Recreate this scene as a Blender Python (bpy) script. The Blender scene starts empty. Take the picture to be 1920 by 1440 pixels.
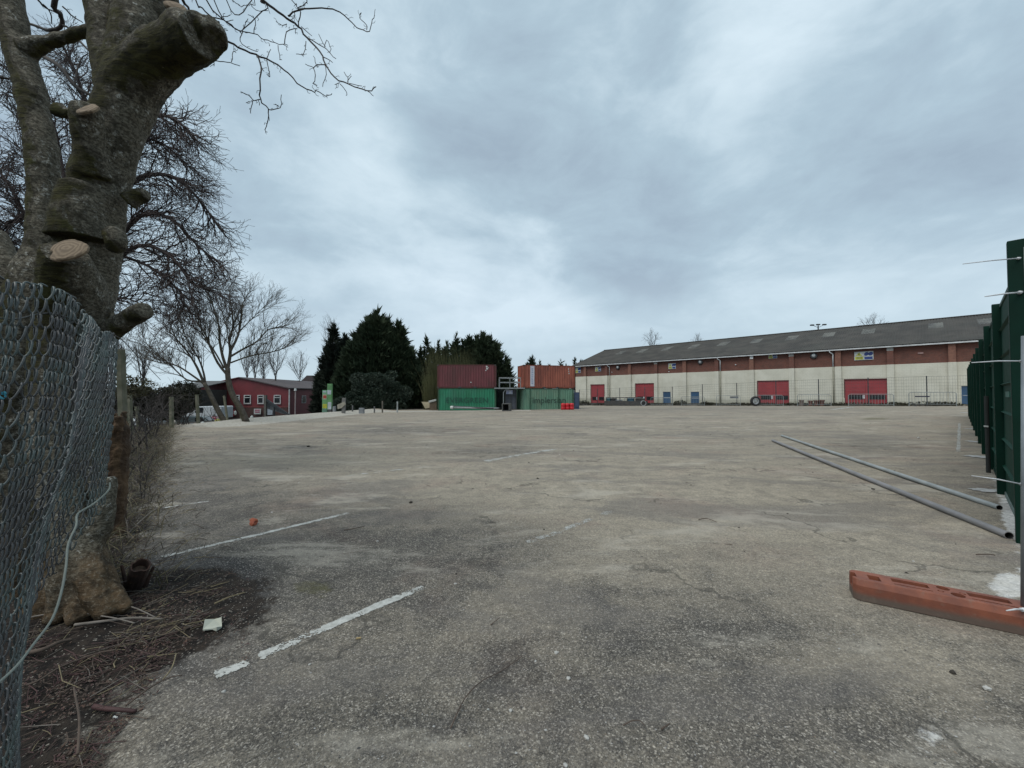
import bpy, bmesh, math, random
import numpy as np
from mathutils import Vector, Matrix, noise as mnoise

R = math.radians
F = 735.0                      # focal length of the photograph in its own pixels
CX, CY = 960.0, 720.0
EYE = 1.65
PITCH = R(1.40)
sc = bpy.context.scene
COL = sc.collection

# ------------------------------------------------------------------ camera, world, sun, exposure
cd = bpy.data.cameras.new('camera'); cam = bpy.data.objects.new('camera', cd); COL.objects.link(cam)
cam.location = (0, 0, EYE); cam.rotation_euler = (R(90) + PITCH, 0, 0)
cd.sensor_width = 36; cd.lens = F / 1920 * 36; cd.clip_start = 0.05; cd.clip_end = 4000
sc.camera = cam

SUN_EL, SUN_AZ = R(58), R(-131)    # azimuth clockwise from the view direction (+Y)
world = bpy.data.worlds.new("World"); sc.world = world; world.use_nodes = True
wt = world.node_tree; wt.nodes.clear()
def WN(t, **k):
    n = wt.nodes.new(t)
    for a, b in k.items(): setattr(n, a, b)
    return n
WL = wt.links.new
wout = WN('ShaderNodeOutputWorld')
sky = WN('ShaderNodeTexSky', sky_type='NISHITA'); sky.sun_disc = False
sky.sun_elevation = SUN_EL; sky.sun_rotation = SUN_AZ; sky.air_density = 1.0; sky.dust_density = 2.0
bg1 = WN('ShaderNodeBackground'); bg1.inputs[1].default_value = 0.08; WL(sky.outputs[0], bg1.inputs[0])
tc = WN('ShaderNodeTexCoord')
sepx = WN('ShaderNodeSeparateXYZ'); WL(tc.outputs['Generated'], sepx.inputs[0])
def M(op, a, b=None, c=None):
    n = WN('ShaderNodeMath', operation=op)
    for i, v in enumerate((a, b, c)):
        if v is None: continue
        if isinstance(v, (int, float)): n.inputs[i].default_value = v
        else: WL(v, n.inputs[i])
    return n.outputs[0]
zc = M('MAXIMUM', sepx.outputs[2], 0.0)
zz = M('ADD', zc, 0.16)
comb = WN('ShaderNodeCombineXYZ')
WL(M('DIVIDE', sepx.outputs[0], zz), comb.inputs[0]); WL(M('DIVIDE', sepx.outputs[1], zz), comb.inputs[1])
def WNoise(scale, detail, rough, dist=0.0, off=(0, 0, 0), src=None):
    mp = WN('ShaderNodeMapping'); mp.inputs['Location'].default_value = off
    WL(src or comb.outputs[0], mp.inputs[0])
    n = WN('ShaderNodeTexNoise'); n.inputs['Scale'].default_value = scale; n.inputs['Detail'].default_value = detail
    n.inputs['Roughness'].default_value = rough; n.inputs['Distortion'].default_value = dist
    WL(mp.outputs[0], n.inputs[0]); return n.outputs[0]
nrmz_ = WN('ShaderNodeVectorMath', operation='MULTIPLY'); nrmz_.inputs[1].default_value = (1, 1, 2.0); WL(tc.outputs['Generated'], nrmz_.inputs[0]); nrmz = nrmz_.outputs[0]
n1 = WNoise(0.62, 6, 0.50, 0.4, (3.1, 1.7, 0)); n2 = WNoise(3.6, 7, 0.58, 0.4, (7.3, 2.2, 4), nrmz); n3 = WNoise(0.4, 2, 0.4, 0, (1, 9, 2))
def blob(az, el, rad, amp):
    """a cloud bank in the direction (az right of north, el), soft edge"""
    d = Vector((math.sin(R(az)) * math.cos(R(el)), math.cos(R(az)) * math.cos(R(el)), math.sin(R(el))))
    dp = WN('ShaderNodeVectorMath', operation='DOT_PRODUCT'); dp.inputs[1].default_value = d
    nm = WN('ShaderNodeVectorMath', operation='NORMALIZE'); WL(tc.outputs['Generated'], nm.inputs[0]); WL(nm.outputs[0], dp.inputs[0])
    c = math.cos(R(rad))
    s = M('SMOOTH_MAX', M('DIVIDE', M('SUBTRACT', dp.outputs['Value'], c), 1 - c), 0.0, 0.2)
    return M('MULTIPLY', s, amp)
acc = M('ADD', M('MULTIPLY', n1, 0.55), M('MULTIPLY', n2, 0.45))
n4 = WNoise(9.0, 6, 0.6, 0.5, (2.1, 5.5, 1), nrmz)
acc = M('ADD', acc, M('MULTIPLY', M('SUBTRACT', n4, 0.5), 0.16))
for b in ((3, 36, 20, -0.12), (17, 22, 13, -0.12), (-23, 29, 10, 0.12), (-12, 19, 9, 0.10), (4, 15, 15, 0.12), (-4, 12, 12, .06), (34, 40, 9, 0.14), (46, 30, 14, -0.06), (-30, 22, 9, -0.07), (12, 44, 8, .08), (40, 14, 12, .04)):
    acc = M('ADD', acc, blob(*b))
ramp = WN('ShaderNodeValToRGB'); WL(acc, ramp.inputs[0])
e = ramp.color_ramp.elements
e[0].position = 0.34; e[0].color = (0.285, 0.368, 0.440, 1)
e[1].position = 0.70; e[1].color = (0.560, 0.675, 0.735, 1)
x = e.new(0.48); x.color = (0.355, 0.465, 0.535, 1)
x = e.new(0.58); x.color = (0.455, 0.570, 0.635, 1)
hz = WN('ShaderNodeMix', data_type='RGBA'); WL(ramp.outputs[0], hz.inputs['A']); hz.inputs['B'].default_value = (0.490, 0.605, 0.660, 1)
hf = WN('ShaderNodeMapRange'); WL(zc, hf.inputs['Value']); hf.inputs['From Min'].default_value = 0.0; hf.inputs['From Max'].default_value = 0.30
hf.inputs['To Min'].default_value = 0.85; hf.inputs['To Max'].default_value = 0.0
WL(hf.outputs[0], hz.inputs['Factor'])
lil = WN('ShaderNodeMix', data_type='RGBA', blend_type='MULTIPLY'); WL(hz.outputs['Result'], lil.inputs['A']); lil.inputs['B'].default_value = (1.01, 0.99, 1.03, 1)
WL(n3, lil.inputs['Factor'])
bg2 = WN('ShaderNodeBackground'); WL(lil.outputs['Result'], bg2.inputs[0]); bg2.inputs[1].default_value = 0.86
mx = WN('ShaderNodeMixShader'); mx.inputs[0].default_value = 0.95
WL(bg1.outputs[0], mx.inputs[1]); WL(bg2.outputs[0], mx.inputs[2]); WL(mx.outputs[0], wout.inputs[0])

sl = bpy.data.lights.new('sun', 'SUN'); sun = bpy.data.objects.new('sun', sl); COL.objects.link(sun)
sl.energy = 1.5; sl.angle = R(42); sl.color = (1.0, 0.97, 0.92)
sd = Vector((math.sin(SUN_AZ) * math.cos(SUN_EL), math.cos(SUN_AZ) * math.cos(SUN_EL), math.sin(SUN_EL)))
sun.rotation_euler = (-sd).to_track_quat('-Z', 'Y').to_euler(); sun.location = (0, 0, 60)

sc.view_settings.view_transform = 'Standard'; sc.view_settings.look = 'None'
sc.view_settings.exposure = 0.58; sc.view_settings.gamma = 1.0; sc.view_settings.use_curve_mapping = False
sc.cycles.max_bounces = 6; sc.cycles.diffuse_bounces = 3; sc.cycles.transparent_max_bounces = 12

# ------------------------------------------------------------------ from the survey of the photograph to places on site
cp, sp_ = math.cos(PITCH), math.sin(PITCH)
def ray(px, py):
    a, b = (px - CX) / F, (CY - py) / F
    return Vector((a, cp - b * sp_, sp_ + b * cp))
def P(px, py, Y):
    d = ray(px, py); return Vector((0, 0, EYE)) + d * (Y / d.y)
def G(px, py, z=0.0):
    d = ray(px, py); return Vector((0, 0, EYE)) + d * ((z - EYE) / d.z)

def sstep(a, b, x):
    t = min(1, max(0, (x - a) / (b - a))); return t * t * (3 - 2 * t)
def xb(y):                                 # left boundary of the tarmac
    return -2.6 - 0.86 * (y - 2.9) if y < 19.6 else -17.0
def ground(x, y):
    s = sstep(8, 42, y)
    z = s * (0.0095 * max(-20, min(60, x)) - 0.12 - 0.009 * (min(y, 90) - 42))
    d = (xb(y) - x) * (0.75 if y < 19.6 else 1.0)
    if y > 3: z -= 2.7 * sstep(1.5, 22, d) * sstep(3, 14, y)
    if 17 < y < 60:
        k = sstep(17, 24, y)
        z += 0.20 * k * math.exp(-((d + 0.9) / 1.1) ** 2)
    q = math.hypot((x + 3.0) / 1.1, (y - 2.9) / 1.0)
    z += 0.07 * math.exp(-q * q)
    return z
def GT(px, py):                            # the point of the terrain seen at that pixel
    d = ray(px, py); t = 0.5; o = Vector((0, 0, EYE)); last = 0.5
    while t < 400:
        p = o + d * t
        if p.z < ground(p.x, p.y):
            a, b = last, t
            for _ in range(18):
                m = (a + b) / 2; q = o + d * m
                if q.z < ground(q.x, q.y): b = m
                else: a = m
            return o + d * b
        last = t; t *= 1.03
    return o + d * t

# ------------------------------------------------------------------ materials
MATS = {}
def nt(name):
    m = bpy.data.materials.new(name); m.use_nodes = True; t = m.node_tree
    b = t.nodes['Principled BSDF']; return m, t, b
class NB:
    def __init__(s, t): s.t = t
    def n(s, ty, **k):
        n = s.t.nodes.new(ty)
        for a, b in k.items(): setattr(n, a, b)
        return n
    def l(s, a, b): s.t.links.new(a, b)
    def coord(s, kind='Object'):
        return s.n('ShaderNodeTexCoord').outputs[kind]
    def geo(s): return s.n('ShaderNodeNewGeometry').outputs['Position']
    def map(s, src, scale=(1, 1, 1), loc=(0, 0, 0), rot=(0, 0, 0)):
        m = s.n('ShaderNodeMapping'); m.inputs['Scale'].default_value = scale; m.inputs['Location'].default_value = loc; m.inputs['Rotation'].default_value = rot
        s.l(src, m.inputs[0]); return m.outputs[0]
    def noise(s, src, scale, detail=4, rough=0.55, dist=0.0):
        n = s.n('ShaderNodeTexNoise'); n.inputs['Scale'].default_value = scale; n.inputs['Detail'].default_value = detail
        n.inputs['Roughness'].default_value = rough; n.inputs['Distortion'].default_value = dist; s.l(src, n.inputs[0]); return n.outputs[0]
    def vor(s, src, scale, out='Color', feature='F1', rnd=1.0):
        n = s.n('ShaderNodeTexVoronoi', feature=feature); n.inputs['Scale'].default_value = scale; n.inputs['Randomness'].default_value = rnd
        s.l(src, n.inputs[0]); return n.outputs[out]
    def ramp(s, src, stops):
        r = s.n('ShaderNodeValToRGB'); s.l(src, r.inputs[0]); e = r.color_ramp.elements
        while len(e) > 2: e.remove(e[-1])
        for i, (p, c) in enumerate(stops):
            el = e[i] if i < 2 else e.new(p)
            el.position = p; el.color = (*c, 1) if len(c) == 3 else c
        return r.outputs[0]
    def fr(s, src, a, b, lo=0.0, hi=1.0):
        m = s.n('ShaderNodeMapRange', interpolation_type='SMOOTHSTEP'); s.l(src, m.inputs[0])
        for i, v in enumerate((a, b, lo, hi)): m.inputs[i + 1].default_value = v
        return m.outputs[0]
    def mix(s, f, a, b, mode='MIX'):
        m = s.n('ShaderNodeMix', data_type='RGBA', blend_type=mode)
        for sock, v in ((m.inputs['Factor'], f), (m.inputs['A'], a), (m.inputs['B'], b)):
            if isinstance(v, (int, float)): sock.default_value = v
            elif isinstance(v, tuple): sock.default_value = (*v, 1)
            else: s.l(v, sock)
        return m.outputs['Result']
    def math(s, op, a, b=0.0):
        n = s.n('ShaderNodeMath', operation=op)
        for i, v in enumerate((a, b)):
            if isinstance(v, (int, float)): n.inputs[i].default_value = v
            else: s.l(v, n.inputs[i])
        return n.outputs[0]
    def sep(s, src): return s.n('ShaderNodeSeparateXYZ'), src
    def bump(s, b, h, strength=0.3, dist=0.01):
        n = s.n('ShaderNodeBump'); n.inputs['Strength'].default_value = strength; n.inputs['Distance'].default_value = dist
        s.l(h, n.inputs['Height']); s.l(n.outputs[0], b.inputs['Normal'])

def pm(name, c1, c2=None, scale=3.0, rough=0.75, metal=0.0, bump=0.0, stretch=(1, 1, 1), dirt=None, dscale=1.5, damt=0.5, coord='Object', detail=5, spec=0.5):
    """procedural paint / stone / metal: two tones of its own, an optional wear colour in patches"""
    if name in MATS: return MATS[name]
    m, t, b = nt(name); B = NB(t)
    if c2 is None: c2 = tuple(v * 0.72 for v in c1)
    co = B.map(B.coord(coord), stretch)
    f = B.noise(co, scale, detail)
    col = B.mix(B.fr(f, 0.35, 0.65), c1, c2)
    if dirt is not None:
        g = B.noise(B.map(B.coord(coord), stretch, (5, 3, 9)), dscale, 7, 0.65)
        col = B.mix(B.math('MULTIPLY', B.fr(g, 0.48, 0.72), damt), col, dirt)
    B.l(col, b.inputs['Base Color'])
    b.inputs['Roughness'].default_value = rough; b.inputs['Metallic'].default_value = metal
    b.inputs['Specular IOR Level'].default_value = spec
    if bump: B.bump(b, B.noise(co, scale * 6, 4), bump, 0.01)
    MATS[name] = m; return m

def mat_ground():
    m, t, b = nt('tarmac'); B = NB(t); pos = B.geo()
    at = B.n('ShaderNodeAttribute', attribute_name='lay', attribute_type='GEOMETRY')
    sp = B.n('ShaderNodeSeparateColor'); B.l(at.outputs['Color'], sp.inputs[0])
    soil, dust, grav = sp.outputs[0], sp.outputs[1], sp.outputs[2]
    at2 = B.n('ShaderNodeAttribute', attribute_name='lay2', attribute_type='GEOMETRY')
    sp2 = B.n('ShaderNodeSeparateColor'); B.l(at2.outputs['Color'], sp2.inputs[0])
    tar, grass, lime = sp2.outputs[0], sp2.outputs[1], sp2.outputs[2]
    nl = B.noise(pos, 0.55, 7, 0.62, 0.5); nm = B.noise(pos, 2.3, 7, 0.65, 0.4); nf = B.noise(pos, 14, 5, 0.6)
    streak = B.noise(B.map(pos, (0.35, 1.9, 1), (3, 1, 0), (0, 0, R(-22))), 1.3, 6, 0.6, 0.3)
    agg = B.vor(pos, 125); aggs = B.n('ShaderNodeSeparateColor'); B.l(agg, aggs.inputs[0])
    agg2 = B.vor(pos, 230); ag2 = B.n('ShaderNodeSeparateColor'); B.l(agg2, ag2.inputs[0])
    # aggregate: each chip of its own tone
    chip = B.ramp(aggs.outputs[0], [(0.0, (0.022, 0.022, 0.023)), (0.45, (0.070, 0.068, 0.064)), (0.75, (0.130, 0.125, 0.115)), (0.88, (0.27, 0.26, 0.24)), (1.0, (0.52, 0.51, 0.48))])
    chip2 = B.ramp(ag2.outputs[1], [(0.0, (0.035, 0.034, 0.034)), (0.5, (0.09, 0.087, 0.08)), (0.88, (0.15, 0.145, 0.135)), (1.0, (0.33, 0.32, 0.30))])
    tarc = B.mix(0.5, chip, chip2)
    tarc = B.mix(0.55, tarc, B.ramp(nm, [(0.3, (0.55, 0.53, 0.50)), (0.7, (1.36, 1.28, 1.16))]), 'MULTIPLY')
    tarc = B.mix(B.math('MULTIPLY', B.fr(nl, 0.5, 0.68), 0.30), tarc, (0.115, 0.075, 0.058))
    dc = B.mix(B.fr(nm, 0.35, 0.65), (0.375, 0.335, 0.262), (0.235, 0.210, 0.166))
    dc = B.mix(0.35, dc, B.mix(0.5, chip, (0.25, 0.23, 0.2)))
    dc = B.mix(B.math('MULTIPLY', B.fr(nl, 0.52, 0.66), 0.5), dc, (0.255, 0.205, 0.170))
    df = B.math('ADD', dust, B.math('MULTIPLY', B.math('SUBTRACT', streak, 0.5), 0.9))
    df = B.math('ADD', df, B.math('MULTIPLY', B.math('SUBTRACT', nm, 0.5), 1.3))
    df = B.math('ADD', df, B.math('MULTIPLY', B.math('SUBTRACT', aggs.outputs[1], 0.5), 0.28))
    col = B.mix(B.math('MULTIPLY', B.fr(df, 0.12, 0.95), 0.93), tarc, dc)
    df2 = B.math('ADD', tar, B.math('MULTIPLY', B.math('SUBTRACT', nm, 0.5), 0.9))
    col = B.mix(B.math('MULTIPLY', B.fr(df2, 0.25, 0.85), 0.72), col, B.mix(B.fr(aggs.outputs[0], 0.86, 0.93), (0.024, 0.024, 0.026), (0.24, 0.235, 0.23)))
    lf = B.math('ADD', lime, B.math('MULTIPLY', B.math('SUBTRACT', B.noise(pos, 9, 8, 0.75), 0.5), 1.6))
    col = B.mix(B.math('MULTIPLY', B.fr(lf, 0.45, 0.75), 0.85), col, (0.55, 0.56, 0.56))
    gf = B.math('ADD', grass, B.math('MULTIPLY', B.math('SUBTRACT', nf, 0.5), 0.9))
    col = B.mix(B.math('MULTIPLY', B.fr(gf, 0.4, 0.8), 0.7), col, B.mix(nm, (0.055, 0.060, 0.022), (0.12, 0.105, 0.06)))
    g1 = B.noise(pos, 34, 3, 0.8); g2 = B.noise(pos, 7.5, 8, 0.80, 0.2)
    col = B.mix(0.85, col, B.ramp(g1, [(0.30, (0.62, 0.62, 0.62)), (0.5, (0.98, 0.98, 0.98)), (0.70, (1.42, 1.41, 1.38))]), 'MULTIPLY')
    col = B.mix(0.85, col, B.ramp(g2, [(0.30, (0.66, 0.66, 0.67)), (0.5, (1.0, 1.0, 1.0)), (0.70, (1.26, 1.25, 1.23))]), 'MULTIPLY')
    wn = B.noise(pos, 0.9, 2, .5); cv = B.n('ShaderNodeTexVoronoi', feature='DISTANCE_TO_EDGE'); cv.inputs['Scale'].default_value = 0.42
    wp = B.n('ShaderNodeVectorMath', operation='ADD'); wr = B.n('ShaderNodeTexNoise'); wr.inputs['Scale'].default_value = 2.5; wr.inputs['Detail'].default_value = 6; B.l(pos, wr.inputs[0])
    ws_ = B.n('ShaderNodeVectorMath', operation='SCALE'); ws_.inputs['Scale'].default_value = 0.9; B.l(wr.outputs['Color'], ws_.inputs[0]); B.l(pos, wp.inputs[0]); B.l(ws_.outputs[0], wp.inputs[1]); B.l(wp.outputs[0], cv.inputs[0])
    st = B.noise(B.map(pos, (0.28, 0.75, 1), (9, 4, 0), (0, 0, R(15))), 0.8, 9, 0.70, 0.6)
    col = B.mix(B.math('MULTIPLY', B.fr(st, 0.49, 0.60), 0.48), col, B.mix(0.55, tarc, (0.125, 0.119, 0.118)))
    col = B.mix(B.math('MULTIPLY', B.fr(B.noise(B.map(pos, (.5, 1.2, 1), (2, 8, 0)), 0.9, 8, .7, .3), 0.53, 0.64), 0.42), col, (0.40, 0.38, 0.33))
    col = B.mix(1.0, col, (1.11, 1.07, 1.03), 'MULTIPLY')
    crk = B.math('MULTIPLY', B.fr(cv.outputs['Distance'], 0.012, 0.004), B.fr(wn, 0.50, 0.58))
    col = B.mix(B.math('MULTIPLY', crk, 0.55), col, (0.045, 0.042, 0.036))
    sf = B.math('ADD', soil, B.math('ADD', B.math('MULTIPLY', B.math('SUBTRACT', nf, 0.5), 1.0), B.math('MULTIPLY', B.math('SUBTRACT', nm, 0.5), 1.5)))
    sc_ = B.mix(B.fr(nf, 0.35, 0.7), (0.008, 0.006, 0.005), (0.032, 0.024, 0.018))  # soil colour, darkened to paint in shade from the tree and fence
    sc_ = B.mix(B.fr(aggs.outputs[2], 0.955, 0.98), sc_, (0.22, 0.20, 0.17))
    col = B.mix(B.fr(sf, 0.35, 0.7), col, sc_)
    vg = B.vor(pos, 28); vgs = B.n('ShaderNodeSeparateColor'); B.l(vg, vgs.inputs[0])
    gc = B.ramp(vgs.outputs[0], [(0.0, (0.24, 0.215, 0.18)), (0.5, (0.34, 0.315, 0.265)), (1.0, (0.47, 0.445, 0.395))])
    gf2 = B.math('ADD', grav, B.math('MULTIPLY', B.math('SUBTRACT', nm, 0.5), 0.9))
    col = B.mix(B.fr(gf2, 0.35, 0.6), col, gc)
    B.l(col, b.inputs['Base Color']); b.inputs['Roughness'].default_value = 0.93; b.inputs['Specular IOR Level'].default_value = 0.25
    h = B.math('ADD', B.math('MULTIPLY', B.vor(pos, 120, 'Distance'), -0.6), B.math('MULTIPLY', B.noise(pos, 40, 6, 0.7), 1.4))
    B.bump(b, h, 0.75, 0.009)
    return m

def mat_bark(name, base=(0.094, 0.082, 0.060), dark=(0.028, 0.023, 0.015), moss=(0.034, 0.032, 0.007), lichen=(0.34, 0.34, 0.31), mossamt=0.9, lich=0.9):
    if name in MATS: return MATS[name]
    m, t, b = nt(name); B = NB(t); co = B.geo()
    n1 = B.noise(B.map(co, (1, 1, 1.5)), 5, 7, 0.65, 0.4); n2 = B.noise(co, 1.6, 5, 0.6, 0.3); n3 = B.noise(B.map(co, (1, 1, 2.2)), 22, 7, 0.75, 0.3)
    col = B.mix(B.fr(n1, 0.33, 0.66), dark, base)
    sx0 = 0
    sx = B.n('ShaderNodeSeparateXYZ'); nn = B.n('ShaderNodeNewGeometry'); B.l(nn.outputs['Normal'], sx.inputs[0])
    if lich > .8: col = B.mix(B.math('MULTIPLY', B.fr(B.math('ADD', sx.outputs[0], B.math('MULTIPLY', n2, .8)), .45, .85), .75), col, B.mix(B.fr(n3, .4, .6), (.115, .108, .088), (.23, .22, .185)))
    # moss keeps to the left-facing side and the undersides
    side = B.math('ADD', B.math('MULTIPLY', sx.outputs[0], -0.75), B.math('MULTIPLY', sx.outputs[2], -0.45))
    mf = B.math('ADD', side, B.math('MULTIPLY', B.math('SUBTRACT', n2, 0.42), 2.6))
    col = B.mix(B.math('MULTIPLY', B.fr(mf, -0.45, 0.20), mossamt), col, B.mix(B.fr(n3, 0.4, 0.62), moss, tuple(v * 0.45 for v in moss)))
    lf = B.math('SUBTRACT', B.fr(n3, 0.50, 0.62), B.fr(mf, 0.0, 0.7))
    spots = B.fr(B.noise(B.map(co, (1, 1, 1.5)), 55, 4, .7), 0.52, 0.60)
    spots = B.math('MULTIPLY', spots, B.math('MULTIPLY', B.fr(B.noise(co, 3.0, 6, .7), 0.42, 0.60), B.fr(sx.outputs[0], -0.25, 0.55)))
    col = B.mix(B.math('MULTIPLY', B.math('MAXIMUM', lf, 0.0), 0.55 * lich), col, (0.27, 0.25, 0.205))
    col = B.mix(B.math('MULTIPLY', spots, 0.6 * lich), col, lichen)
    ring = B.noise(B.map(co, (0.7, 0.7, 7)), 3.2, 6, 0.7, 0.9)
    col = B.mix(B.math('MULTIPLY', B.fr(ring, 0.58, 0.68), 0.35), col, (0.022, 0.019, 0.015))
    if lich > .8:                      # bark torn to brown wood near the foot
        pz = B.n('ShaderNodeSeparateXYZ'); B.l(co, pz.inputs[0])
        ft = B.math('ADD', B.math('MULTIPLY', pz.outputs[2], -1.0), B.math('MULTIPLY', n2, 1.5))
        col = B.mix(B.math('MULTIPLY', B.fr(ft, -0.15, 0.35), 0.75), col, B.mix(B.fr(n1, .4, .62), (0.030, 0.018, 0.010), (0.105, 0.066, 0.034)))
    B.l(col, b.inputs['Base Color']); b.inputs['Roughness'].default_value = 0.9; b.inputs['Specular IOR Level'].default_value = 0.2
    B.bump(b, B.math('ADD', B.math('MULTIPLY', n3, 1.0), B.math('ADD', B.math('MULTIPLY', n1, 1.4), B.math('MULTIPLY', ring, 0.35))), 0.7, 0.018)
    MATS[name] = m; return m

def mat_pollard():
    m, t, b = nt('pollard_bark_near'); B = NB(t); co = B.geo()
    sx = B.n('ShaderNodeSeparateXYZ'); nn = B.n('ShaderNodeNewGeometry'); B.l(nn.outputs['Normal'], sx.inputs[0])
    pz = B.n('ShaderNodeSeparateXYZ'); B.l(co, pz.inputs[0])
    low = B.noise(B.map(co, (1, 1, .8)), 2.0, 6, .62, .5); mid = B.noise(co, 7, 7, .68, .4); fine = B.noise(B.map(co, (1, 1, 1.4)), 42, 5, .75)
    wr = B.noise(B.map(co, (.8, .8, 4.5)), 9, 7, .7, .8); wr2 = B.noise(B.map(co, (.5, .5, 9)), 4, 6, .65, 1.4)
    # bare pale bark, mottled by lichen
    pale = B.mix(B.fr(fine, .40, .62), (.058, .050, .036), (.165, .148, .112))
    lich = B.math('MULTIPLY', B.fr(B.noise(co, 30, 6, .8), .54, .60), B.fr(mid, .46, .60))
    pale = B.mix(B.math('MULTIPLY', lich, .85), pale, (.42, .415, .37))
    # algae and moss; the lit right side and shaded undersides are painted in too
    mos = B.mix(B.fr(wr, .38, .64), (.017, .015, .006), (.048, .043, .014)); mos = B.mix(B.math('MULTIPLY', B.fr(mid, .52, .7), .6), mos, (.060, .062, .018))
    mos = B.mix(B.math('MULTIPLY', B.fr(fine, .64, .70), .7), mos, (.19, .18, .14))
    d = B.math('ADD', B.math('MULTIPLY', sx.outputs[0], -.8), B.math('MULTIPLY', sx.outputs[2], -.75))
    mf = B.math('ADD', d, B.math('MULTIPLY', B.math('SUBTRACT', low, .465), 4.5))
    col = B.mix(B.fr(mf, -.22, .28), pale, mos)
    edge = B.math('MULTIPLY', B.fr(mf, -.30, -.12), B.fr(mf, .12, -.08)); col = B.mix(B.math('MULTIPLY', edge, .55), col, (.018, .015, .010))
    col = B.mix(B.math('MULTIPLY', B.fr(wr2, .60, .70), .55), col, (.016, .013, .009))
    pits = B.fr(B.vor(B.map(co, (1, 1, 2.2)), 13, 'Distance'), .13, .07); col = B.mix(B.math('MULTIPLY', pits, .8), col, (.014, .011, .008))
    ft = B.math('ADD', B.math('MULTIPLY', pz.outputs[2], -1.0), B.math('MULTIPLY', low, 1.6))
    br = B.mix(B.fr(mid, .38, .62), (.030, .018, .009), (.125, .078, .040)); br = B.mix(B.math('MULTIPLY', B.fr(fine, .56, .66), .7), br, (.24, .20, .145))
    col = B.mix(B.math('MULTIPLY', B.fr(ft, -.10, .55), .80), col, br)
    B.l(col, b.inputs['Base Color']); b.inputs['Roughness'].default_value = .92; b.inputs['Specular IOR Level'].default_value = .2
    h = B.math('ADD', B.math('ADD', B.math('MULTIPLY', wr, 1.6), B.math('MULTIPLY', mid, 2.0)), B.math('ADD', B.math('MULTIPLY', fine, .7), B.math('MULTIPLY', pits, -.8)))
    B.bump(b, h, .9, .013); return m
def mat_brick():
    m, t, b = nt('brickwork'); B = NB(t); co = B.coord('UV')
    br = B.n('ShaderNodeTexBrick'); B.l(co, br.inputs[0]); br.inputs['Scale'].default_value = 1.0
    br.inputs['Brick Width'].default_value = 0.225; br.inputs['Row Height'].default_value = 0.075; br.inputs['Mortar Size'].default_value = 0.008
    br.inputs['Color1'].default_value = (0.165, 0.050, 0.032, 1); br.inputs['Color2'].default_value = (0.105, 0.036, 0.026, 1); br.inputs['Mortar'].default_value = (0.15, 0.11, 0.09, 1)
    n = B.noise(co, 0.8, 6, 0.6)
    col = B.mix(B.math('MULTIPLY', B.fr(n, 0.45, 0.7), 0.5), br.outputs[0], (0.075, 0.034, 0.026))
    B.l(col, b.inputs['Base Color']); b.inputs['Roughness'].default_value = 0.9
    B.bump(b, br.outputs['Fac'], -0.3, 0.01); return m
def mat_render():
    m, t, b = nt('cream_render'); B = NB(t); co = B.coord('UV')
    n = B.noise(co, 0.5, 6, 0.6); s = B.noise(B.map(co, (2.6, 0.12, 1)), 1.5, 6, 0.65)
    col = B.mix(B.fr(n, 0.35, 0.65), (0.60, 0.58, 0.49), (0.52, 0.50, 0.415))
    col = B.mix(B.math('MULTIPLY', B.fr(s, 0.54, 0.74), 0.42), col, (0.285, 0.28, 0.205))
    bk = B.n('ShaderNodeTexBrick'); B.l(co, bk.inputs[0]); bk.inputs['Scale'].default_value = 1.0
    bk.inputs['Brick Width'].default_value = 0.45; bk.inputs['Row Height'].default_value = 0.22; bk.inputs['Mortar Size'].default_value = 0.012
    col = B.mix(B.math('MULTIPLY', bk.outputs['Fac'], 0.35), col, (0.33, 0.32, 0.27))
    sy = B.n('ShaderNodeSeparateXYZ'); B.l(co, sy.inputs[0])
    lo = B.fr(B.math('ADD', sy.outputs[1], B.math('MULTIPLY', n, 1.4)), 1.7, 0.9)
    col = B.mix(B.math('MULTIPLY', lo, 0.5), col, (0.20, 0.195, 0.13))
    B.l(col, b.inputs['Base Color']); b.inputs['Roughness'].default_value = 0.85; return m
def mat_paint_line():
    m, t, b = nt('worn_line_paint'); B = NB(t); co = B.geo()
    n = B.noise(co, 30, 8, 0.8); v = B.vor(co, 110, 'Color'); vs = B.n('ShaderNodeSeparateColor'); B.l(v, vs.inputs[0])
    big = B.noise(co, 5, 5, 0.6)
    B.l(B.mix(B.fr(n, 0.35, 0.65), (0.47, 0.47, 0.44), (0.30, 0.30, 0.275)), b.inputs['Base Color']); b.inputs['Roughness'].default_value = 0.85
    a = B.n('ShaderNodeAttribute', attribute_name='wear', attribute_type='GEOMETRY')
    f = B.math('ADD', a.outputs['Fac'], B.math('ADD', B.math('MULTIPLY', B.math('SUBTRACT', vs.outputs[0], 0.5), 0.55), B.math('MULTIPLY', B.math('SUBTRACT', big, 0.5), 2.2)))
    B.l(B.fr(f, 0.42, 0.52), b.inputs['Alpha']); return m
def mat_foliage(name, c1, c2, scale=0.6, rough=0.7):
    m, t, b = nt(name); B = NB(t); co = B.geo()
    n = B.noise(co, scale, 4); n2 = B.noise(co, scale * 12, 3)
    col = B.mix(B.fr(n, 0.35, 0.65), c1, c2); col = B.mix(B.math('MULTIPLY', n2, 0.6), col, tuple(v * 0.5 for v in c1))
    B.l(col, b.inputs['Base Color']); b.inputs['Roughness'].default_value = rough; b.inputs['Specular IOR Level'].default_value = 0.25; return m
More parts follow.
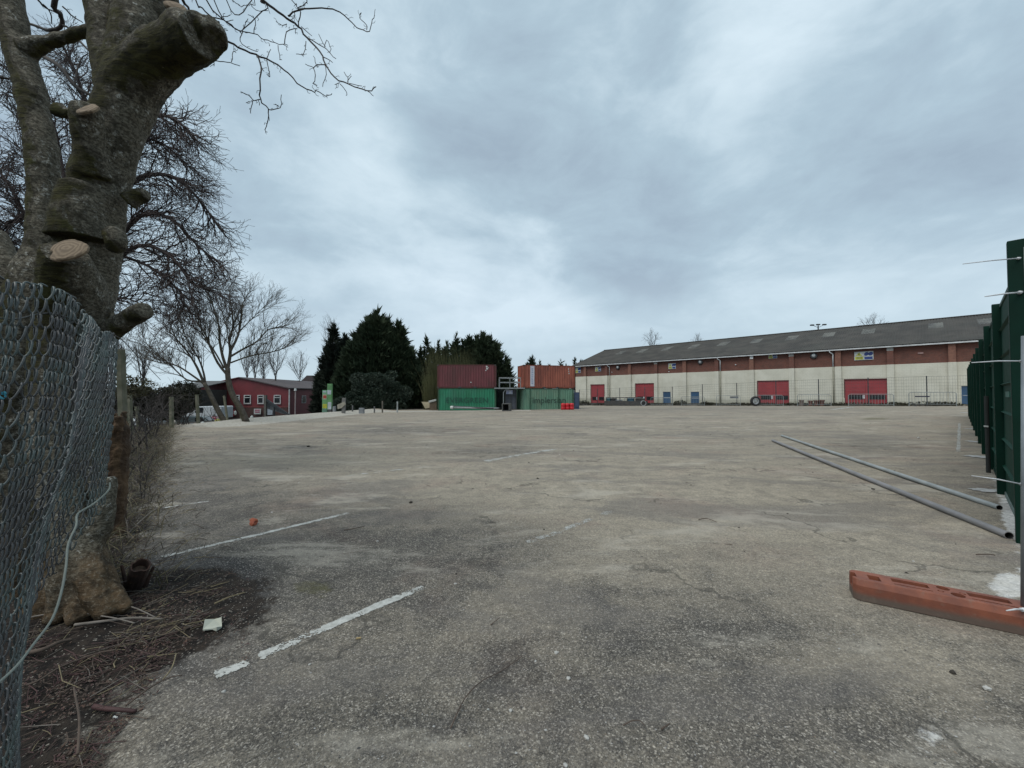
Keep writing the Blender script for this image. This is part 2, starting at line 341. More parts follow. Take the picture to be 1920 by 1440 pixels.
def mat_cut(name='sawn_wood'):
    m, t, b = nt(name); B = NB(t); co = B.coord('Object')
    w = B.n('ShaderNodeTexWave', wave_type='RINGS', rings_direction='SPHERICAL'); w.inputs['Scale'].default_value = 13; w.inputs['Distortion'].default_value = 9; w.inputs['Detail'].default_value = 3
    B.l(co, w.inputs[0]); n = B.noise(co, 9, 5)
    col = B.mix(w.outputs['Fac'], (0.20, 0.145, 0.09), (0.12, 0.082, 0.05)); col = B.mix(B.math('MULTIPLY', B.fr(n, 0.5, 0.7), 0.7), col, (0.12, 0.085, 0.055))
    B.l(col, b.inputs['Base Color']); b.inputs['Roughness'].default_value = 0.85; B.bump(b, w.outputs['Fac'], 0.25, 0.004); return m
def mat_glass(name='dark_glass'):
    m, t, b = nt(name); b.inputs['Base Color'].default_value = (0.012, 0.014, 0.016, 1); b.inputs['Roughness'].default_value = 0.12; return m

# ------------------------------------------------------------------ mesh helpers
class MB:
    """collects geometry in world space and links it as ONE object"""
    def __init__(s): s.v = []; s.f = []; s.mi = []; s.uv = None
    def add(s, vs, fs, mi=0):
        o = len(s.v); s.v.extend([tuple(a) for a in vs]); s.f.extend([tuple(o + i for i in f) for f in fs]); s.mi.extend([mi] * len(fs)); return o
    def box(s, x0, y0, z0, x1, y1, z1, T=None, mi=0):
        vs = [Vector(p) for p in ((x0, y0, z0), (x1, y0, z0), (x1, y1, z0), (x0, y1, z0), (x0, y0, z1), (x1, y0, z1), (x1, y1, z1), (x0, y1, z1))]
        if T is not None: vs = [T @ p for p in vs]
        s.add(vs, [(0, 3, 2, 1), (4, 5, 6, 7), (0, 1, 5, 4), (1, 2, 6, 5), (2, 3, 7, 6), (3, 0, 4, 7)], mi)
    def beam(s, a, b, w, h=None, up=Vector((0, 0, 1)), mi=0):
        a, b = Vector(a), Vector(b); h = h or w; d = (b - a).normalized()
        if abs(d.dot(up)) > 0.98: up = Vector((0, 1, 0))
        x = d.cross(up).normalized(); y = x.cross(d)
        vs = [p + x * sx * w / 2 + y * sy * h / 2 for p in (a, b) for sx, sy in ((-1, -1), (1, -1), (1, 1), (-1, 1))]
        s.add(vs, [(3, 2, 1, 0), (4, 5, 6, 7), (0, 1, 5, 4), (1, 2, 6, 5), (2, 3, 7, 6), (3, 0, 4, 7)], mi)
    def tube(s, pts, rad, n=6, cap=True, mi=0):
        pts = [Vector(p) for p in pts]
        if not isinstance(rad, (list, tuple)): rad = [rad] * len(pts)
        m = len(pts); o = len(s.v); ref = None
        cs = [(math.cos(2 * math.pi * k / n), math.sin(2 * math.pi * k / n)) for k in range(n)]
        for i, p in enumerate(pts):
            d = pts[min(i + 1, m - 1)] - pts[max(i - 1, 0)]
            if d.length < 1e-9: d = Vector((0, 0, 1))
            d.normalize()
            if ref is None: ref = Vector((0, 0, 1)) if abs(d.z) < 0.9 else Vector((1, 0, 0))
            x = (ref - d * ref.dot(d))
            if x.length < 1e-5: x = d.orthogonal()
            x.normalize(); y = d.cross(x); ref = x; r = rad[i]
            for c, q in cs: s.v.append((p.x + (x.x * c + y.x * q) * r, p.y + (x.y * c + y.y * q) * r, p.z + (x.z * c + y.z * q) * r))
        for i in range(m - 1):
            for k in range(n):
                k2 = (k + 1) % n
                s.f.append((o + i * n + k, o + i * n + k2, o + (i + 1) * n + k2, o + (i + 1) * n + k)); s.mi.append(mi)
        if cap:
            s.f.append(tuple(o + k for k in reversed(range(n)))); s.mi.append(mi)
            s.f.append(tuple(o + (m - 1) * n + k for k in range(n))); s.mi.append(mi)
    def pipe(s, a, b, r, wall=0.005, n=20, mi=0, mi2=None):
        """hollow pipe with open ends"""
        a, b = Vector(a), Vector(b); d = (b - a).normalized(); x = d.orthogonal().normalized(); y = d.cross(x); o = len(s.v)
        for p, rr in ((a, r), (b, r), (b, r - wall), (a, r - wall)):
            for k in range(n):
                t = 2 * math.pi * k / n; s.v.append(tuple(p + (x * math.cos(t) + y * math.sin(t)) * rr))
        for ring in range(4):
            nx = (ring + 1) % 4
            for k in range(n):
                k2 = (k + 1) % n
                s.f.append((o + ring * n + k, o + ring * n + k2, o + nx * n + k2, o + nx * n + k)); s.mi.append(mi if ring != 2 else (mi2 if mi2 is not None else mi))
    def disc(s, c, nrm, r, n=20, ry=None, mi=0):
        c = Vector(c); nrm = Vector(nrm).normalized(); x = nrm.orthogonal().normalized(); y = nrm.cross(x)
        s.add([c + x * math.cos(2 * math.pi * k / n) * r + y * math.sin(2 * math.pi * k / n) * (ry or r) for k in range(n)], [tuple(range(n))], mi)
    def build(s, name, mat, parent=None, smooth=False, bevel=0.0, world=True, data=None):
        if data is None:
            me = bpy.data.meshes.new(name)
            if parent is not None and world:
                off = root_loc(parent); vs = [(a[0] - off.x, a[1] - off.y, a[2] - off.z) for a in s.v]
            else: vs = s.v
            me.from_pydata(vs, [], s.f)
            mats = mat if isinstance(mat, (list, tuple)) else [mat]
            for q in mats: me.materials.append(q)
            if len(mats) > 1: me.polygons.foreach_set('material_index', s.mi)
            if smooth: me.polygons.foreach_set('use_smooth', [True] * len(me.polygons))
            me.update()
        else: me = data
        o = bpy.data.objects.new(name, me); COL.objects.link(o)
        if parent is not None: o.parent = parent
        if bevel:
            md = o.modifiers.new('bevel', 'BEVEL'); md.width = bevel; md.segments = 2; md.limit_method = 'ANGLE'
        return o
def root_loc(p):
    v = Vector((0, 0, 0))
    while p is not None: v += p.location; p = p.parent
    return v
def tag(o, label=None, cat=None, group=None, kind=None):
    if label: o['label'] = label
    if cat: o['category'] = cat
    if group: o['group'] = group
    if kind: o['kind'] = kind
    return o
def thing(name, label, cat, loc=(0, 0, 0), rz=0.0, group=None):
    o = bpy.data.objects.new(name, None); COL.objects.link(o); o.location = loc; o.rotation_euler = (0, 0, rz)
    o.empty_display_size = 0.1
    return tag(o, label, cat, group)
def kids(o): return [c for c in bpy.data.objects if c.parent is o]
def dup(root, loc, rz, label=None, group=None, scale=None):
    def cp_(o, par):
        c = o.copy(); COL.objects.link(c)
        if par is not None: c.parent = par
        for k in tree[o.name]: cp_(k, c)
        return c
    tree = {}
    def walk(o):
        tree[o.name] = kids(o)
        for k in tree[o.name]: walk(k)
    walk(root)
    r = cp_(root, None); r.location = loc; r.rotation_euler = (0, 0, rz)
    if scale: r.scale = scale
    if label: r['label'] = label
    if group: r['group'] = group
    return r
def uvplane(o, fn):
    me = o.data; uv = me.uv_layers.new(name='UVMap'); off = root_loc(o)
    for l in me.loops:
        uv.data[l.index].uv = fn(me.vertices[l.vertex_index].co + off)
def text_mesh(s, size, name, mat, parent, T, extrude=0.004, sx=1.0):
    cu = bpy.data.curves.new(name, 'FONT'); cu.body = s; cu.size = size; cu.extrude = extrude; cu.align_x = 'CENTER'; cu.align_y = 'CENTER'
    tmp = bpy.data.objects.new('tmp_text', cu); COL.objects.link(tmp)
    dg = bpy.context.evaluated_depsgraph_get(); me = bpy.data.meshes.new_from_object(tmp.evaluated_get(dg)); bpy.data.objects.remove(tmp); bpy.data.curves.remove(cu)
    off = root_loc(parent) if parent else Vector()
    me.transform(Matrix.Translation(-off) @ T @ Matrix.Diagonal((sx, 1, 1, 1)))
    me.materials.clear(); me.materials.append(mat)
    o = bpy.data.objects.new(name, me); COL.objects.link(o); o.parent = parent; return o
def frame_T(o, x, y, z):
    m = Matrix.Identity(4)
    for i, a in enumerate((x, y, z)):
        for k in range(3): m[k][i] = a[k]
    for k in range(3): m[k][3] = o[k]
    return m
def bake(o):
    """applies an object's modifiers to its mesh"""
    dg = bpy.context.evaluated_depsgraph_get(); me = bpy.data.meshes.new_from_object(o.evaluated_get(dg))
    old = o.data; o.modifiers.clear(); o.data = me; return o

rng = random.Random(7)
# ------------------------------------------------------------------ ground
def axis(lo, hi, fine_lo, fine_hi, step, grow):
    a = [fine_lo]
    while a[-1] < fine_hi: a.append(a[-1] + step)
    s = step; up = []
    x = a[-1]
    while x < hi: s *= grow; x += s; up.append(x)
    s = step; dn = []; x = a[0]
    while x > lo: s *= grow; x -= s; dn.append(x)
    return list(reversed(dn)) + a + up
def blobs_eval(bl, X, Y):
    out = np.zeros_like(X)
    for px, py, rx, ry, amp in bl:
        g = G(px, py); ax = rx * g.y / F; ay = ry * g.y ** 2 / (F * EYE)
        out += amp * np.exp(-((X - g.x - (Y - g.y) * g.x / g.y) / ax) ** 2 - ((Y - g.y) / ay) ** 2)
    return out
def make_ground():
    xs = axis(-900, 900, -7, 8, 0.07, 1.045); ys = axis(-30, 1500, 0.6, 9, 0.07, 1.035)
    X, Y = np.meshgrid(np.array(xs), np.array(ys)); nx, ny = len(xs), len(ys)
    Z = np.zeros_like(X)
    for j in range(ny):
        for i in range(nx):
            x, y = X[j, i], Y[j, i]; z = ground(x, y)
            if abs(x) < 25 and y < 45: z += 0.012 * (mnoise.fractal(Vector((x * 0.5, y * 0.5, 0)), 1.0, 2.0, 3)) * min(1, y / 4)
            d = xb(y) - x
            if y < 9 and d > 0.0: z += 0.03 * sstep(0, .5, d) * mnoise.noise(Vector((x * 5, y * 5, 3))) + 0.012 * mnoise.noise(Vector((x * 17, y * 17, 3)))
            Z[j, i] = z
    V = np.stack([X, Y, Z], -1).reshape(-1, 3)
    idx = np.arange(nx * ny).reshape(ny, nx)
    Fc = np.stack([idx[:-1, :-1], idx[:-1, 1:], idx[1:, 1:], idx[1:, :-1]], -1).reshape(-1, 4)
    me = bpy.data.meshes.new('ground'); me.from_pydata(V.tolist(), [], Fc.tolist()); me.update()
    me.polygons.foreach_set('use_smooth', [True] * len(me.polygons))
    XB = np.vectorize(xb)(Y)
    D = XB - X
    soil = np.clip((D + 0.25) / 0.9, 0, 1) * (Y < 19.5) + np.clip((D - 0.8) / 0.8, 0, 1) * (Y >= 19.5)
    soil = np.where(Y > 46, np.maximum(soil, np.clip((Y - 46) / 3, 0, 1) * (X < -8)), soil)
    fx0, fy0, fx1, fy1 = 10.3, 60.0, 52.5, 38.5
    YL = fy0 + (X - fx0) * (fy1 - fy0) / (fx1 - fx0)
    soil = np.maximum(soil, np.clip((Y - YL - 0.2) / 0.8, 0, 1) * (X > 7) * (X < 90) * (Y > 20) * (X * .66 - Y * .7513 < 0.3) * .95)
    # dug ground round the tree
    poly = [(-3.0, 2.9, 1.15, 0.75), (-2.40, 2.5, 0.42, 0.29), (-2.5, 1.8, 0.46, 0.6), (-2.6, 1.2, .6, .6)]
    for a, b_, r1, r2 in poly:
        q = ((X - a) / r1) ** 2 + ((Y - b_) / r2) ** 2; soil = np.maximum(soil, np.clip(1.55 - q, 0, 1))
    dust = 0.30 + 0.42 * np.clip((Y - 4) / 6, 0, 1) + .15 * np.clip((Y - 15) / 10, 0, 1)
    dust += blobs_eval([(1350, 930, 420, 110, .45), (1000, 880, 330, 60, .25), (1750, 1000, 200, 90, .35), (1150, 1000, 150, 60, .2), (1500, 800, 400, 20, .1), (850, 900, 260, 40, .15), (1750, 1290, 130, 130, .18), (980, 1120, 110, 40, .2)], X, Y)
    dust -= blobs_eval([(820, 1010, 320, 60, .35), (350, 930, 160, 60, .35), (1330, 1180, 200, 60, .3), (940, 848, 120, 14, .5), (750, 805, 130, 9, .4), (450, 830, 120, 20, .25), (1640, 835, 90, 14, .3), (600, 1080, 300, 60, .3), (960, 1320, 500, 80, .1), (1300, 768, 300, 5, .3), (1650, 1400, 300, 60, .2)], X, Y)
    grav = np.exp(-((D + 1.7) / 1.9) ** 4) * (Y > 17) * (Y < 45) * np.clip((Y - 17) / 5, 0, 1)
    grav = np.maximum(grav, np.exp(-((Y - 41.2) / 2.0) ** 4) * (X > -17) * (X < 2) * 0.85)
    tar = blobs_eval([(350, 1065, 130, 26, 1.3), (460, 1120, 60, 50, 1.1), (340, 1250, 110, 50, .7), (400, 935, 140, 14, .5), (1330, 1190, 150, 50, .45), (800, 1030, 130, 26, .3), (1200, 1060, 80, 20, .3), (1300, 1000, 60, 10, .3), (560, 838, 60, 5, .8), (1320, 960, 60, 8, .3), (900, 1250, 260, 60, .12)], X, Y)
    grass = blobs_eval([(590, 1105, 60, 25, .75), (1620, 1230, 110, 40, .35), (860, 1070, 60, 12, .3), (1640, 789, 40, 3, .9), (1280, 1110, 90, 22, .25)], X, Y) + np.clip((D - 1.2) / 1.5, 0, 1) * (Y > 3) * 0.6
    lime = blobs_eval([(1893, 1095, 40, 26, 1.3), (1740, 1385, 35, 60, .62), (1900, 960, 20, 30, .8), (1745, 1203, 30, 6, .6), (1865, 1193, 30, 6, .6), (520, 1120, 22, 40, .35), (620, 1068, 60, 8, .35)], X, Y)
    s_ = (X * .7513 + Y * .66); p_ = (X * .66 - Y * .7513)
    lime += 0.55 * np.exp(-((p_ - 0.42) / 0.09) ** 2) * (s_ > 6) * (s_ < 13)
    for nm_, ch in (('lay', (soil, dust, grav)), ('lay2', (tar, grass, lime))):
        at = me.attributes.new(nm_, 'FLOAT_COLOR', 'POINT')
        c = np.stack([np.clip(a, 0, 1) for a in ch] + [np.ones_like(X)], -1).reshape(-1)
        at.data.foreach_set('color', c.astype(np.float32))
    me.materials.append(mat_ground())
    o = bpy.data.objects.new('ground', me); COL.objects.link(o); o['kind'] = 'structure'
make_ground()

LINE = mat_paint_line()
def strip(name, pts, wpx, wear, seg=14):
    """a painted bay line following pixel points on the tarmac"""
    pts3 = [G(*p) for p in pts]; vs = []; ws = []; fs = []
    L = []
    for i in range(len(pts3) - 1):
        for k in range(seg): L.append(pts3[i].lerp(pts3[i + 1], k / seg))
    L.append(pts3[-1]); n = len(L); d = (L[-1] - L[0]).normalized(); s = Vector((d.y, -d.x, 0))
    for i, p in enumerate(L):
        w = wpx / 2 * (1 + 0.10 * math.sin(i * 1.7) + rng.uniform(-.07, .07)); z = ground(p.x, p.y)
        for q, ww in ((-w, -.25), (-w * .6, .12), (w * .6, .12), (w, -.25)):
            c = p + s * q; vs.append((c.x, c.y, ground(c.x, c.y) + 0.012 * (mnoise.fractal(Vector((c.x * 0.5, c.y * 0.5, 0)), 1.0, 2.0, 3)) * min(1, c.y / 4) + 0.004))
            ws.append(wear + ww - (0.25 if i in (0, n - 1) else 0))
    for i in range(n - 1):
        for k in range(3): a = i * 4 + k; fs.append((a, a + 1, a + 5, a + 4))
    me = bpy.data.meshes.new(name); me.from_pydata(vs, [], fs); at = me.attributes.new('wear', 'FLOAT', 'POINT'); at.data.foreach_set('value', ws); me.materials.append(LINE)
    o = bpy.data.objects.new(name, me); COL.objects.link(o); o['kind'] = 'structure'; return o
strip('road_marking', [(402, 1272), (466, 1245)], 0.085, 0.62)
strip('road_marking', [(485, 1236), (560, 1202), (690, 1145), (795, 1102)], 0.085, 0.55)
strip('road_marking', [(303, 1049), (480, 1005), (560, 985), (655, 961)], 0.085, 0.60)
strip('road_marking', [(305, 952), (392, 939)], 0.075, 0.5)
strip('road_marking', [(900, 866), (1045, 842)], 0.22, 0.40)
strip('road_marking', [(640, 893), (820, 873)], 0.12, 0.22)
strip('road_marking', [(985, 1017), (1030, 1004), (1150, 958)], 0.11, 0.26)
strip('road_marking', [(1797, 848), (1799, 796)], 0.10, 0.42)
strip('road_marking', [(1560, 772), (1600, 767)], 0.5, 0.45)
strip('road_marking', [(1385, 803), (1418, 803)], 0.12, 0.45)
strip('road_marking', [(330, 873), (380, 866)], 0.08, 0.30)

# ------------------------------------------------------------------ building in brick and cream
PL = Vector((14.45, 89.1, 0)); TD = Vector((0.6823, -0.7311, 0)); ND = Vector((0.7311, 0.6823, 0))   # corner, along (towards us), into the building
LEN = 64.0; HG = 8.0; HB = 5.45; ZB = -0.75; SB = 12.4; HR = 12.35
def BW(t, d, z): return PL + TD * t + ND * d + Vector((0, 0, z))
BT = frame_T(PL, TD, ND, Vector((0, 0, 1)))
def t_at(px, d=0.0):
    """position along the facade (at depth d) of picture column px"""
    k = (px - CX) / F; o = PL + ND * d
    return (k * cp * o.y - o.x) / (TD.x - k * cp * TD.y)
def zt(px, py, d=0.0):
    t = t_at(px, d); q = BW(t, d, 0); r = ray(px, py); return EYE + r.z * (q.y / r.y)
bl = thing('warehouse', 'long brick and cream-painted warehouse with a grey corrugated roof and red doors', 'building', (PL.x, PL.y, 0))
BRICK, RENDER = mat_brick(), mat_render()
ROOF = pm('fibre_cement', (0.064, 0.058, 0.050), (0.040, 0.037, 0.033), 0.5, 0.9, dirt=(0.055, 0.056, 0.048), dscale=0.3, damt=0.7, detail=8)
WHITEP = pm('white_plastic', (0.55, 0.56, 0.56), (0.42, 0.43, 0.43), 2, 0.5)
DGREY = pm('dark_grey_metal', (0.05, 0.052, 0.055), None, 3, 0.6)
REDD = pm('red_door_paint', (0.30, 0.040, 0.045), (0.25, 0.034, 0.040), 0.8, 0.5)
BLUED = pm('blue_door_paint', (0.030, 0.085, 0.17), (0.022, 0.065, 0.13), 1, 0.5)
GLASS = mat_glass()
doors = [(1108, 1133, 721.5, 'r'), (1191.5, 1226, 719.5, 'r'), (1243, 1257.5, 734.5, 'b'), (1295, 1311, 734.5, 'b'), (1421, 1480, 714.5, 'r'), (1584.5, 1663.5, 711.5, 'r'), (1802.5, 1826, 723.4, 'b')]
# lower wall: panels between openings
dz = []
for a, b_, top, k in doors:
    t0, t1 = t_at(a), t_at(b_); zb = zt((a + b_) / 2, top); dz.append((t0, t1, zb, k))
mb = MB(); cur = 0.0
for t0, t1, zb, k in dz:
    mb.box(cur, 0, ZB, t0, 0.3, HB, BT); mb.box(t0, 0, zb, t1, 0.3, HB, BT); cur = t1
mb.box(cur, 0, ZB, LEN, 0.3, HB, BT); mb.box(0.0, 0.3, ZB, 0.3, 2 * SB, HB, BT); mb.box(LEN - .3, .3, ZB, LEN, 2 * SB, HB, BT); mb.box(0.3, 2 * SB - .3, ZB, LEN - .3, 2 * SB, HB, BT)
def fuv(v): q = v - PL; return (q.dot(TD) + q.dot(ND), v.z)
o = mb.build('lower_wall', RENDER, bl); uvplane(o, fuv)
mb = MB(); mb.box(0, 0.06, HB, LEN, 0.3, HG + .1, BT); mb.box(0, .3, HB, .3, 2 * SB, HG, BT); mb.box(LEN - .3, .3, HB, LEN, 2 * SB, HG, BT)
for tt in (0.0, LEN - .3):
    mb.add([BW(tt, 0.06, HG), BW(tt, 2 * SB, HG), BW(tt, SB, HR - .1), BW(tt + .3, 0.06, HG), BW(tt + .3, 2 * SB, HG), BW(tt + .3, SB, HR - .1)], [(0, 1, 2), (5, 4, 3), (0, 2, 5, 3), (1, 4, 5, 2)])
o = mb.build('upper_wall', BRICK, bl); uvplane(o, fuv)
PIL = [1098, 1138, 1181.5, 1231, 1284.5, 1345, 1410.5, 1485.5, 1573, 1671, 1787]
PILR = pm('pilaster_brick', (0.21, 0.10, 0.07), (0.16, 0.075, 0.055), 4, 0.9)
for i, p in enumerate(PIL):
    t = t_at(p); w = 0.62
    m2 = MB(); m2.box(t - w / 2, -0.28, HB + .002, t + w / 2, 0.058, HG - .12, BT); o = m2.build('pilaster', BRICK if i % 2 else PILR, bl); uvplane(o, fuv)
    m2 = MB(); m2.box(t - w / 2 - .03, -0.32, ZB, t + w / 2 + .03, -0.002, HB, BT); o = m2.build('pilaster', RENDER, bl); uvplane(o, fuv)
    if p in (1231, 1485.5, 1671):
        m2 = MB(); m2.box(t - w / 2 - .01, -0.30, HG - .75, t + w / 2 + .01, -0.283, HG - .12, BT); m2.build('padstone', pm('padstone', (0.30, 0.29, 0.27)), bl)
# plinth band
cur = 0
for t0, t1, zb, k in dz + [(LEN + .05, 0, 0, 0)]:
    mb = MB(); mb.box(cur + .02, -0.05, ZB, t0 - .05, -0.003, 1.05, BT); cur = t1 + .03
    o = mb.build('plinth', RENDER, bl); uvplane(o, fuv)
# corrugated roof, each slope its own sheet
for side in (0, 1):
    mb = MB(); n = int((LEN + 1.2) / 0.073); vs = []; fs = []
    for i in range(n + 1):
        t = -0.6 + i * 0.073; h = 0.035 * math.cos(i * math.pi / 2.0)
        a, b_ = (-0.55, SB) if side == 0 else (2 * SB + .55, SB)
        za = HG + .05 - 0.55 * (HR - HG) / SB
        vs += [BW(t, a, za + h + .12), BW(t, b_, HR + h + .12)]
    for i in range(n): fs.append((2 * i, 2 * i + 2, 2 * i + 3, 2 * i + 1))
    mb.add(vs, fs); o = mb.build('roof_slope', ROOF, bl); md = o.modifiers.new('s', 'SOLIDIFY'); md.thickness = 0.03; md.offset = -1
    mb = MB()
mb = MB(); mb.beam(BW(-.6, SB, HR + .17), BW(LEN + .6, SB, HR + .17), 0.35, 0.12); mb.build('ridge_cap', ROOF, bl)
SKYL = pm('rooflight_plastic', (0.135, 0.13, 0.11), (0.052, 0.049, 0.043), 1.2, 0.6)
def skyl(px0, px1, d0, d1):
    t0, t1 = t_at(px0, (d0 + d1) / 2), t_at(px1, (d0 + d1) / 2); vs = []; fs = []; n = max(4, int((t1 - t0) / 0.073))
    for i in range(n + 1):
        t = t0 + (t1 - t0) * i / n; h = .035 * math.cos((t + .6) / .073 * math.pi / 2) + .125
        for d in (d0, d1): vs.append(BW(t, d, HG + .05 + (HR - HG - .05) * d / SB + h))
    for i in range(n): fs.append((2 * i, 2 * i + 2, 2 * i + 3, 2 * i + 1))
    m2 = MB(); m2.add(vs, fs); m2.build('rooflight', SKYL, bl)
for c in (1165, 1205, 1252, 1303, 1358, 1420, 1487, 1556, 1631, 1758, 1852):
    w = 5 + (c - 1100) * 0.014; skyl(c - w, c + w, SB * .56, SB * .80)
# eaves: fascia, gutter, downpipes
mb = MB(); mb.box(-.5, -.42, HG - .26, LEN, -.38, HG + .02, BT); mb.box(-.5, -.38, HG - .14, LEN, .06, HG - .11, BT); mb.build('fascia', DGREY, bl)
mb = MB(); mb.box(-.6, -.58, HG - .30, LEN, -.43, HG - .14, BT); mb.build('gutter', WHITEP, bl)
for px, lo in ((1143, HB), (1351, HB), (1563, HB), ):
    t = t_at(px, -.2); m2 = MB()
    m2.tube([BW(t - .35, -.5, HG - .32), BW(t - .3, -.45, HG - .5), BW(t, -.2, HG - .75), BW(t, -.2, HG - 1.0), BW(t, -.2, HB)], 0.075, 8); m2.build('downpipe', WHITEP, bl, smooth=True)
    m2 = MB(); m2.tube([BW(t, -.2, HB - .005), BW(t, -.2, ZB + .3)], 0.075, 8); m2.build('downpipe', pm('cream_pipe', (0.30, 0.29, 0.22)), bl, smooth=True)
# doors
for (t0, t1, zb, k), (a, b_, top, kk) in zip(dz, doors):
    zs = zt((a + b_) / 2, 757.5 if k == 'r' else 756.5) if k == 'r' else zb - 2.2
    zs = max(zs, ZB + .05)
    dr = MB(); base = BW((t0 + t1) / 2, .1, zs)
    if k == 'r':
        mm = (t0 + t1) / 2; nrow = 6
        for r_ in range(nrow):
            z0 = zs + (zb - zs) * r_ / nrow; z1 = zs + (zb - zs) * (r_ + 1) / nrow - .012
            dr.box(t0 + .01, .10, z0, mm - .015, .16, z1, BT); dr.box(mm + .015, .10, z0, t1 - .01, .16, z1, BT)
        dr.box(t0 + .01, .165, zs, t1 - .01, .2, zb - .01, BT)
        o = dr.build('loading_door', REDD, bl)
        hh = (zb - zs); w = (t1 - t0)
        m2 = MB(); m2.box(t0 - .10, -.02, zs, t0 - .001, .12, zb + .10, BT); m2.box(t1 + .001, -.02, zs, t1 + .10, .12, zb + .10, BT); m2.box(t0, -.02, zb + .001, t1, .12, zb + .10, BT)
        m2.build('door_frame_and_shade', pm('dark_red_frame_and_shade', (0.10, 0.015, 0.018)), o)  # dark strips added as the lintel shadow around the loading door
        for f0, f1 in ((.10, .42), (.60, .95)):
            m2 = MB(); m2.box(t0 + w * f0, .085, zs + hh * .20, t0 + w * f1, .097, zs + hh * .36, BT)
            m2.build('window', GLASS, o); g = kids(o)[-1]
            m2 = MB(); m2.box(t0 + w * f0 - .05, .088, zs + hh * .20 - .06, t0 + w * f1 + .05, .096, zs + hh * .36 + .06, BT)
            m2.build('window_frame', pm('dark_red_frame_and_shade', (0.10, 0.015, 0.018)), o)
        m2 = MB(); m2.box(mm - .32, .08, zs + hh * .22, mm - .08, .095, zs + hh * .36, BT); m2.build('door_notice', WHITEP, o)
    else:
        dr.box(t0 + .03, .10, zs, t1 - .03, .16, zb - .03, BT); o = dr.build('door', BLUED, bl)
        m2 = MB(); m2.box(t0, .02, zs, t0 + .028, .14, zb, BT); m2.box(t1 - .028, .02, zs, t1, .14, zb, BT); m2.box(t0 + .03, .02, zb - .028, t1 - .03, .14, zb, BT); m2.build('door_frame_and_shade', pm('pale_frame', (0.45, 0.46, 0.46)), o)
        m2 = MB(); m2.box(t0 + .1, .075, zs + 1.02, t1 - .1, .098, zs + 1.10, BT); m2.build('push_bar', pm('push_bar_metal', (0.45, 0.50, 0.55)), o)
        m2 = MB(); m2.box(t0 + .01, .1, ZB, t1 - .01, .2, zs - .002, BT); m2.build('door_step', RENDER, o)
# round bulkhead floodlights, alarm boxes, signs on the facade
for n_, (px, py) in enumerate(((1158.5, 689), (1313.5, 679), (1527, 667))):
    t, z = t_at(px, -.1), zt(px, py, -.1); lb = ['dark round wall light on the brick band nearest the shipping containers', 'dark round wall light on the brick band midway between its two neighbours', 'dark round wall light on the brick band above the middle red loading doors'][n_]
    q = thing('wall_light', lb, 'wall light', BW(t, 0.0, z), group='round lights along the brick band')
    m2 = MB(); c = BW(t, -.0, z)
    m2.tube([c, c - ND * .14, c - ND * .20], [.42, .42, .34], 20); m2.build('housing', DGREY, q, smooth=False)
    m2 = MB(); m2.tube([c - ND * .205 - Vector((0, 0, -.05)), c - ND * .25 - Vector((0, 0, -.05))], [.22, .12], 14); m2.build('lens', WHITEP, q)
m_yel = pm('sign_yellow', (0.50, 0.50, 0.09)); m_blu = pm('sign_blue', (0.035, 0.06, 0.20)); m_wht = pm('sign_white', (0.52, 0.54, 0.52)); m_blk = pm('sign_black', (0.02, 0.02, 0.02)); m_grn = pm('sign_green', (0.05, 0.22, 0.08)); m_redp = pm('sign_red', (0.45, 0.03, 0.03))
def site_sign(px, py, w, h, lb):
    t, z = t_at(px, -.05), zt(px, py, -.05); c = BW(t, 0.03, z); q = thing('site_safety_sign', lb, 'sign', c, group='warning signs on the brick band')
    U = Vector((0, 0, 1))
    def S(x, y, dd=0): return c + TD * x + U * y - ND * (0.03 + dd)
    m2 = MB(); m2.add([S(-w / 2, -h / 2), S(w / 2, -h / 2), S(w / 2, h / 2), S(-w / 2, h / 2), S(-w / 2, -h / 2, .03), S(w / 2, -h / 2, .03), S(w / 2, h / 2, .03), S(-w / 2, h / 2, .03)], [(3, 2, 1, 0), (4, 5, 6, 7), (0, 1, 5, 4), (1, 2, 6, 5), (2, 3, 7, 6), (3, 0, 4, 7)]); m2.build('board', m_wht, q)
    m2 = MB(); m2.add([S(-w * .46, -h * .44, .034), S(-w * .02, -h * .44, .034), S(-w * .02, -h * .08, .034), S(-w * .46, -h * .08, .034)], [(0, 1, 2, 3)])
    m2.add([S(-w * .42, 0, .034), S(-w * .07, 0, .034), S(-w * .245, h * .42, .034)], [(0, 1, 2)]); m2.build('warning_panel', m_yel, q)
    m2 = MB(); m2.add([S(w * .03, -h * .44, .034), S(w * .46, -h * .44, .034), S(w * .46, -h * .12, .034), S(w * .03, -h * .12, .034)], [(0, 1, 2, 3)])
    m2.disc(S(w * .14, h * .2, .034), -ND, h * .2, 14, h * .24); m2.disc(S(w * .36, h * .2, .034), -ND, h * .2, 14, h * .24); m2.build('mandatory_panel', m_blu, q)
    m2 = MB(); m2.add([S(-w * .27, h * .08, .038), S(-w * .22, h * .08, .038), S(-w * .22, h * .28, .038), S(-w * .27, h * .28, .038)], [(0, 1, 2, 3)])
    for k in range(2): m2.add([S(-w * .40, -h * (.2 + k * .12), .038), S(-w * .08, -h * (.2 + k * .12), .038), S(-w * .08, -h * (.16 + k * .12), .038), S(-w * .40, -h * (.16 + k * .12), .038)], [(0, 1, 2, 3)])
    m2.build('lettering', m_blk, q)
    m2 = MB(); m2.box(-.012, 0, -.012, .012, .02, .012)
    return q
site_sign(1084, 694, 1.4, 1.3, 'yellow and white warning sign on the brick band beside the orange container')
site_sign(1121.5, 692, 1.5, 1.0, 'small yellow and blue warning sign between the container and first downpipe')
site_sign(1260.5, 686.5, 1.4, 1.05, 'yellow and blue warning sign on brick left of the middle downpipe')
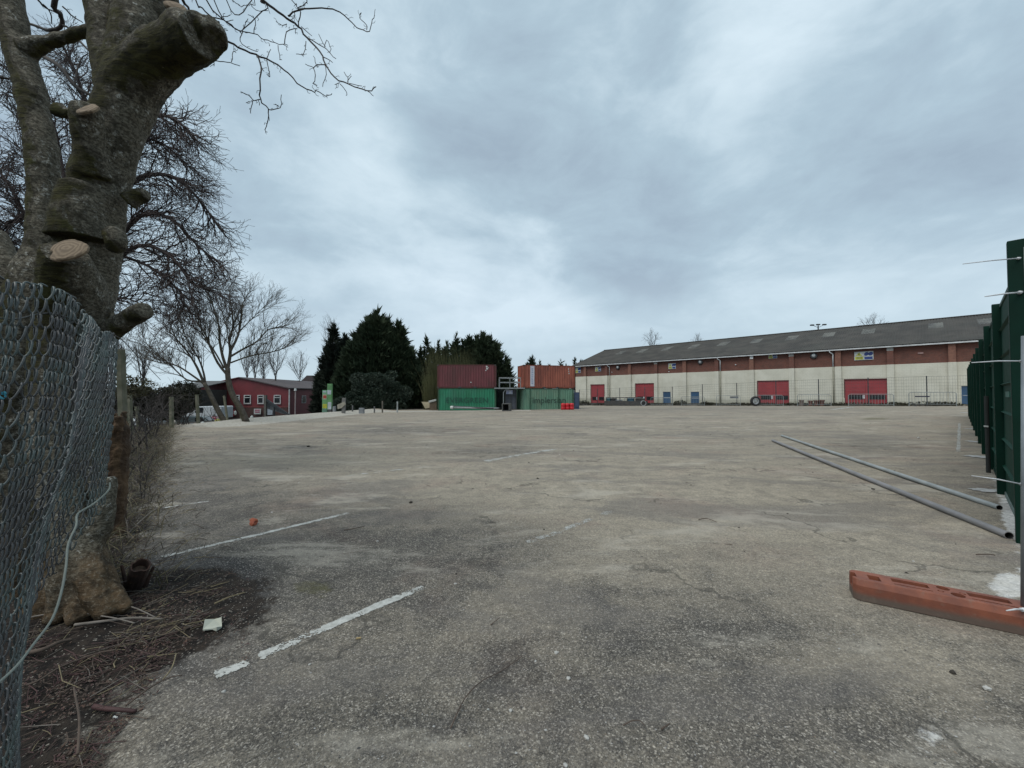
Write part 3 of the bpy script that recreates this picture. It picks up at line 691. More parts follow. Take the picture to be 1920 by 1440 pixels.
site_sign(1450, 667.5, 1.15, .75, 'dull greenish warning sign high above the middle red loading doors')
site_sign(1621, 667, 1.95, 1.15, 'largest yellow and blue warning sign above the biggest red loading doors')
mb = MB(); t = t_at(1410.5, -.2); z = zt(1410.5, 670, -.2); mb.box(t - .22, -.38, z - .28, t + .22, -.285, z + .28, BT); tag(mb.build('alarm_box', WHITEP), 'white rectangular alarm box on a brick pilaster under the gutter', 'alarm box')
for px, py, r_, lb in ((1147.5, 698, .1, 'small white dome fixed beside the first downpipe'), (1254.5, 697, .1, 'small white dome fixed below a warning sign on the brick'), (1380, 684, .12, 'small white dome fixed on plain brick right of the middle downpipe')):
    t, z = t_at(px), zt(px, py); m2 = MB(); c = BW(t, .06, z); m2.tube([c, c - ND * .08, c - ND * .14], [r_, r_ * .9, r_ * .4], 12); tag(m2.build('alarm_dome', WHITEP), lb, 'alarm')
t, z = t_at(1728), zt(1729, 662); m2 = MB(); m2.box(t - .25, -.02, z - .1, t + .25, .05, z + .1, BT); tag(m2.build('vent_cover', pm('pinkish_vent', (.35, .22, .2))), 'small pinkish vent cover on brick near the roof right of the biggest doors', 'vent')

# lamp mast showing above the roof
c = P(1534, 611, 78); q = thing('floodlight_mast', 'floodlight mast with spread lamp heads seen over the warehouse roof', 'floodlight', (c.x, c.y, 0))
m2 = MB(); m2.tube([(c.x, c.y, -.3), (c.x, c.y, c.z)], .11, 8); m2.build('pole', DGREY, q)
for dx, dz_ in ((-1.2, .15), (1.25, .25), (0, .25)):
    m2 = MB(); a = c + Vector((0, 0, -.35)); b_ = c + Vector((dx, 0, dz_)); m2.beam(a, b_, .06); m2.box(b_.x - .3, b_.y - .2, b_.z - .12, b_.x + .3, b_.y + .2, b_.z + .12); m2.build('lamp_head', DGREY, q)

# ------------------------------------------------------------------ shipping containers
def container(name, label, loc, rz, L, W, H, colmat, framemat, wave=0.28, group='stacked shipping containers'):
    q = thing(name, label, 'container', loc, rz, group)
    def bx(*a, nm='part', mt=framemat):
        m2 = MB(); m2.box(*a); return m2.build(nm, mt, q, world=False)
    fr = MB(); t = .16
    for x in (0, L - t):
        for y in (0, W - t): fr.box(x, y, .002, x + t, y + t, H - .002)
    for y in (0, W - t):
        fr.box(t, y + .02, 0.02, L - t, y + t - .02, .16); fr.box(t, y + .03, H - .10, L - t, y + t - .03, H - .01)
    for x in (0, L - t):
        fr.box(x + .02, t, .02, x + t - .02, W - t, .16); fr.box(x + .03, t, H - .12, x + t - .03, W - t, H - .01)
    fr.build('corner_frame', framemat, q, world=False)
    def corr(p0, du, ln, nrm, nm):
        m2 = MB(); n = int(ln / (wave / 4)); vs = []; fs = []
        prof = (0, 0, 1, 1)
        for i in range(n + 1):
            off = -0.036 * prof[i % 4]
            for z in (.16, H - .10): v = Vector(p0) + Vector(du) * (ln * i / n) - Vector(nrm) * (-off + .03); vs.append((v.x, v.y, z))
        for i in range(n): fs.append((2 * i, 2 * i + 2, 2 * i + 3, 2 * i + 1))
        m2.add(vs, fs); o = m2.build(nm, colmat, q, world=False); return o
    corr((t, 0, 0), (1, 0, 0), L - 2 * t, (0, -1, 0), 'side_panel'); corr((t, W, 0), (1, 0, 0), L - 2 * t, (0, 1, 0), 'side_panel')
    corr((0, t, 0), (0, 1, 0), W - 2 * t, (-1, 0, 0), 'end_panel'); corr((L, t, 0), (0, 1, 0), W - 2 * t, (1, 0, 0), 'end_panel')
    bx(.05, .05, H - .05, L - .05, W - .05, H - .02, nm='roof_panel'); bx(.05, .05, .03, L - .05, W - .05, .06, nm='floor_panel', mt=DGREY)
    for x in (0, L):
        for z in (0.0, H - .15):
            m2 = MB(); m2.box(x - .02 if x == 0 else x - .17, -.02, z + .004, x + .17 if x == 0 else x + .02, .16, z + .146); m2.build('corner_casting', pm('casting_dark', (.05, .04, .035)), q, world=False)
    for x in (L * .36, L * .62):
        m2 = MB(); m2.box(x, -.012, .03, x + .32, .018, .14); m2.build('forklift_pocket', DGREY, q, world=False)
    return q
def cmat(name, c, c2, rust=(0.10, 0.035, 0.02), amt=.55):
    return pm(name, c, c2, 1.0, 0.6, dirt=rust, dscale=1.2, damt=amt, stretch=(1, 1, .35), detail=7)
CM1 = cmat('maroon_steel', (0.130, 0.028, 0.034), (0.095, 0.022, 0.025), (0.05, 0.022, 0.018), .6)
CM2 = cmat('orange_brown_steel', (0.30, 0.088, 0.052), (0.23, 0.063, 0.038), (0.10, 0.028, 0.02), .8)
CM3 = cmat('green_steel', (0.012, 0.165, 0.085), (0.01, 0.125, 0.06), (0.05, 0.13, 0.10), .35)
CM4 = cmat('pale_green_steel', (0.125, 0.245, 0.165), (0.095, 0.20, 0.135), (0.17, 0.20, 0.13), .5)
DKG = pm('dark_green_frame', (0.02, 0.07, 0.035)); DKR = pm('dark_red_frame_and_shade2', (0.085, 0.022, 0.02)); ORF = pm('orange_frame', (0.20, 0.055, 0.03))
YC = 42.6; z0 = ground(-4, YC) + .0; HC = 2.56
xl = P(820, 740, YC).x; LC = P(930, 740, YC).x - xl
zt_ = P(875, 683.5, YC).z; z0 = zt_ - 2 * HC
container('shipping_container', 'bright green shipping container at the bottom of the left stack', (xl + .05, YC, z0), 0, LC - .05, 2.44, HC - .01, CM3, DKG)
container('shipping_container', 'dark maroon shipping container on top of the bright green one', (xl - .02, YC - .02, z0 + HC), 0, LC, 2.44, HC, CM1, DKR)
m_ghost = pm('ghost_lettering', (0.012, 0.055, 0.040), (0.018, 0.075, 0.05), 6, .8)
m_ghost2 = pm('ghost_lettering_pale', (0.030, 0.055, 0.040), (0.045, 0.08, 0.06), 6, .8)
cs = [o for o in bpy.data.objects if o.name.startswith('shipping_container') and o.type == 'EMPTY']
U = Vector((0, 0, 1)); XX = Vector((1, 0, 0)); YY = Vector((0, 1, 0))
def ctext(s, size, mt, par, T, sx=1.0):
    """lettering in the container's own frame"""
    loc = par.location.copy(); par.location = (0, 0, 0)
    o = text_mesh(s, size, 'lettering', mt, par, T, 0.003, sx); par.location = loc; return o
FT = lambda x, y, z: frame_T(Vector((x, y, z)), XX, U, -YY)
ctext('EVERGREEN', .78, m_ghost, cs[0], FT(LC * .50, -.016, 1.22), 1.12)
for (a, b_, r_) in ((.845, 2.33, .10), (.85, 2.1, .10), (.83, 1.92, .07), (.575, .62, .07), (.87, 2.2, .06)):
    m2 = MB(); m2.disc((LC * a, -.018, b_), -YY, r_, 10); m2.build('paint_patch', m_wht, cs[1], world=False)
RZ = R(15); W2 = 2.44
pr = P(982, 740, 42.6); L2 = 6.05
zt2 = P(1040, 684.5, 43.2).z; z2 = zt2 - 2 * HC
container('shipping_container', 'pale green shipping container at the bottom of the right stack', (pr.x - .18, pr.y + .02, z2), RZ, L2 + .05, W2, HC - .01, CM4, pm('pale_green_frame', (0.09, 0.16, 0.11)))
container('shipping_container', 'orange-brown shipping container on top of the pale green one', (pr.x, pr.y, z2 + HC), RZ, L2, W2, HC, CM2, ORF)
cs = sorted([o for o in bpy.data.objects if o.name.startswith('shipping_container') and o.type == 'EMPTY'], key=lambda o: o.name)
ctext('implersian', .95, m_ghost2, cs[2], FT(L2 * .52, -.016, 1.22), 1.02)
m2 = MB(); m2.box(.75, -.012, .2, 1.22, .0, HC - .12); m2.build('white_panel', pm('white_strip', (0.52, 0.52, 0.56), (0.44, 0.44, 0.5)), cs[3], world=False)
m2 = MB()
for k in range(9): m2.box(.86 + rng.uniform(0, .05), -.016, .45 + k * .2, 1.08 + rng.uniform(-.04, .04), -.0125, .45 + k * .2 + .12)
m2.build('panel_marks', pm('pale_blue_marks', (0.28, 0.34, 0.46)), cs[3], world=False)
for dx, z in ((5.2, 2.1), (5.22, 1.85), (5.25, 1.6)):
    m2 = MB(); m2.box(dx, -.014, z, dx + .1, -.002, z + .14); m2.build('white_code', m_wht, cs[3], world=False)
for k, z in ((.62, .0), (3.95, 0)):
    m2 = MB(); m2.box(k * 1.0 + .3, -.05, .1, k + .36, -.005, HC - .1); m2.build('lock_rod', DKG, cs[2], world=False)

# gantry between the stacks
GM = pm('galvanised_steel', (0.26, 0.28, 0.28), (0.20, 0.215, 0.215), 4, .5, metal=.3)
a = P(927, 729, 42.3); b_ = P(984, 729, 42.3); zp = a.z
q = thing('access_gantry', 'grey steel walkway with handrails bridging the two container stacks', 'walkway', (a.x, a.y, zp))
m2 = MB(); m2.box(a.x, a.y - .3, zp, b_.x, a.y + 2.2, zp + .12); m2.build('deck', GM, q)
x0, x1 = P(936, 727, 42.3).x, P(976, 727, 42.3).x
for yy in (a.y - .22, a.y + 1.9):
    for x in (x0, (x0 + x1) / 2, x1):
        m2 = MB(); m2.beam((x, yy, zp + .12), (x, yy, zp + 1.22), .07); m2.build('post', GM, q)
    for h in (.7, 1.2):
        m2 = MB(); m2.beam((x0, yy, zp + h), (x1, yy, zp + h), .07); m2.build('rail', GM, q)
m2 = MB(); m2.tube([P(944, 767, 42.2), P(944, 736, 42.2), P(947, 731, 42.2), P(955, 730, 42.2)], .05, 6); m2.build('handrail', GM, q)
q2 = thing('site_gate', 'grey steel gate with blue sign plate under the walkway', 'gate', P(955, 766, 42.7))
m2 = MB(); A_, B2 = P(948, 767, 43), P(968, 731, 43); m2.box(A_.x, A_.y, A_.z, B2.x, A_.y + .05, B2.z); m2.build('gate_leaf', pm('grey_gate', (.085, .092, .11)), q2)
for f in (948, 958, 968):
    m2 = MB(); m2.beam(P(f, 767, 42.9), P(f, 732, 42.9), .08); m2.build('post', DGREY, q2)
m2 = MB(); m2.beam(P(948, 742, 42.9), P(968, 742, 42.9), .1); m2.build('rail', DGREY, q2)
m2 = MB(); A_, B2 = P(949, 739, 42.75), P(961, 731.5, 42.75); m2.box(A_.x, A_.y, A_.z, B2.x, A_.y + .03, B2.z); m2.build('sign_plate', pm('bluewhite', (.28, .32, .5), (.45, .47, .5), 5), q2)
m2 = MB(); A_, B2 = P(929, 768, 44.9), P(982, 729, 44.9); m2.box(A_.x, A_.y, A_.z, B2.x, A_.y + .1, B2.z); tag(m2.build('back_wall', pm('dark_green_panel', (.03, .045, .04))), 'dark panel wall closing the gap behind the steel gate', 'wall')

# ------------------------------------------------------------------ pipes, debris by the containers
PIPEM = pm('grey_pipe', (0.215, 0.205, 0.205), (0.165, 0.158, 0.158), 2.5, .55, dirt=(0.22, .21, .19), dscale=3, damt=.4, bump=.1)
PIPEM2 = pm('pale_pipe', (0.29, 0.305, 0.30), (0.22, 0.235, 0.23), 2.5, .5, dirt=(0.12, .12, .10), dscale=3, damt=.4, bump=.1)
INN = pm('pipe_inside', (0.012, 0.012, 0.012), None, 3, .9)
def gpipe(p0, p1, r, mt, lb):
    a, b_ = G(*p0), G(*p1); a.z = ground(a.x, a.y) + r; b_.z = ground(b_.x, b_.y) + r
    m2 = MB(); n = 8
    m2.pipe(a, b_, r, .006, 24, 0, 1); o = m2.build('steel_pipe', [mt, INN], smooth=True); md = o.modifiers.new('e', 'EDGE_SPLIT'); md.split_angle = R(50)
    tag(o, lb, 'pipe', 'long pipes lying on the tarmac'); return o
gpipe((1449, 829), (1892, 1011), .041, PIPEM, 'darker grey long pipe lying on the tarmac nearer the camera')
gpipe((1466, 820), (1874, 957), .038, PIPEM2, 'paler grey long pipe lying on the tarmac farther from the camera')
for p0, p1, r_, lb in (((846, 768), (935, 771), .10, 'grey pole with a white cap lying before the green container'), ((852, 765), (925, 769), .07, 'thinner dark pole lying behind the white-capped one'), ((880, 772), (938, 772), .07, 'short dark pole lying nearest the square tube')):
    a, b_ = P(p0[0], p0[1] - 3, 41.2), P(p1[0], p1[1] - 3, 39.8); g = ground(b_.x, b_.y)
    b_.z = g + .25; a.z = max(a.z, g + .3); m2 = MB(); m2.tube([a, b_], r_, 10); q = thing('fallen_pole', lb, 'pole', tuple(b_), group='poles lying before the containers'); m2.build('shaft', GM if r_ > .08 else DGREY, q, smooth=True)
    if r_ > .08: m2 = MB(); m2.tube([a - (b_ - a).normalized() * .05, a + (b_ - a).normalized() * .25], .17, 10); m2.build('end_cap', m_wht, q)
# square concrete duct lying open towards us
c = GT(948, 771); s = .38; m2 = MB(); th = .07
q = thing('box_duct', 'short square concrete duct lying with its dark open end facing the camera', 'duct', tuple(c))
for bx_ in ((-s, 0, 0, s, 1.1, th), (-s, 0, 2 * s - th, s, 1.1, 2 * s), (-s, 0, th, -s + th, 1.1, 2 * s - th), (s - th, 0, th, s, 1.1, 2 * s - th)):
    m2.box(*bx_, T=Matrix.Translation(c) @ Matrix.Rotation(R(-12), 4, 'Z'))
m2.build('duct_wall', pm('weathered_concrete', (.10, .10, .095), (.07, .07, .065)), q)
m2 = MB(); m2.box(-s + th, .9, th, s - th, .95, 2 * s - th, T=Matrix.Translation(c) @ Matrix.Rotation(R(-12), 4, 'Z')); m2.build('inner_plate', INN, q)
# red barrels
REDB = pm('red_plastic', (0.50, 0.012, 0.02), (0.38, 0.01, 0.016), 3, .4)
for i, px in enumerate((1056, 1064, 1072)):
    c = P(px, 766.5, 41.6); c.z = ground(c.x, c.y)
    lb = ['red plastic barrel, leftmost of three before the pale green container', 'red plastic barrel in the middle of the three before the pale container', 'red plastic barrel nearest the blue panel at the container corner'][i]
    m2 = MB(); m2.tube([c + U * h for h in (0, .05, .3, .33, .36, .6, .66, .70)], [.21, .24, .24, .215, .24, .24, .2, .12], 14); tag(m2.build('red_barrel', REDB, smooth=True), lb, 'barrel', 'red barrels before the containers')
c = P(1082, 764, 43.8); m2 = MB(); z1 = P(1082, 735.5, 43.8).z; g = ground(c.x, c.y); m2.box(c.x - .25, c.y, g, c.x + .25, c.y + .5, z1)
q = thing('blue_cabinet', 'narrow dark blue cabinet standing at the right end of the containers', 'cabinet', (c.x, c.y, g)); m2.build('cabinet_body', pm('navy_paint', (.03, .05, .10)), q); m2 = MB(); m2.box(c.x - .2, c.y - .02, g + .2, c.x + .2, c.y - .002, z1 - .1); m2.build('cabinet_door', pm('navy_paint_b', (.045, .07, .125)), q)
# rubbish left of the containers
c = P(800, 766, 44); m2 = MB(); m2.add([c + Vector(v) for v in ((-.6, 0, .75), (.75, 0, .75), (.5, 0, .1), (-.15, 0, 0), (-.6, .1, .75), (.75, .1, .75), (.5, .1, .1), (-.15, .1, 0))], [(0, 3, 2, 1), (4, 5, 6, 7), (0, 1, 5, 4), (1, 2, 6, 5), (2, 3, 7, 6), (3, 0, 4, 7)])
tag(m2.build('board_offcut', pm('cream_board', (.42, .36, .24))), 'cream tapering board leaning upright left of the green container', 'board')
c = P(812, 767, 43.5); m2 = MB(); m2.box(c.x - .4, c.y, c.z - .1, c.x + .4, c.y + .6, c.z + .9); tag(m2.build('packing_crate', pm('brown_card', (.10, .07, .045)), bevel=.02), 'brown crate standing against the left end of the green container', 'crate')
c = P(811, 752.5, 43.4); m2 = MB(); m2.box(-.5, 0, -.1, .35, .5, .12, T=Matrix.Translation(c + Vector((.05, 0, .05))) @ Matrix.Rotation(R(-14), 4, 'Y')); tag(m2.build('packaging_sheet', pm('off_white_pack', (.42, .42, .40)), bevel=.03), 'crumpled off-white packaging lying on the brown crate', 'packaging')

# ------------------------------------------------------------------ mesh fence before the warehouse
FM = pm('dark_fence_metal', (0.045, 0.047, 0.05), None, 4, .5)
fl0, fl1 = P(1086.5, 758, 60), P(1960, 760, 38.5)
fd = (fl1 - fl0); fd.z = 0
def fpt(px):
    k = (px - CX) / F * cp
    t = (k * fl0.y - fl0.x) / (fd.x - k * fd.y); return fl0 + fd * t
q = thing('mesh_fence', 'tall thin wire fence on dark posts running along the warehouse yard', 'fence', (fl0.x, fl0.y, ground(fl0.x, fl0.y)))
tops = {1086.5: 730.5, 1120: 729, 1162: 727, 1209: 725.5, 1260.5: 725, 1317: 720.5, 1381.5: 718, 1455: 714, 1535: 711, 1628: 708, 1738: 705, 1870: 702}
fp = []
for px in sorted(tops):
    p = fpt(px); g = ground(p.x, p.y); zt3 = P(px, tops[px], p.y).z; fp.append((p.x, p.y, g, zt3))
    m2 = MB(); m2.box(p.x - .035, p.y - .035, g, p.x + .035, p.y + .035, zt3); m2.build('post', FM, q)
WM = pm('fence_wire', (0.10, 0.10, 0.095))
for i in range(len(fp) - 1):
    a, b_ = fp[i], fp[i + 1]; m2 = MB()
    for k in range(10):
        f = k / 9; m2.beam((a[0], a[1] + .03, a[2] + .1 + (a[3] - a[2] - .15) * f), (b_[0], b_[1] + .03, b_[2] + .1 + (b_[3] - b_[2] - .15) * f), .012 if k < 9 else .02)
    ln = math.hypot(b_[0] - a[0], b_[1] - a[1]); nv = int(ln / .2)
    for k in range(1, nv):
        f = k / nv; m2.beam((a[0] + (b_[0] - a[0]) * f, a[1] + (b_[1] - a[1]) * f + .03, a[2] + (b_[2] - a[2]) * f + .1), (a[0] + (b_[0] - a[0]) * f, a[1] + (b_[1] - a[1]) * f + .03, a[3] + (b_[3] - a[3]) * f - .05), .006)
    m2.build('wire_panel', WM, q)
# crowd barriers leaning along that fence
def barrier_proto():
    q = thing('crowd_barrier', 'x', 'barrier', (0, 0, 0)); w, h = 2.3, 1.1
    m2 = MB(); m2.tube([(0, 0, 0), (0, 0, h - .1), (.1, 0, h), (w - .1, 0, h), (w, 0, h - .1), (w, 0, 0)], .022, 6); m2.beam((0, 0, .18), (w, 0, .18), .03); m2.build('frame', GM, q, world=False)
    m2 = MB()
    for k in range(1, 15): m2.beam((w * k / 15, 0, .18), (w * k / 15, 0, h), .014)
    m2.build('bars', GM, q, world=False)
    for x in (.3, w - .3):
        m2 = MB(); m2.beam((x, -.28, .02), (x, .28, .02), .04); m2.build('foot', GM, q, world=False)
    return q
bp = None
for i, (x0, x1, yt, lb) in enumerate(((1168, 1203, 746, 'crowd barrier standing before the dark skip'), (1217, 1257, 745, 'crowd barrier before the first blue door of the warehouse'), (1273, 1316, 744, 'crowd barrier before the second blue door of the warehouse'),
                             (1338, 1382, 742, 'crowd barrier on plain wall left of the loose wheel'), (1408, 1461, 741, 'crowd barrier standing before the middle red loading doors'), (1487, 1549, 740, 'crowd barrier with brown pots standing behind its bars'),
                             (1581, 1664, 739, 'crowd barrier before the biggest red loading doors'), (1692, 1779, 735.5, 'crowd barrier carrying a dark horizontal plate, farthest right'))):
    a, b_ = fpt(x0), fpt(x1); a = a + Vector((0, -.7, 0)); b_ = b_ + Vector((0, -.7, 0)); d = b_ - a; g = ground(a.x, a.y)
    h = P(x0, yt, a.y).z - g; sc_ = (d.length / 2.3, 1, h / 1.1); rz = math.atan2(d.y, d.x)
    if bp is None: bp = barrier_proto(); o = bp; o.location = (a.x, a.y, g); o.rotation_euler = (0, 0, rz); o.scale = sc_; o['label'] = lb; o['group'] = 'crowd barriers along the yard fence'
    else: o = dup(bp, (a.x, a.y, g), rz, lb, 'crowd barriers along the yard fence', sc_)
# plate on the right barrier, sign plates
a = fpt(1735) + Vector((0, -.8, 0)); z = P(1735, 743.5, a.y).z; a0, a1 = P(1716, 743.5, a.y), P(1743, 743.5, a.y); m2 = MB(); m2.beam(a0, a1, .05, .12); tag(m2.build('dark_plate', pm('navy_plate', (.03, .03, .06))), 'narrow dark plate fixed across the rightmost crowd barrier', 'plate')
a0, a1 = P(1369, 745, 45.5), P(1384, 745, 45.5); m2 = MB(); m2.beam(a0, a1, .05, .22); tag(m2.build('grey_plate', pm('grey_plate', (.16, .17, .18))), 'small grey plate hanging on the fence left of the loose wheel', 'plate')
# loose wheel
a = fpt(1406) + Vector((0, -1.1, 0)); g = ground(a.x, a.y); rr = 9.2 * a.y / F; c = Vector((a.x, a.y, g + rr))
q = thing('loose_wheel', 'black-tyred wheel with a pale rim standing against the yard fence', 'wheel', (c.x, c.y, g))
m2 = MB(); n = 28; prof = [(.62, -.10), (.75, -.13), (.95, -.12), (1.0, -.06), (1.0, .06), (.95, .12), (.75, .13), (.62, .10)]
vs = []; fs = []
for k in range(n):
    t = 2 * math.pi * k / n
    for r_, y in prof: vs.append(c + Vector((math.cos(t) * r_ * rr, y * 1.2, math.sin(t) * r_ * rr)))
for k in range(n):
    for j in range(8): fs.append((k * 8 + j, k * 8 + (j + 1) % 8, ((k + 1) % n) * 8 + (j + 1) % 8, ((k + 1) % n) * 8 + j))
m2.add(vs, fs); m2.build('tyre', pm('tyre_rubber', (.02, .02, .02), None, 5, .8), q, smooth=True)
m2 = MB(); m2.pipe(c + Vector((0, -.1, 0)), c + Vector((0, .1, 0)), rr * .62, rr * .14, 20)
for k in range(5):
    t = 2 * math.pi * k / 5 + .3; m2.beam(c, c + Vector((math.cos(t), 0, math.sin(t))) * rr * .52, .07, .04)
m2.tube([c + Vector((0, -.06, 0)), c + Vector((0, .06, 0))], rr * .2, 10); m2.build('rim', pm('alloy', (.42, .43, .44), None, 4, .4, metal=.4), q)
# pots / stacked blocks
for i, (px, top, w, lb) in enumerate(((1499, 750, 8, 'greyish terracotta pot with a wide rim, leftmost behind the barrier'), (1515.5, 751, 8, 'brown terracotta pot second from the left behind the barrier'), (1526.5, 750.5, 8, 'brown terracotta pot third from the left behind the barrier'), (1537, 750, 9, 'widest brown terracotta pot, rightmost behind the barrier'))):
    a = fpt(px) + Vector((0, -.3, 0)); g = ground(a.x, a.y); h = P(px, top, a.y).z - g; r_ = w / 2 * a.y / F; c = Vector((a.x, a.y, g))
    m2 = MB(); m2.tube([c, c + U * h * .8, c + U * h * .8, c + U * h], [r_ * .75, r_ * .9, r_ * 1.08, r_ * 1.08], 12)
    tag(m2.build('plant_pot', pm('terracotta_dark', (.13, .055, .04), (.09, .04, .03)) if i else pm('greyed_terracotta', (.16, .12, .10))), lb, 'pot', 'pots standing behind the barrier')
# skip / trailer with dark sheeting left
a, b_ = fpt(1128) + Vector((0, -1.6, 0)), fpt(1204) + Vector((0, -1.6, 0)); g = ground(a.x, a.y); h = P(1160, 744, a.y).z - g
q = thing('dark_skip', 'long dark skip loaded with blue and grey scrap beside the containers', 'skip', (a.x, a.y, g))
d = (b_ - a); d.z = 0; L_ = d.length; d.normalize(); Tn = frame_T(Vector((a.x, a.y, g)), d, Vector((-d.y, d.x, 0)), U)
DK = pm('skip_steel', (.035, .037, .038), (.055, .05, .045), 3, .7)
m2 = MB(); m2.box(0, 0, .15, L_, .06, h * .55, Tn); m2.box(0, 1.5, .15, L_, 1.56, h * .55, Tn); m2.box(0, .06, .15, .06, 1.5, h * .55, Tn); m2.box(L_ - .06, .06, .15, L_, 1.5, h * .55, Tn); m2.box(.06, .06, .15, L_ - .06, 1.5, .2, Tn); m2.build('skip_wall', DK, q)
m2 = MB(); m2.beam(Tn @ Vector((.3, 0, h * .93)), Tn @ Vector((L_ - .6, 0, h * .95)), .12, .1)
for k in range(6): m2.beam(Tn @ Vector((.3 + k * (L_ - .9) / 5, .03, h * .5)), Tn @ Vector((.3 + k * (L_ - .9) / 5, .03, h * .93)), .07)
m2.build('side_frame', DK, q)
for k, (f0, f1, cc, nm) in enumerate(((.03, .14, (.06, .14, .17), 'tarpaulin'), (.27, .42, (.35, .36, .38), 'sheet_metal'), (.56, .70, (.05, .12, .17), 'tarpaulin'), (.75, .95, (.06, .055, .05), 'scrap_pile'), (.15, .28, (.05, .05, .05), 'scrap_pile'))):
    m2 = MB(); hh = h * (.68 if k == 1 else .85); m2.box(L_ * f0, .2, h * .3 if k != 1 else h * .58, L_ * f1, 1.0, hh, Tn); m2.build(nm, pm('load_%s_%d' % (nm, k), cc), q, bevel=.05)
m2 = MB(); c = Tn @ Vector((L_ * .95, -.25, .45)); m2.pipe(c, c + Vector((0, .15, 0)), .38, .07, 18); m2.build('coiled_hose', pm('pale_hose', (.32, .33, .34)), q)

# mounds of dark soil and brush at the fence foot
def leafy(name, label, cat, centre, rad, n, size, mat_, seed, group=None, squash=1.0, kind=None, shell=.55, parent=None, updir=.3, aspect=.45, rings=None):
    """foliage: many leaf-sized faces through the volume of several lobes"""
    rg = random.Random(seed); m2 = MB(); lobes = rings or [(Vector(centre), Vector(rad))]
    wts = [l[1].x * l[1].z for l in lobes]; tot = sum(wts)
    for l, w in zip(lobes, wts):
        c, r_ = l
        for _ in range(int(n * w / tot)):
            while True:
                d = Vector((rg.gauss(0, 1), rg.gauss(0, 1), rg.gauss(0, 1)))
                if d.length > .1: break
            d.normalize(); k = 1 - abs(rg.gauss(0, 1)) * (1 - shell) * .5
            k = max(.1, k) * (1 + .12 * mnoise.noise(Vector((d.x * 2.5 + seed, d.y * 2.5, d.z * 2.5))))
            p = c + Vector((d.x * r_.x, d.y * r_.y, d.z * r_.z)) * k
            if p.z < c.z - r_.z * .95: continue
            dr = (d + Vector((rg.gauss(0, .5), rg.gauss(0, .5), rg.gauss(0, .5) + updir))).normalized()
            s = size * rg.uniform(.6, 1.4); sd_ = dr.cross(Vector((rg.gauss(0, 1), rg.gauss(0, 1), rg.gauss(0, 1)))).normalized() * s * aspect
            m2.add([p - sd_, p + sd_ * .8 + dr * s * .35, p + dr * s, p - sd_ * .7 + dr * s * .45], [(0, 1, 2, 3)])
    o = m2.build(name, mat_, parent)
    if not parent: tag(o, label, cat, group, kind)
    return o
HEAP = pm('dark_heap', (.022, .021, .015), (.04, .036, .025), 2, .95)
HEAPG = mat_foliage('heap_weeds', (.030, .032, .014), (.05, .043, .028), 2)
BRM = mat_foliage('bramble', (.030, .028, .016), (.055, .045, .03), 1.2)
for i, (px, w, top, lb) in enumerate(((1098, 13, 751.5, 'low dark heap of brush at the corner by the blue cabinet'), (1284, 13, 751, 'rounded dark heap of brush before the second blue door'), (1345, 30, 756.5, 'low dark strip of brush left of the loose wheel'), (1440, 45, 757.5, 'low dark strip of brush under the middle red doors'),
                             (1333, 10, 754, 'small dark heap of brush against the fence post'), (1620, 60, 757.5, 'low dark strip of brush under the biggest red doors'), (1765, 60, 753.5, 'low dark strip of brush at the far right of the yard'), (1235, 25, 756, 'low dark strip of brush under the first blue door'), (1700, 30, 756.5, 'low strip of brush left of the rightmost barrier'), (1395, 30, 758, 'thin dark strip of brush right behind the loose wheel'), (1510, 40, 758, 'thin dark strip of brush behind the plant pots'), (1560, 40, 758.5, 'thin dark strip of brush left of the biggest red doors'), (1140, 25, 757, 'low dark strip of brush behind the dark skip'), (1800, 35, 755, 'dark strip of brush where the yard meets the green fence'))):
    a = fpt(px) + Vector((0, 1.4, 0)); g = ground(a.x, a.y); h = max(.3, P(px, top, a.y).z - g)
    leafy('brush_heap', lb, 'brush', (a.x, a.y, g), (w * a.y / F, .9, h), 700, .16, HEAPG, 90 + i, 'heaps of brush along the yard fence')

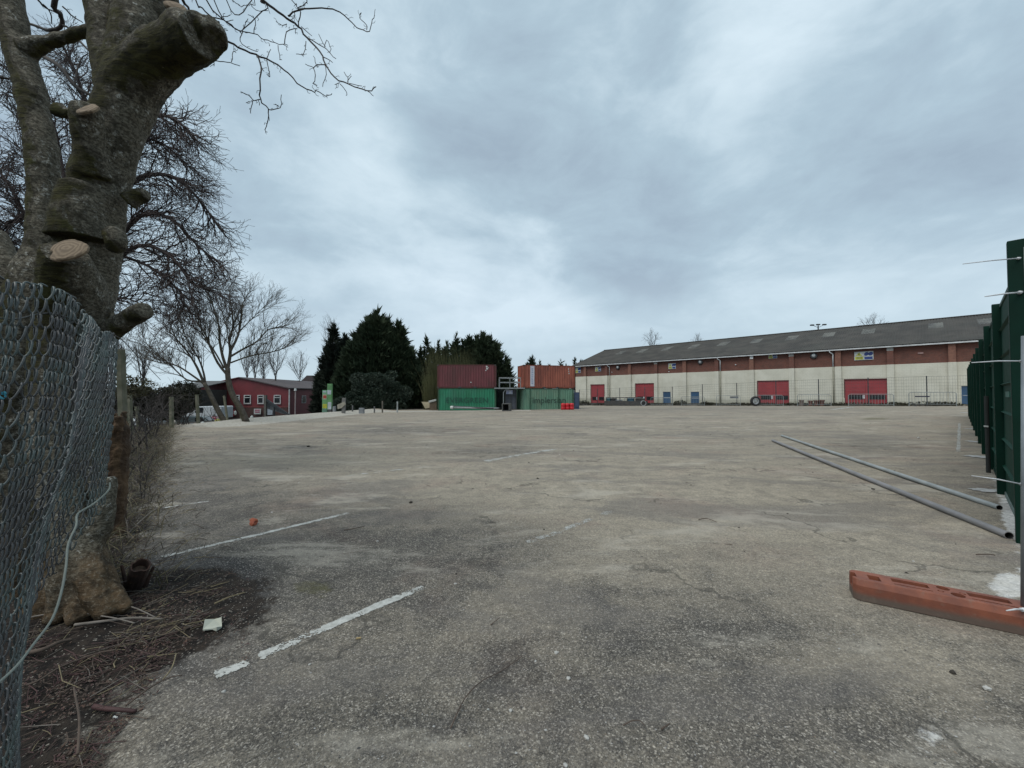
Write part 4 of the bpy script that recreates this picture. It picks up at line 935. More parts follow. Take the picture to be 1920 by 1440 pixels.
# ------------------------------------------------------------------ conifers and shrubs behind
CON = mat_foliage('conifer_needles', (.028, .044, .022), (.046, .064, .032), .5, .8)
CONB = mat_foliage('conifer_needles_blue', (.018, .026, .018), (.030, .038, .024), .5, .8)
BARK2 = pm('dull_bark', (.045, .038, .03), None, 3, .9)
def conifer(label, leaders, Y, seed, dens=1.0, mt=CON):
    """leaders: (apex px, apex py, half width px at foot, foot py); sprays point up and out round each leader"""
    rg = random.Random(seed); base = GT_(leaders[0][0], Y)
    q = thing('conifer_tree', label, 'tree', tuple(base), group='dark conifers behind the containers')
    m2 = MB(); tr = MB()
    for (ax, ay, hw, fy, dy) in leaders:
        YY_ = Y + dy; A = P(ax, ay, YY_); Bz = P(ax, fy, YY_).z; Rw = hw * YY_ / F; H = A.z - Bz
        tr.tube([Vector((A.x, YY_, min(Bz, base.z))), Vector((A.x, YY_, A.z - H * .05))], [.03 * H * .5 + .05, .02], 6)
        n = int(H * Rw * 60 * dens) + 60
        for _ in range(n):
            u = rg.random() ** .65; z = A.z - H * u
            prof = (u ** .78) * (1.0 if u < .8 else 1 - (u - .8) * .8)
            an = rg.uniform(0, 2 * math.pi)
            lob_ = mnoise.noise(Vector((math.cos(an) * 2.2 + ax, math.sin(an) * 2.2, z * 1.1))); rr_ = Rw * prof * (1 + .55 * lob_) * (rg.uniform(.70, 1.0) if rg.random() < .8 else rg.uniform(.3, .7))
            p = Vector((A.x + math.cos(an) * rr_, YY_ + math.sin(an) * rr_, z + rg.uniform(-.1, .1)))
            out = Vector((math.cos(an), math.sin(an), 0)); dr = (out * rg.uniform(.5, 1.0) + U * rg.uniform(.25, 1.0)).normalized() if u > .06 else (out * .3 + U).normalized()
            ln = rg.uniform(.35, .95) * (.7 + .3 * min(1, Rw / 3)) * (1.5 if rg.random() < .12 else 1)
            for k in range(4):
                d2 = (dr + Vector((rg.gauss(0, .3), rg.gauss(0, .3), rg.gauss(0, .22)))).normalized()
                sd_ = d2.cross(Vector((rg.gauss(0, 1), rg.gauss(0, 1), rg.gauss(0, 1)))).normalized() * ln * rg.uniform(.09, .2)
                s0 = p + dr * rg.uniform(-.25, .15)
                m2.add([s0 - sd_, s0 + sd_, s0 + d2 * ln + sd_ * .1, s0 + d2 * ln * .96], [(0, 1, 2, 3)])
    tr.build('trunk', BARK2, q); m2.build('crown', mt, q)
    return q
def GT_(px, Y):
    x = P(px, 740, Y).x; return Vector((x, Y, ground(x, Y)))
conifer('biggest dark conifer with several pointed tops, left of the containers', [(706, 586, 60, 775, 0), (694, 600, 66, 775, 0), (718, 596, 62, 775, .5), (680, 612, 55, 775, .5), (735, 620, 54, 775, .5), (748, 605, 42, 775, .5), (662, 640, 48, 775, -1), (770, 652, 34, 775, 0), (725, 600, 55, 775, 1), (690, 595, 40, 760, 1.5), (783, 690, 22, 775, -1)], 54, 11, 1.0)
conifer('slim ragged conifer at the left edge of the dark clump', [(626, 608, 26, 775, 0), (648, 628, 34, 775, 1), (640, 640, 34, 775, 1), (610, 655, 22, 775, 0), (618, 690, 28, 775, -1), (598, 700, 14, 775, 0)], 58, 12, 1.0, CONB)
conifer('wide dark conifer rising behind the maroon container', [(905, 626, 38, 775, 0), (880, 632, 32, 775, 1), (930, 645, 34, 775, 0), (948, 672, 26, 775, 0), (856, 628, 15, 775, -1), (890, 640, 45, 775, 1), (868, 640, 22, 775, 0), (895, 634, 46, 775, 1.5), (918, 634, 40, 775, 1.5), (852, 645, 24, 775, 0)], 56, 13, .95)
conifer('small pointed conifer between the big clump and the wide one', [(800, 634, 16, 775, 0), (822, 640, 12, 775, 1), (838, 643, 13, 775, 2), (790, 650, 14, 775, 0), (812, 655, 26, 775, 1), (835, 655, 26, 775, 1), (786, 668, 24, 775, 0)], 60, 14, .9)
conifer('low pointed conifer peeping over the orange container', [(998, 671, 16, 760, 0), (988, 682, 10, 760, 0), (1012, 681, 9, 760, 1)], 60, 15, 1.1)
conifer('tiny spire of a distant conifer above the right container', [(1052, 676, 5, 760, 0), (1062, 682, 4, 760, 0), (1030, 683, 5, 760, 1)], 66, 16, 1.4)
conifer('distant conifer top at the left gable of the warehouse', [(1078, 671, 9, 760, 0), (1090, 674, 8, 760, 0)], 96, 17, .8)
# rounded evergreen shrub
LAUR = mat_foliage('laurel_leaves', (.030, .048, .032), (.055, .072, .052), .9, .6)
Ys = 49
lob = []
for (px, py, rx, ry) in ((700, 722, 36, 26), (668, 728, 30, 24), (735, 724, 30, 26), (716, 745, 34, 20), (648, 745, 22, 22), (752, 742, 20, 20), (690, 705, 28, 18), (724, 700, 22, 14), (680, 752, 36, 18), (740, 755, 26, 14)):
    lob.append((P(px, py, Ys + rng.uniform(-.8, .8)), Vector((rx * Ys / F, 1.9, ry * Ys / F))))
lob = []
for _ in range(46):
    t_ = rng.uniform(0, math.pi); k_ = rng.random() ** .5; px_ = 700 + 66 * k_ * math.cos(t_); py_ = 766 - 74 * k_ * math.sin(t_); r_ = rng.uniform(.55, .95)
    lob.append((P(px_, py_, Ys - 1.8 * math.sqrt(max(0, 1 - k_ * k_)) + rng.uniform(-.3, .3)), Vector((r_ * 1.2, r_, r_ * .8))))
b0 = GT_(700, Ys); q = thing('evergreen_shrub', 'large rounded dark evergreen shrub in front of the biggest conifer', 'shrub', tuple(b0))
leafy('foliage', '', '', None, None, 26000, .17, LAUR, 5, parent=q, rings=lob, shell=.86)
m2 = MB()
for k in range(5): m2.tube([b0 + Vector((rng.uniform(-.5, .5), 0, 0)), P(700 + rng.uniform(-40, 40), 735, Ys)], [.12, .04], 6)
m2.build('stem', BARK2, q)

# twiggy plants ------------------------------------------------------
def wander(p, d, ln, k, rg, wig, grav=0.0):
    pts = [p.copy()]; d = d.normalized()
    for i in range(k):
        d = (d + Vector((rg.gauss(0, wig), rg.gauss(0, wig), rg.gauss(0, wig) + grav))).normalized(); p = p + d * (ln / k); pts.append(p.copy())
    return pts
def branchify(mb_, poly, r0, r1, level, rg, S):
    """adds a limb and, along it, its side shoots"""
    n = len(poly); rad = [r0 + (r1 - r0) * i / (n - 1) for i in range(n)]
    mb_.tube(poly, rad, S['sides'][level], cap=False)
    if level >= S['levels']: return
    L = sum((poly[i + 1] - poly[i]).length for i in range(n - 1)); m_ = max(2, int(L * S['dens'][level]))
    for j in range(m_):
        t = (S['start'][level] + (1 - S['start'][level]) * (j + rg.random()) / m_) * (n - 1); i = min(n - 2, int(t)); p = poly[i].lerp(poly[i + 1], t - i)
        tg = (poly[i + 1] - poly[i]).normalized(); sd_ = tg.cross(Vector((rg.gauss(0, 1), rg.gauss(0, 1), rg.gauss(0, 1)))).normalized()
        a = S['ang'] * rg.uniform(.7, 1.2); d = tg * math.cos(a) + sd_ * math.sin(a); d.z += S['up'][level]
        f = t / (n - 1); ln = S['len'][level] * (1 - .45 * f) * rg.uniform(.6, 1.25); rr_ = min(r0 + (r1 - r0) * f, S['rad'][level]) * rg.uniform(.6, .95)
        branchify(mb_, wander(p, d, ln, S['k'][level], rg, S['wig'], S['grav'][level]), rr_, max(S['tip'], rr_ * .25), level + 1, rg, S)
TW = pm('twig_bark', (.055, .045, .04), (.035, .03, .027), 3, .9)
TWR = pm('twig_bark_reddish', (.060, .042, .038), (.035, .027, .025), 3, .9)
# greenish willow shrubs behind the maroon container
WILL = pm('willow_twigs', (.105, .105, .042), (.07, .068, .03), .4, .9)
for i, (px, sp, top, Y, lb, n) in enumerate(((822, 30, 640, 51, 'greenish leafless willow shrub left of the maroon container', 420), (868, 32, 648, 50.5, 'brownish leafless willow shrub behind the maroon container', 420), (802, 12, 690, 47, 'thin greenish bush at the left edge of the stacked containers', 90))):
    rg = random.Random(40 + i); b0 = GT_(px, Y); q = thing('willow_shrub', lb, 'shrub', tuple(b0), group='leafless willows behind the containers'); m2 = MB()
    for k in range(n):
        x = rg.gauss(0, .5) * sp * Y / F; yj = rg.uniform(-1.5, 1.5); h = (P(px, top, Y).z - b0.z) * (1 - .35 * abs(x / (sp * Y / F)) ** 2) * rg.uniform(.6, 1.0)
        m2.tube(wander(b0 + Vector((x * .5, yj * .5, 0)), Vector((x * .12, yj * .06, 1)), h, 5, rg, .06), [.03, .025, .02, .015, .01, .006], 3, cap=False)
    m2.build('stems', WILL, q)
    if i == 1:
        for c_ in m2.v[:0]: pass

def px_poly(pts, Y0, Y1=None):
    Y1 = Y1 or Y0; n = len(pts); return [P(x, y, Y0 + (Y1 - Y0) * i / max(1, n - 1)) for i, (x, y) in enumerate(pts)]
def smooth_poly(pl, sub=3):
    out = []
    n = len(pl)
    for i in range(n - 1):
        p0, p1, p2, p3 = pl[max(0, i - 1)], pl[i], pl[i + 1], pl[min(n - 1, i + 2)]
        for k in range(sub):
            t = k / sub; out.append(.5 * ((2 * p1) + (p2 - p0) * t + (2 * p0 - 5 * p1 + 4 * p2 - p3) * t * t + (3 * p1 - p0 - 3 * p2 + p3) * t ** 3))
    out.append(pl[-1]); return out

def bare_tree(label, limbs, Y, S, seed, mt, trunk_n=1, group=None, name='bare_tree', thin=1.0):
    rg = random.Random(seed); p0 = limbs[0][0]; b0 = GT_(p0[0][0], Y)
    q = thing(name, label, 'tree', tuple(b0), group=group)
    tr = MB(); cr = MB()
    for i, (pts, r0, r1, y0, y1) in enumerate(limbs):
        pl = smooth_poly(px_poly(pts, y0, y1)); 
        if i < trunk_n: tr.tube(pl, [r0 + (r1 - r0) * k / (len(pl) - 1) for k in range(len(pl))], 8, cap=True)
        else: branchify(cr, pl, r0 * thin, max(.006, r1 * thin), 0, rg, S)
    tr.build('trunk', mt, q, smooth=True); cr.build('crown', mt, q, smooth=True); return q, cr
S1 = dict(levels=3, sides=(6, 4, 3, 3), dens=(4.4, 5.6, 6), start=(.22, .15, .1), ang=.62, up=(.35, .2, .1), len=(1.9, .95, .45), rad=(.030, .014, .009), k=(6, 4, 3), wig=.12, grav=(.02, .01, 0), tip=.0042)
Y1 = 22.5
bt, cr = bare_tree('spreading multi-stemmed leafless tree before the red building', [
    ([(462, 792), (452, 768), (436, 740), (428, 712), (427, 690)], .185, .12, Y1, Y1),
    ([(424, 795), (408, 768), (392, 735), (383, 718)], .16, .10, Y1 + .6, Y1 + .6),
    ([(427, 692), (432, 660), (430, 640), (437, 610), (434, 580), (430, 545)], .16, .03, Y1, Y1 + .6),
    ([(428, 700), (418, 670), (412, 640), (410, 610), (400, 575), (392, 550)], .15, .03, Y1, Y1 - .8),
    ([(431, 660), (446, 630), (452, 600), (455, 570), (468, 545)], .12, .02, Y1, Y1 + 1.2),
    ([(433, 668), (455, 655), (482, 640), (503, 618), (530, 612), (552, 605)], .10, .015, Y1, Y1 + 1),
    ([(433, 680), (470, 667), (510, 660), (540, 650), (556, 640)], .08, .012, Y1, Y1 - .6),
    ([(428, 705), (408, 680), (392, 645), (382, 620), (362, 600), (345, 590)], .12, .02, Y1, Y1 - 1),
    ([(383, 720), (370, 690), (355, 665), (335, 640), (312, 615), (290, 595)], .13, .015, Y1 + .6, Y1),
    ([(385, 722), (382, 700), (372, 672), (352, 640), (340, 610), (325, 580)], .11, .015, Y1 + .6, Y1 + 1.2),
    ([(383, 720), (355, 700), (330, 685), (300, 680), (270, 672), (248, 665)], .10, .012, Y1 + .6, Y1),
    ([(375, 715), (350, 712), (325, 690), (300, 668), (270, 640), (255, 625)], .09, .012, Y1 + .6, Y1 + 1),
    ([(420, 690), (400, 655), (380, 625), (372, 590), (360, 560)], .09, .012, Y1 + .3, Y1 + .3),
    ([(445, 625), (470, 600), (490, 580), (512, 560)], .06, .01, Y1 + .4, Y1 + .6),
    ([(430, 650), (425, 615), (415, 580), (412, 545)], .06, .01, Y1 + .4, Y1 + 1)], Y1, S1, 21, mat_bark('tree_bark_mid', (.095, .080, .064), (.050, .042, .034), (.036, .036, .016), (.16, .15, .12), .5, .4), 2, thin=.62)
# distant bare trees
S2 = dict(levels=3, sides=(5, 3, 3, 3), dens=(2.2, 2.4, 2.2), start=(.1, .1, .1), ang=.6, up=(.45, .3, .2), len=(2.2, 1.2, .6), rad=(.035, .018, .012), k=(4, 3, 2), wig=.12, grav=(.03, .02, 0), tip=.007)
for i, (px, by, ty, w, Y, lb) in enumerate(((463, 720, 640, 16, 62, 'slender distant bare tree left of the red gable peak'), (478, 720, 648, 10, 66, 'slender distant bare tree over the red gable slope'), (516, 720, 644, 20, 62, 'distant bare tree with a rounded crown over the red building roof'), (560, 720, 664, 20, 70, 'small rounded bare tree left of the dark conifers'),
                               (494, 720, 652, 10, 68, 'thin distant bare tree between two rounder crowns'), (1222, 650, 622, 14, 112, 'faint bare treetop over the left half of the warehouse roof'), (1308, 650, 630, 9, 118, 'faintest small bare treetop over the warehouse roof'), (1640, 620, 594, 26, 96, 'broad bare treetop over the right part of the warehouse roof'),
                               (620, 700, 600, 14, 60, 'wispy bare tree rising through the slim conifer'), (228, 730, 640, 12, 34, 'thin bare tree just right of the pollarded trunk'), (268, 730, 650, 16, 40, 'bare tree left of the spreading tree'))):
    b0 = GT_(px, Y); limbs = [([(px, 745), (px + 1, by), (px, (by + ty) / 2 + 22)], .12, .08, Y, Y)]
    rg = random.Random(60 + i)
    for k in range(6):
        f = -1 + 2 * (k + rg.random()) / 6; mid = (by + ty) / 2
        limbs.append(([(px, mid + rg.uniform(8, 44)), (px + f * w * .7, mid + 4 - (mid - ty) * .15), (px + f * w, ty + abs(f) * 22)], .05, .015, Y, Y + rg.uniform(-1.5, 1.5)))
    bare_tree(lb, limbs, Y, S2, 70 + i, TW, 1, 'distant leafless trees')
    # ground the trunk
# bushy drooping thorn tree behind the pollard
S3 = dict(levels=3, sides=(5, 3, 3, 3), dens=(12, 10, 10), start=(.12, .1, .1), ang=.75, up=(.05, -.02, .05), len=(1.05, .52, .26), rad=(.020, .010, .0065), k=(5, 4, 3), wig=.20, grav=(-.05, -.04, 0), tip=.0036)
Yb = 8.0
bare_tree('dense twiggy thorn tree behind the pollarded trunk', [
    ([(118, 800), (120, 700), (118, 600), (125, 520)], .16, .11, Yb, Yb),
    ([(125, 540), (150, 420), (190, 300), (230, 230), (285, 215), (330, 225), (375, 270)], .09, .012, Yb, Yb - .3),
    ([(125, 520), (180, 430), (250, 340), (320, 330), (370, 370), (412, 430)], .08, .012, Yb, Yb + .3),
    ([(125, 530), (200, 470), (262, 405), (320, 410), (370, 460), (420, 500)], .07, .010, Yb, Yb + .1),
    ([(125, 540), (200, 500), (260, 460), (320, 480), (360, 530), (400, 545)], .06, .010, Yb, Yb - .4),
    ([(230, 480), (280, 500), (320, 530), (345, 560), (330, 610)], .035, .008, Yb, Yb - .4),
    ([(150, 420), (175, 300), (165, 210), (140, 130), (120, 100)], .06, .010, Yb, Yb + .5),
    ([(125, 500), (90, 400), (60, 300), (40, 200), (20, 130)], .06, .010, Yb, Yb + .5),
    ([(120, 520), (60, 430), (20, 350), (-20, 300)], .06, .010, Yb, Yb),
    ([(120, 480), (60, 400), (10, 420), (-30, 380)], .05, .010, Yb, Yb - .3),
    ([(160, 400), (230, 300), (270, 260), (320, 280), (360, 330)], .045, .009, Yb, Yb + .6),
    ([(150, 440), (120, 330), (100, 230), (60, 180)], .045, .009, Yb, Yb + .2),
    ([(120, 480), (40, 470), (0, 460), (-40, 470)], .045, .009, Yb, Yb + .2),
    ([(115, 600), (170, 570), (240, 560), (290, 590)], .035, .007, Yb, Yb - .2)], Yb, S3, 31, TWR, 1)

# ------------------------------------------------------------------ pollarded tree by the fence
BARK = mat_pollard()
def Rm(px, Y): return px * Y / F
TY = 3.0
b0 = Vector((G(190, 1150).x, 2.95, ground(-3, 2.95)))
pol = thing('pollarded_tree', 'thick pollarded two-stemmed tree with mossy bark and sawn stubs behind the wire fence', 'tree', tuple(b0))
tm = MB()
def limb(pts, n=14, sub=4, parent_mb=None):
    """pts: (px, py, radius px, Y)"""
    ps = [P(a, b, c) for a, b, r_, c in pts]; rs = [Rm(r_, c) * 1.17 / math.sqrt(1 + ((a - CX) / F) ** 2) for a, b, r_, c in pts]   # off-axis bodies look wider
    sp2 = smooth_poly(ps, sub); m = len(ps); rr_ = []
    for i in range(m - 1):
        for k in range(sub): rr_.append(rs[i] + (rs[i + 1] - rs[i]) * (k / sub))
    rr_.append(rs[-1]); (parent_mb or tm).tube(sp2, rr_, n)
# right main stem
limb([(156, 1170, 60, 2.95), (148, 1080, 52, 2.98), (136, 980, 54, 3.0), (122, 850, 64, 3.02), (128, 700, 68, 3.05), (146, 560, 66, 3.08), (172, 450, 56, 3.1), (190, 350, 48, 3.12), (212, 260, 52, 3.13), (236, 190, 54, 3.15), (246, 130, 52, 3.15)])
limb([(232, 190, 56, 3.15), (262, 145, 52, 3.12), (300, 108, 50, 3.08), (340, 84, 46, 3.0), (366, 70, 44, 2.94), (380, 66, 40, 2.9)])         # stub pointing right
limb([(232, 180, 50, 3.15), (216, 90, 42, 3.2), (200, 20, 44, 3.22), (192, -60, 44, 3.25), (186, -220, 36, 3.3), (196, -420, 26, 3.35), (190, -560, 12, 3.35)])        # leader left
limb([(250, 120, 44, 3.2), (278, 60, 42, 3.25), (295, 0, 40, 3.3), (300, -60, 38, 3.3), (310, -200, 32, 3.3), (300, -340, 26, 3.3), (320, -520, 12, 3.3)])       # leader right
limb([(228, 150, 36, 3.08), (255, 60, 46, 3.15), (255, 10, 46, 3.2)])
# left stem
limb([(50, 1140, 66, 3.3), (40, 900, 80, 3.3), (50, 700, 82, 3.28), (76, 560, 66, 3.25), (84, 470, 38, 3.25), (82, 380, 31, 3.28), (78, 290, 31, 3.3), (66, 210, 29, 3.35), (46, 130, 30, 3.4), (28, 60, 28, 3.45), (20, -20, 26, 3.5), (14, -180, 22, 3.55), (30, -360, 16, 3.6), (20, -520, 8, 3.6)])
limb([(48, 95, 26, 3.4), (90, 80, 15, 3.42), (135, 66, 12, 3.43), (190, 48, 12, 3.35)])        # cross branch
limb([(0, 500, 60, 3.35), (20, 620, 80, 3.3), (30, 760, 90, 3.3)])
limb([(-30, 440, 40, 3.4), (0, 510, 50, 3.35)])
# sawn stubs and burrs
limb([(172, 330, 34, 2.98), (168, 270, 29, 2.92), (164, 215, 27, 2.86), (163, 200, 26, 2.85)])
limb([(175, 310, 40, 3.0), (164, 340, 34, 3.0), (160, 400, 34, 3.0)])
limb([(140, 600, 66, 2.98), (136, 550, 62, 2.86), (128, 500, 52, 2.72), (126, 474, 43, 2.66)])
limb([(160, 360, 48, 3.0), (150, 400, 50, 2.97), (150, 450, 60, 2.98)])
limb([(205, 625, 24, 3.0), (236, 600, 19, 2.97), (262, 584, 20, 2.95), (272, 580, 17, 2.94)])
limb([(240, 380, 20, 3.1), (262, 368, 18, 3.12), (276, 364, 13, 3.12)])
limb([(212, 440, 22, 2.98), (216, 452, 22, 2.96), (216, 470, 16, 3.0)])
limb([(110, 205, 20, 3.3), (124, 212, 12, 3.28), (134, 208, 7, 3.27)])
limb([(345, 62, 42, 2.98), (352, 60, 36, 2.90)]); limb([(392, 60, 34, 2.95), (402, 74, 26, 2.93)])
# buttress roots
limb([(158, 1030, 40, 2.95), (188, 1095, 32, 2.9), (216, 1122, 22, 2.86), (240, 1142, 11, 2.85)])
limb([(150, 1050, 40, 2.9), (150, 1120, 30, 2.82), (150, 1168, 20, 2.74)])
limb([(148, 1000, 38, 2.95), (164, 1065, 30, 2.86), (182, 1125, 24, 2.78), (200, 1156, 16, 2.76)])
limb([(125, 940, 42, 2.95), (132, 1020, 34, 2.88), (122, 1100, 28, 2.80), (100, 1165, 22, 2.76)])
limb([(180, 1010, 26, 2.98), (196, 960, 20, 2.98), (190, 900, 24, 3.0)])
limb([(110, 1060, 46, 3.0), (80, 1130, 38, 2.9), (60, 1180, 28, 2.85)])
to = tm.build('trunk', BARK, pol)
md = to.modifiers.new('r', 'REMESH'); md.mode = 'VOXEL'; md.voxel_size = 0.013
md = to.modifiers.new('sm', 'SMOOTH'); md.iterations = 5; md.factor = .5
tx = bpy.data.textures.new('lump', 'CLOUDS'); tx.noise_scale = .32; tx.noise_depth = 2
md = to.modifiers.new('d', 'DISPLACE'); md.texture = tx; md.strength = .05; md.mid_level = .5; md.texture_coords = 'OBJECT'
oe = bpy.data.objects.new('tmp', None)
md.texture_coords = 'LOCAL'
tx2 = bpy.data.textures.new('fine', 'CLOUDS'); tx2.noise_scale = .09; tx2.noise_depth = 4
md = to.modifiers.new('d2', 'DISPLACE'); md.texture = tx2; md.strength = .020; md.mid_level = .5; md.texture_coords = 'LOCAL'
bpy.data.objects.remove(oe)
bake(to); to.data.polygons.foreach_set('use_smooth', [True] * len(to.data.polygons))
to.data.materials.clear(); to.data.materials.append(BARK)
CUT = mat_cut()
def cutface(px, py, Y, rx, ry, nrm, xd=(1, 0, 0)):
    """pale sawn face with a ragged rim on a stub"""
    c = P(px, py, Y); nrm = Vector(nrm).normalized(); x = Vector(xd); x = (x - nrm * x.dot(nrm)).normalized(); y = nrm.cross(x)
    rx, ry = Rm(rx, Y) * .80, Rm(ry, Y) * .9; n = 26; rg = random.Random(int(px)); vs = []; o = bpy.data.objects
    for h, k in ((-.012, 1.0), (0, .985), (.006, .9)):
        for i in range(n):
            t = 2 * math.pi * i / n; j = 1 + .06 * math.sin(3 * t + px) + .14 * mnoise.noise(Vector((math.cos(t) * 2.2 + px, math.sin(t) * 2.2, 0))) - (.22 if 3.4 < t < 4.1 and px < 150 else 0); vs.append(x * math.cos(t) * rx * k * j + y * math.sin(t) * ry * k * j + nrm * h)
    vs.append(nrm * .014); fs = []
    for r_ in range(2):
        for i in range(n): fs.append((r_ * n + i, r_ * n + (i + 1) % n, (r_ + 1) * n + (i + 1) % n, (r_ + 1) * n + i))
    for i in range(n): fs.append((2 * n + i, 2 * n + (i + 1) % n, 3 * n))
    m2 = MB(); m2.add(vs, fs); ob = m2.build('sawn_stub', CUT, pol, world=False); ob.location = c - b0; return ob
cutface(127, 468, 2.60, 42, 31, (.05, -.88, .48), (1, 0, -.06))
cutface(164, 204, 2.78, 30, 20, (-.1, -.85, .55), (1, 0, -.62))
cutface(330, 12, 2.97, 24, 14, (.35, -.75, .4))
# the fine branches reaching over the yard
tb = MB()
def zo(l): return [(x / 4 + 340, y / 4) for x, y in l]
LB = [([(600, -20), (600, 0), (690, 60), (790, 140), (880, 200), (940, 280), (1040, 390), (1080, 480), (1150, 580), (1250, 630), (1390, 685), (1460, 650)], 3.6, .8),
 ([(800, 120), (860, 80), (960, 65), (1100, 68), (1190, 92), (1280, 170), (1340, 215), (1410, 235), (1430, 150), (1450, 115)], 2.0, .6),
 ([(1390, 225), (1385, 185), (1340, 135), (1350, 95)], 1, .6), ([(880, 200), (890, 90), (880, 60), (930, 30), (945, -10)], 1.4, .8), ([(900, 200), (980, 270)], 1, .5), ([(940, 280), (1080, 365), (1160, 440)], 1.3, .6),
 ([(1070, 430), (1135, 470)], 1.2, .5), ([(1075, 350), (1090, 300), (1120, 350), (1115, 400)], .9, .5), ([(1080, 350), (1030, 255)], .9, .5),
 ([(1075, 485), (1020, 485), (995, 510), (1005, 590), (990, 630), (1020, 640)], 1.2, .5), ([(995, 510), (930, 480)], .8, .5), ([(1010, 480), (990, 420)], .8, .5), ([(1075, 485), (1085, 560), (1060, 650)], .9, .4),
 ([(1250, 630), (1245, 580), (1220, 540)], 1, .5), ([(1245, 610), (1275, 570)], .7, .4), ([(1190, 620), (1150, 635)], .8, .5), ([(1190, 630), (1240, 690), (1235, 715)], .8, .5), ([(1260, 625), (1355, 645)], .8, .5), ([(1400, 685), (1440, 720)], .9, .5), ([(1380, 685), (1360, 665)], .6, .4),
 ([(110, -10), (160, 60), (230, 130), (320, 150), (430, 230), (545, 255), (620, 295), (700, 320), (800, 340)], 1.8, .6), ([(190, -10), (300, 130), (380, 190), (450, 250)], 1.7, .9), ([(240, -10), (320, 140)], 1.3, .9),
 ([(460, 240), (440, 310), (520, 370), (575, 385)], 1, .5), ([(545, 250), (555, 150), (500, 110)], 1, .5), ([(455, 235), (480, 180), (500, 140)], .9, .5),
 ([(330, 300), (430, 355), (560, 410), (640, 440), (720, 490), (800, 550), (900, 650), (1000, 690), (1010, 680), (1085, 720), (1130, 700)], 2.3, .6),
 ([(570, 420), (600, 500), (590, 640), (590, 745), (650, 820), (650, 900), (630, 970), (645, 990)], 1.8, .6), ([(590, 745), (540, 750), (500, 710), (445, 695)], 1.1, .5), ([(540, 750), (525, 800), (520, 850)], .9, .5), ([(520, 765), (485, 770)], .7, .4), ([(580, 745), (585, 790)], .7, .4),
 ([(650, 820), (740, 810), (750, 710)], 1.1, .5), ([(735, 800), (705, 780)], .7, .4), ([(640, 440), (670, 370)], 1, .5), ([(640, 445), (665, 570), (640, 555)], 1, .5), ([(600, 500), (620, 535)], .7, .4), ([(1090, 720), (1095, 735)], .6, .4),
 ([(225, 455), (290, 460), (370, 470), (440, 495)], 1, .5), ([(375, 465), (385, 390), (410, 395)], .8, .4), ([(245, 460), (245, 495)], .7, .4), ([(150, 505), (178, 530)], .8, .4),
 ([(330, -10), (430, 115), (530, 0)], 1.1, .8), ([(620, -10), (610, 80), (480, 210), (440, 240)], 1.4, .8), ([(725, 340), (740, 450)], .9, .4), ([(735, 445), (755, 450)], .6, .4), ([(775, 325), (790, 240), (870, 215)], 1.2, .8), ([(790, 180), (760, 195), (710, 160)], 1, .4), ([(860, 215), (860, 255)], .8, .4),
 ([(935, 310), (920, 400), (860, 405)], 1, .5), ([(905, 400), (915, 425)], .6, .4), ([(850, 80), (845, 130), (820, 150)], 1, .6), ([(820, -10), (860, 30), (880, 70)], 1, .8), ([(545, -10), (520, 30), (560, 75), (650, 80)], .9, .5), ([(290, 130), (370, 110)], .9, .5), ([(340, 160), (390, 150)], .8, .5), ([(270, 170), (200, 160)], .8, .6), ([(700, 320), (680, 295)], .6, .4), ([(655, 320), (660, 345)], .6, .4), ([(760, 330), (800, 355)], .6, .4), ([(250, 190), (350, 230)], .9, .5), ([(380, 0), (430, 40), (480, 40)], .8, .5)]
LB2 = [([(410, -10), (450, 100), (470, 180), (400, 230), (300, 205), (220, 180)], 7, 3.0), ([(460, 180), (520, 215)], 3, 2), ([(285, 0), (340, 60), (420, 90), (460, 110)], 2.2, 1.2), ([(320, 30), (380, 100), (390, 180)], 1.8, 1), ([(470, 50), (560, 130), (620, 170)], 2, 1), ([(-10, 580), (120, 600), (300, 690), (420, 780)], 2.6, 1.6),
       ([(590, 300), (700, 410)], 3, 2), ([(320, 420), (440, 490), (560, 640), (700, 730)], 5.5, 3), ([(440, 490), (520, 560)], 2, 1), ([(600, 700), (560, 600), (600, 450), (660, 400)], 2, 1), ([(1370, 0), (1420, 90)], 3, 2)]
rg = random.Random(5)
def twig_line(pts, r0, r1, Y0):
    if pts[0][1] < 0: pts = [(302, -330), (pts[0][0] * .6 + 302 * .4, -150)] + pts      # joins the leader above the view
    Ys_ = [Y0 + .35 * math.sin(x * .011 + 1) + .2 * math.sin(y * .03) for x, y in pts]
    if pts[0][1] < -300: Ys_[0] = 3.3
    pl = smooth_poly([P(x, y, Y) for (x, y), Y in zip(pts, Ys_)], 3); n = len(pl); pl = [pl[0]] + [p + Vector((rg.gauss(0, 1), 0, rg.gauss(0, 1))) * .004 for p in pl[1:-1]] + [pl[-1]]
    tb.tube(pl, [Rm(r0 + (r1 - r0) * i / (n - 1), Y0) * 1.05 for i in range(n)], 5, cap=True)
    for i in range(1, n - 1):               # spurs and buds
        if rg.random() < .42:
            d = (pl[i + 1] - pl[i - 1]).normalized(); s = d.cross(Vector((0, 1, 0))) * rg.choice((-1, 1)) + d * .4; e_ = pl[i] + s.normalized() * rg.uniform(.015, .045)
            tb.tube([pl[i], e_, e_ + (d + Vector((0, 0, rg.uniform(-.5, .5)))).normalized() * .02], [Rm(.5, Y0), Rm(.45, Y0), Rm(.4, Y0)], 4, cap=False)
for l, r0, r1 in LB: twig_line(zo(l), r0 * .8, max(.55, r1), 3.7)
for l, r0, r1 in LB2: twig_line([(x / 4, y / 4) for x, y in l], r0 * .8, r1 * .8, 3.6)
tag(tb.build('branches', pm('branch_bark', (.045, .035, .029), (.028, .022, .019), 6, .85), pol, smooth=True), kind='stuff')

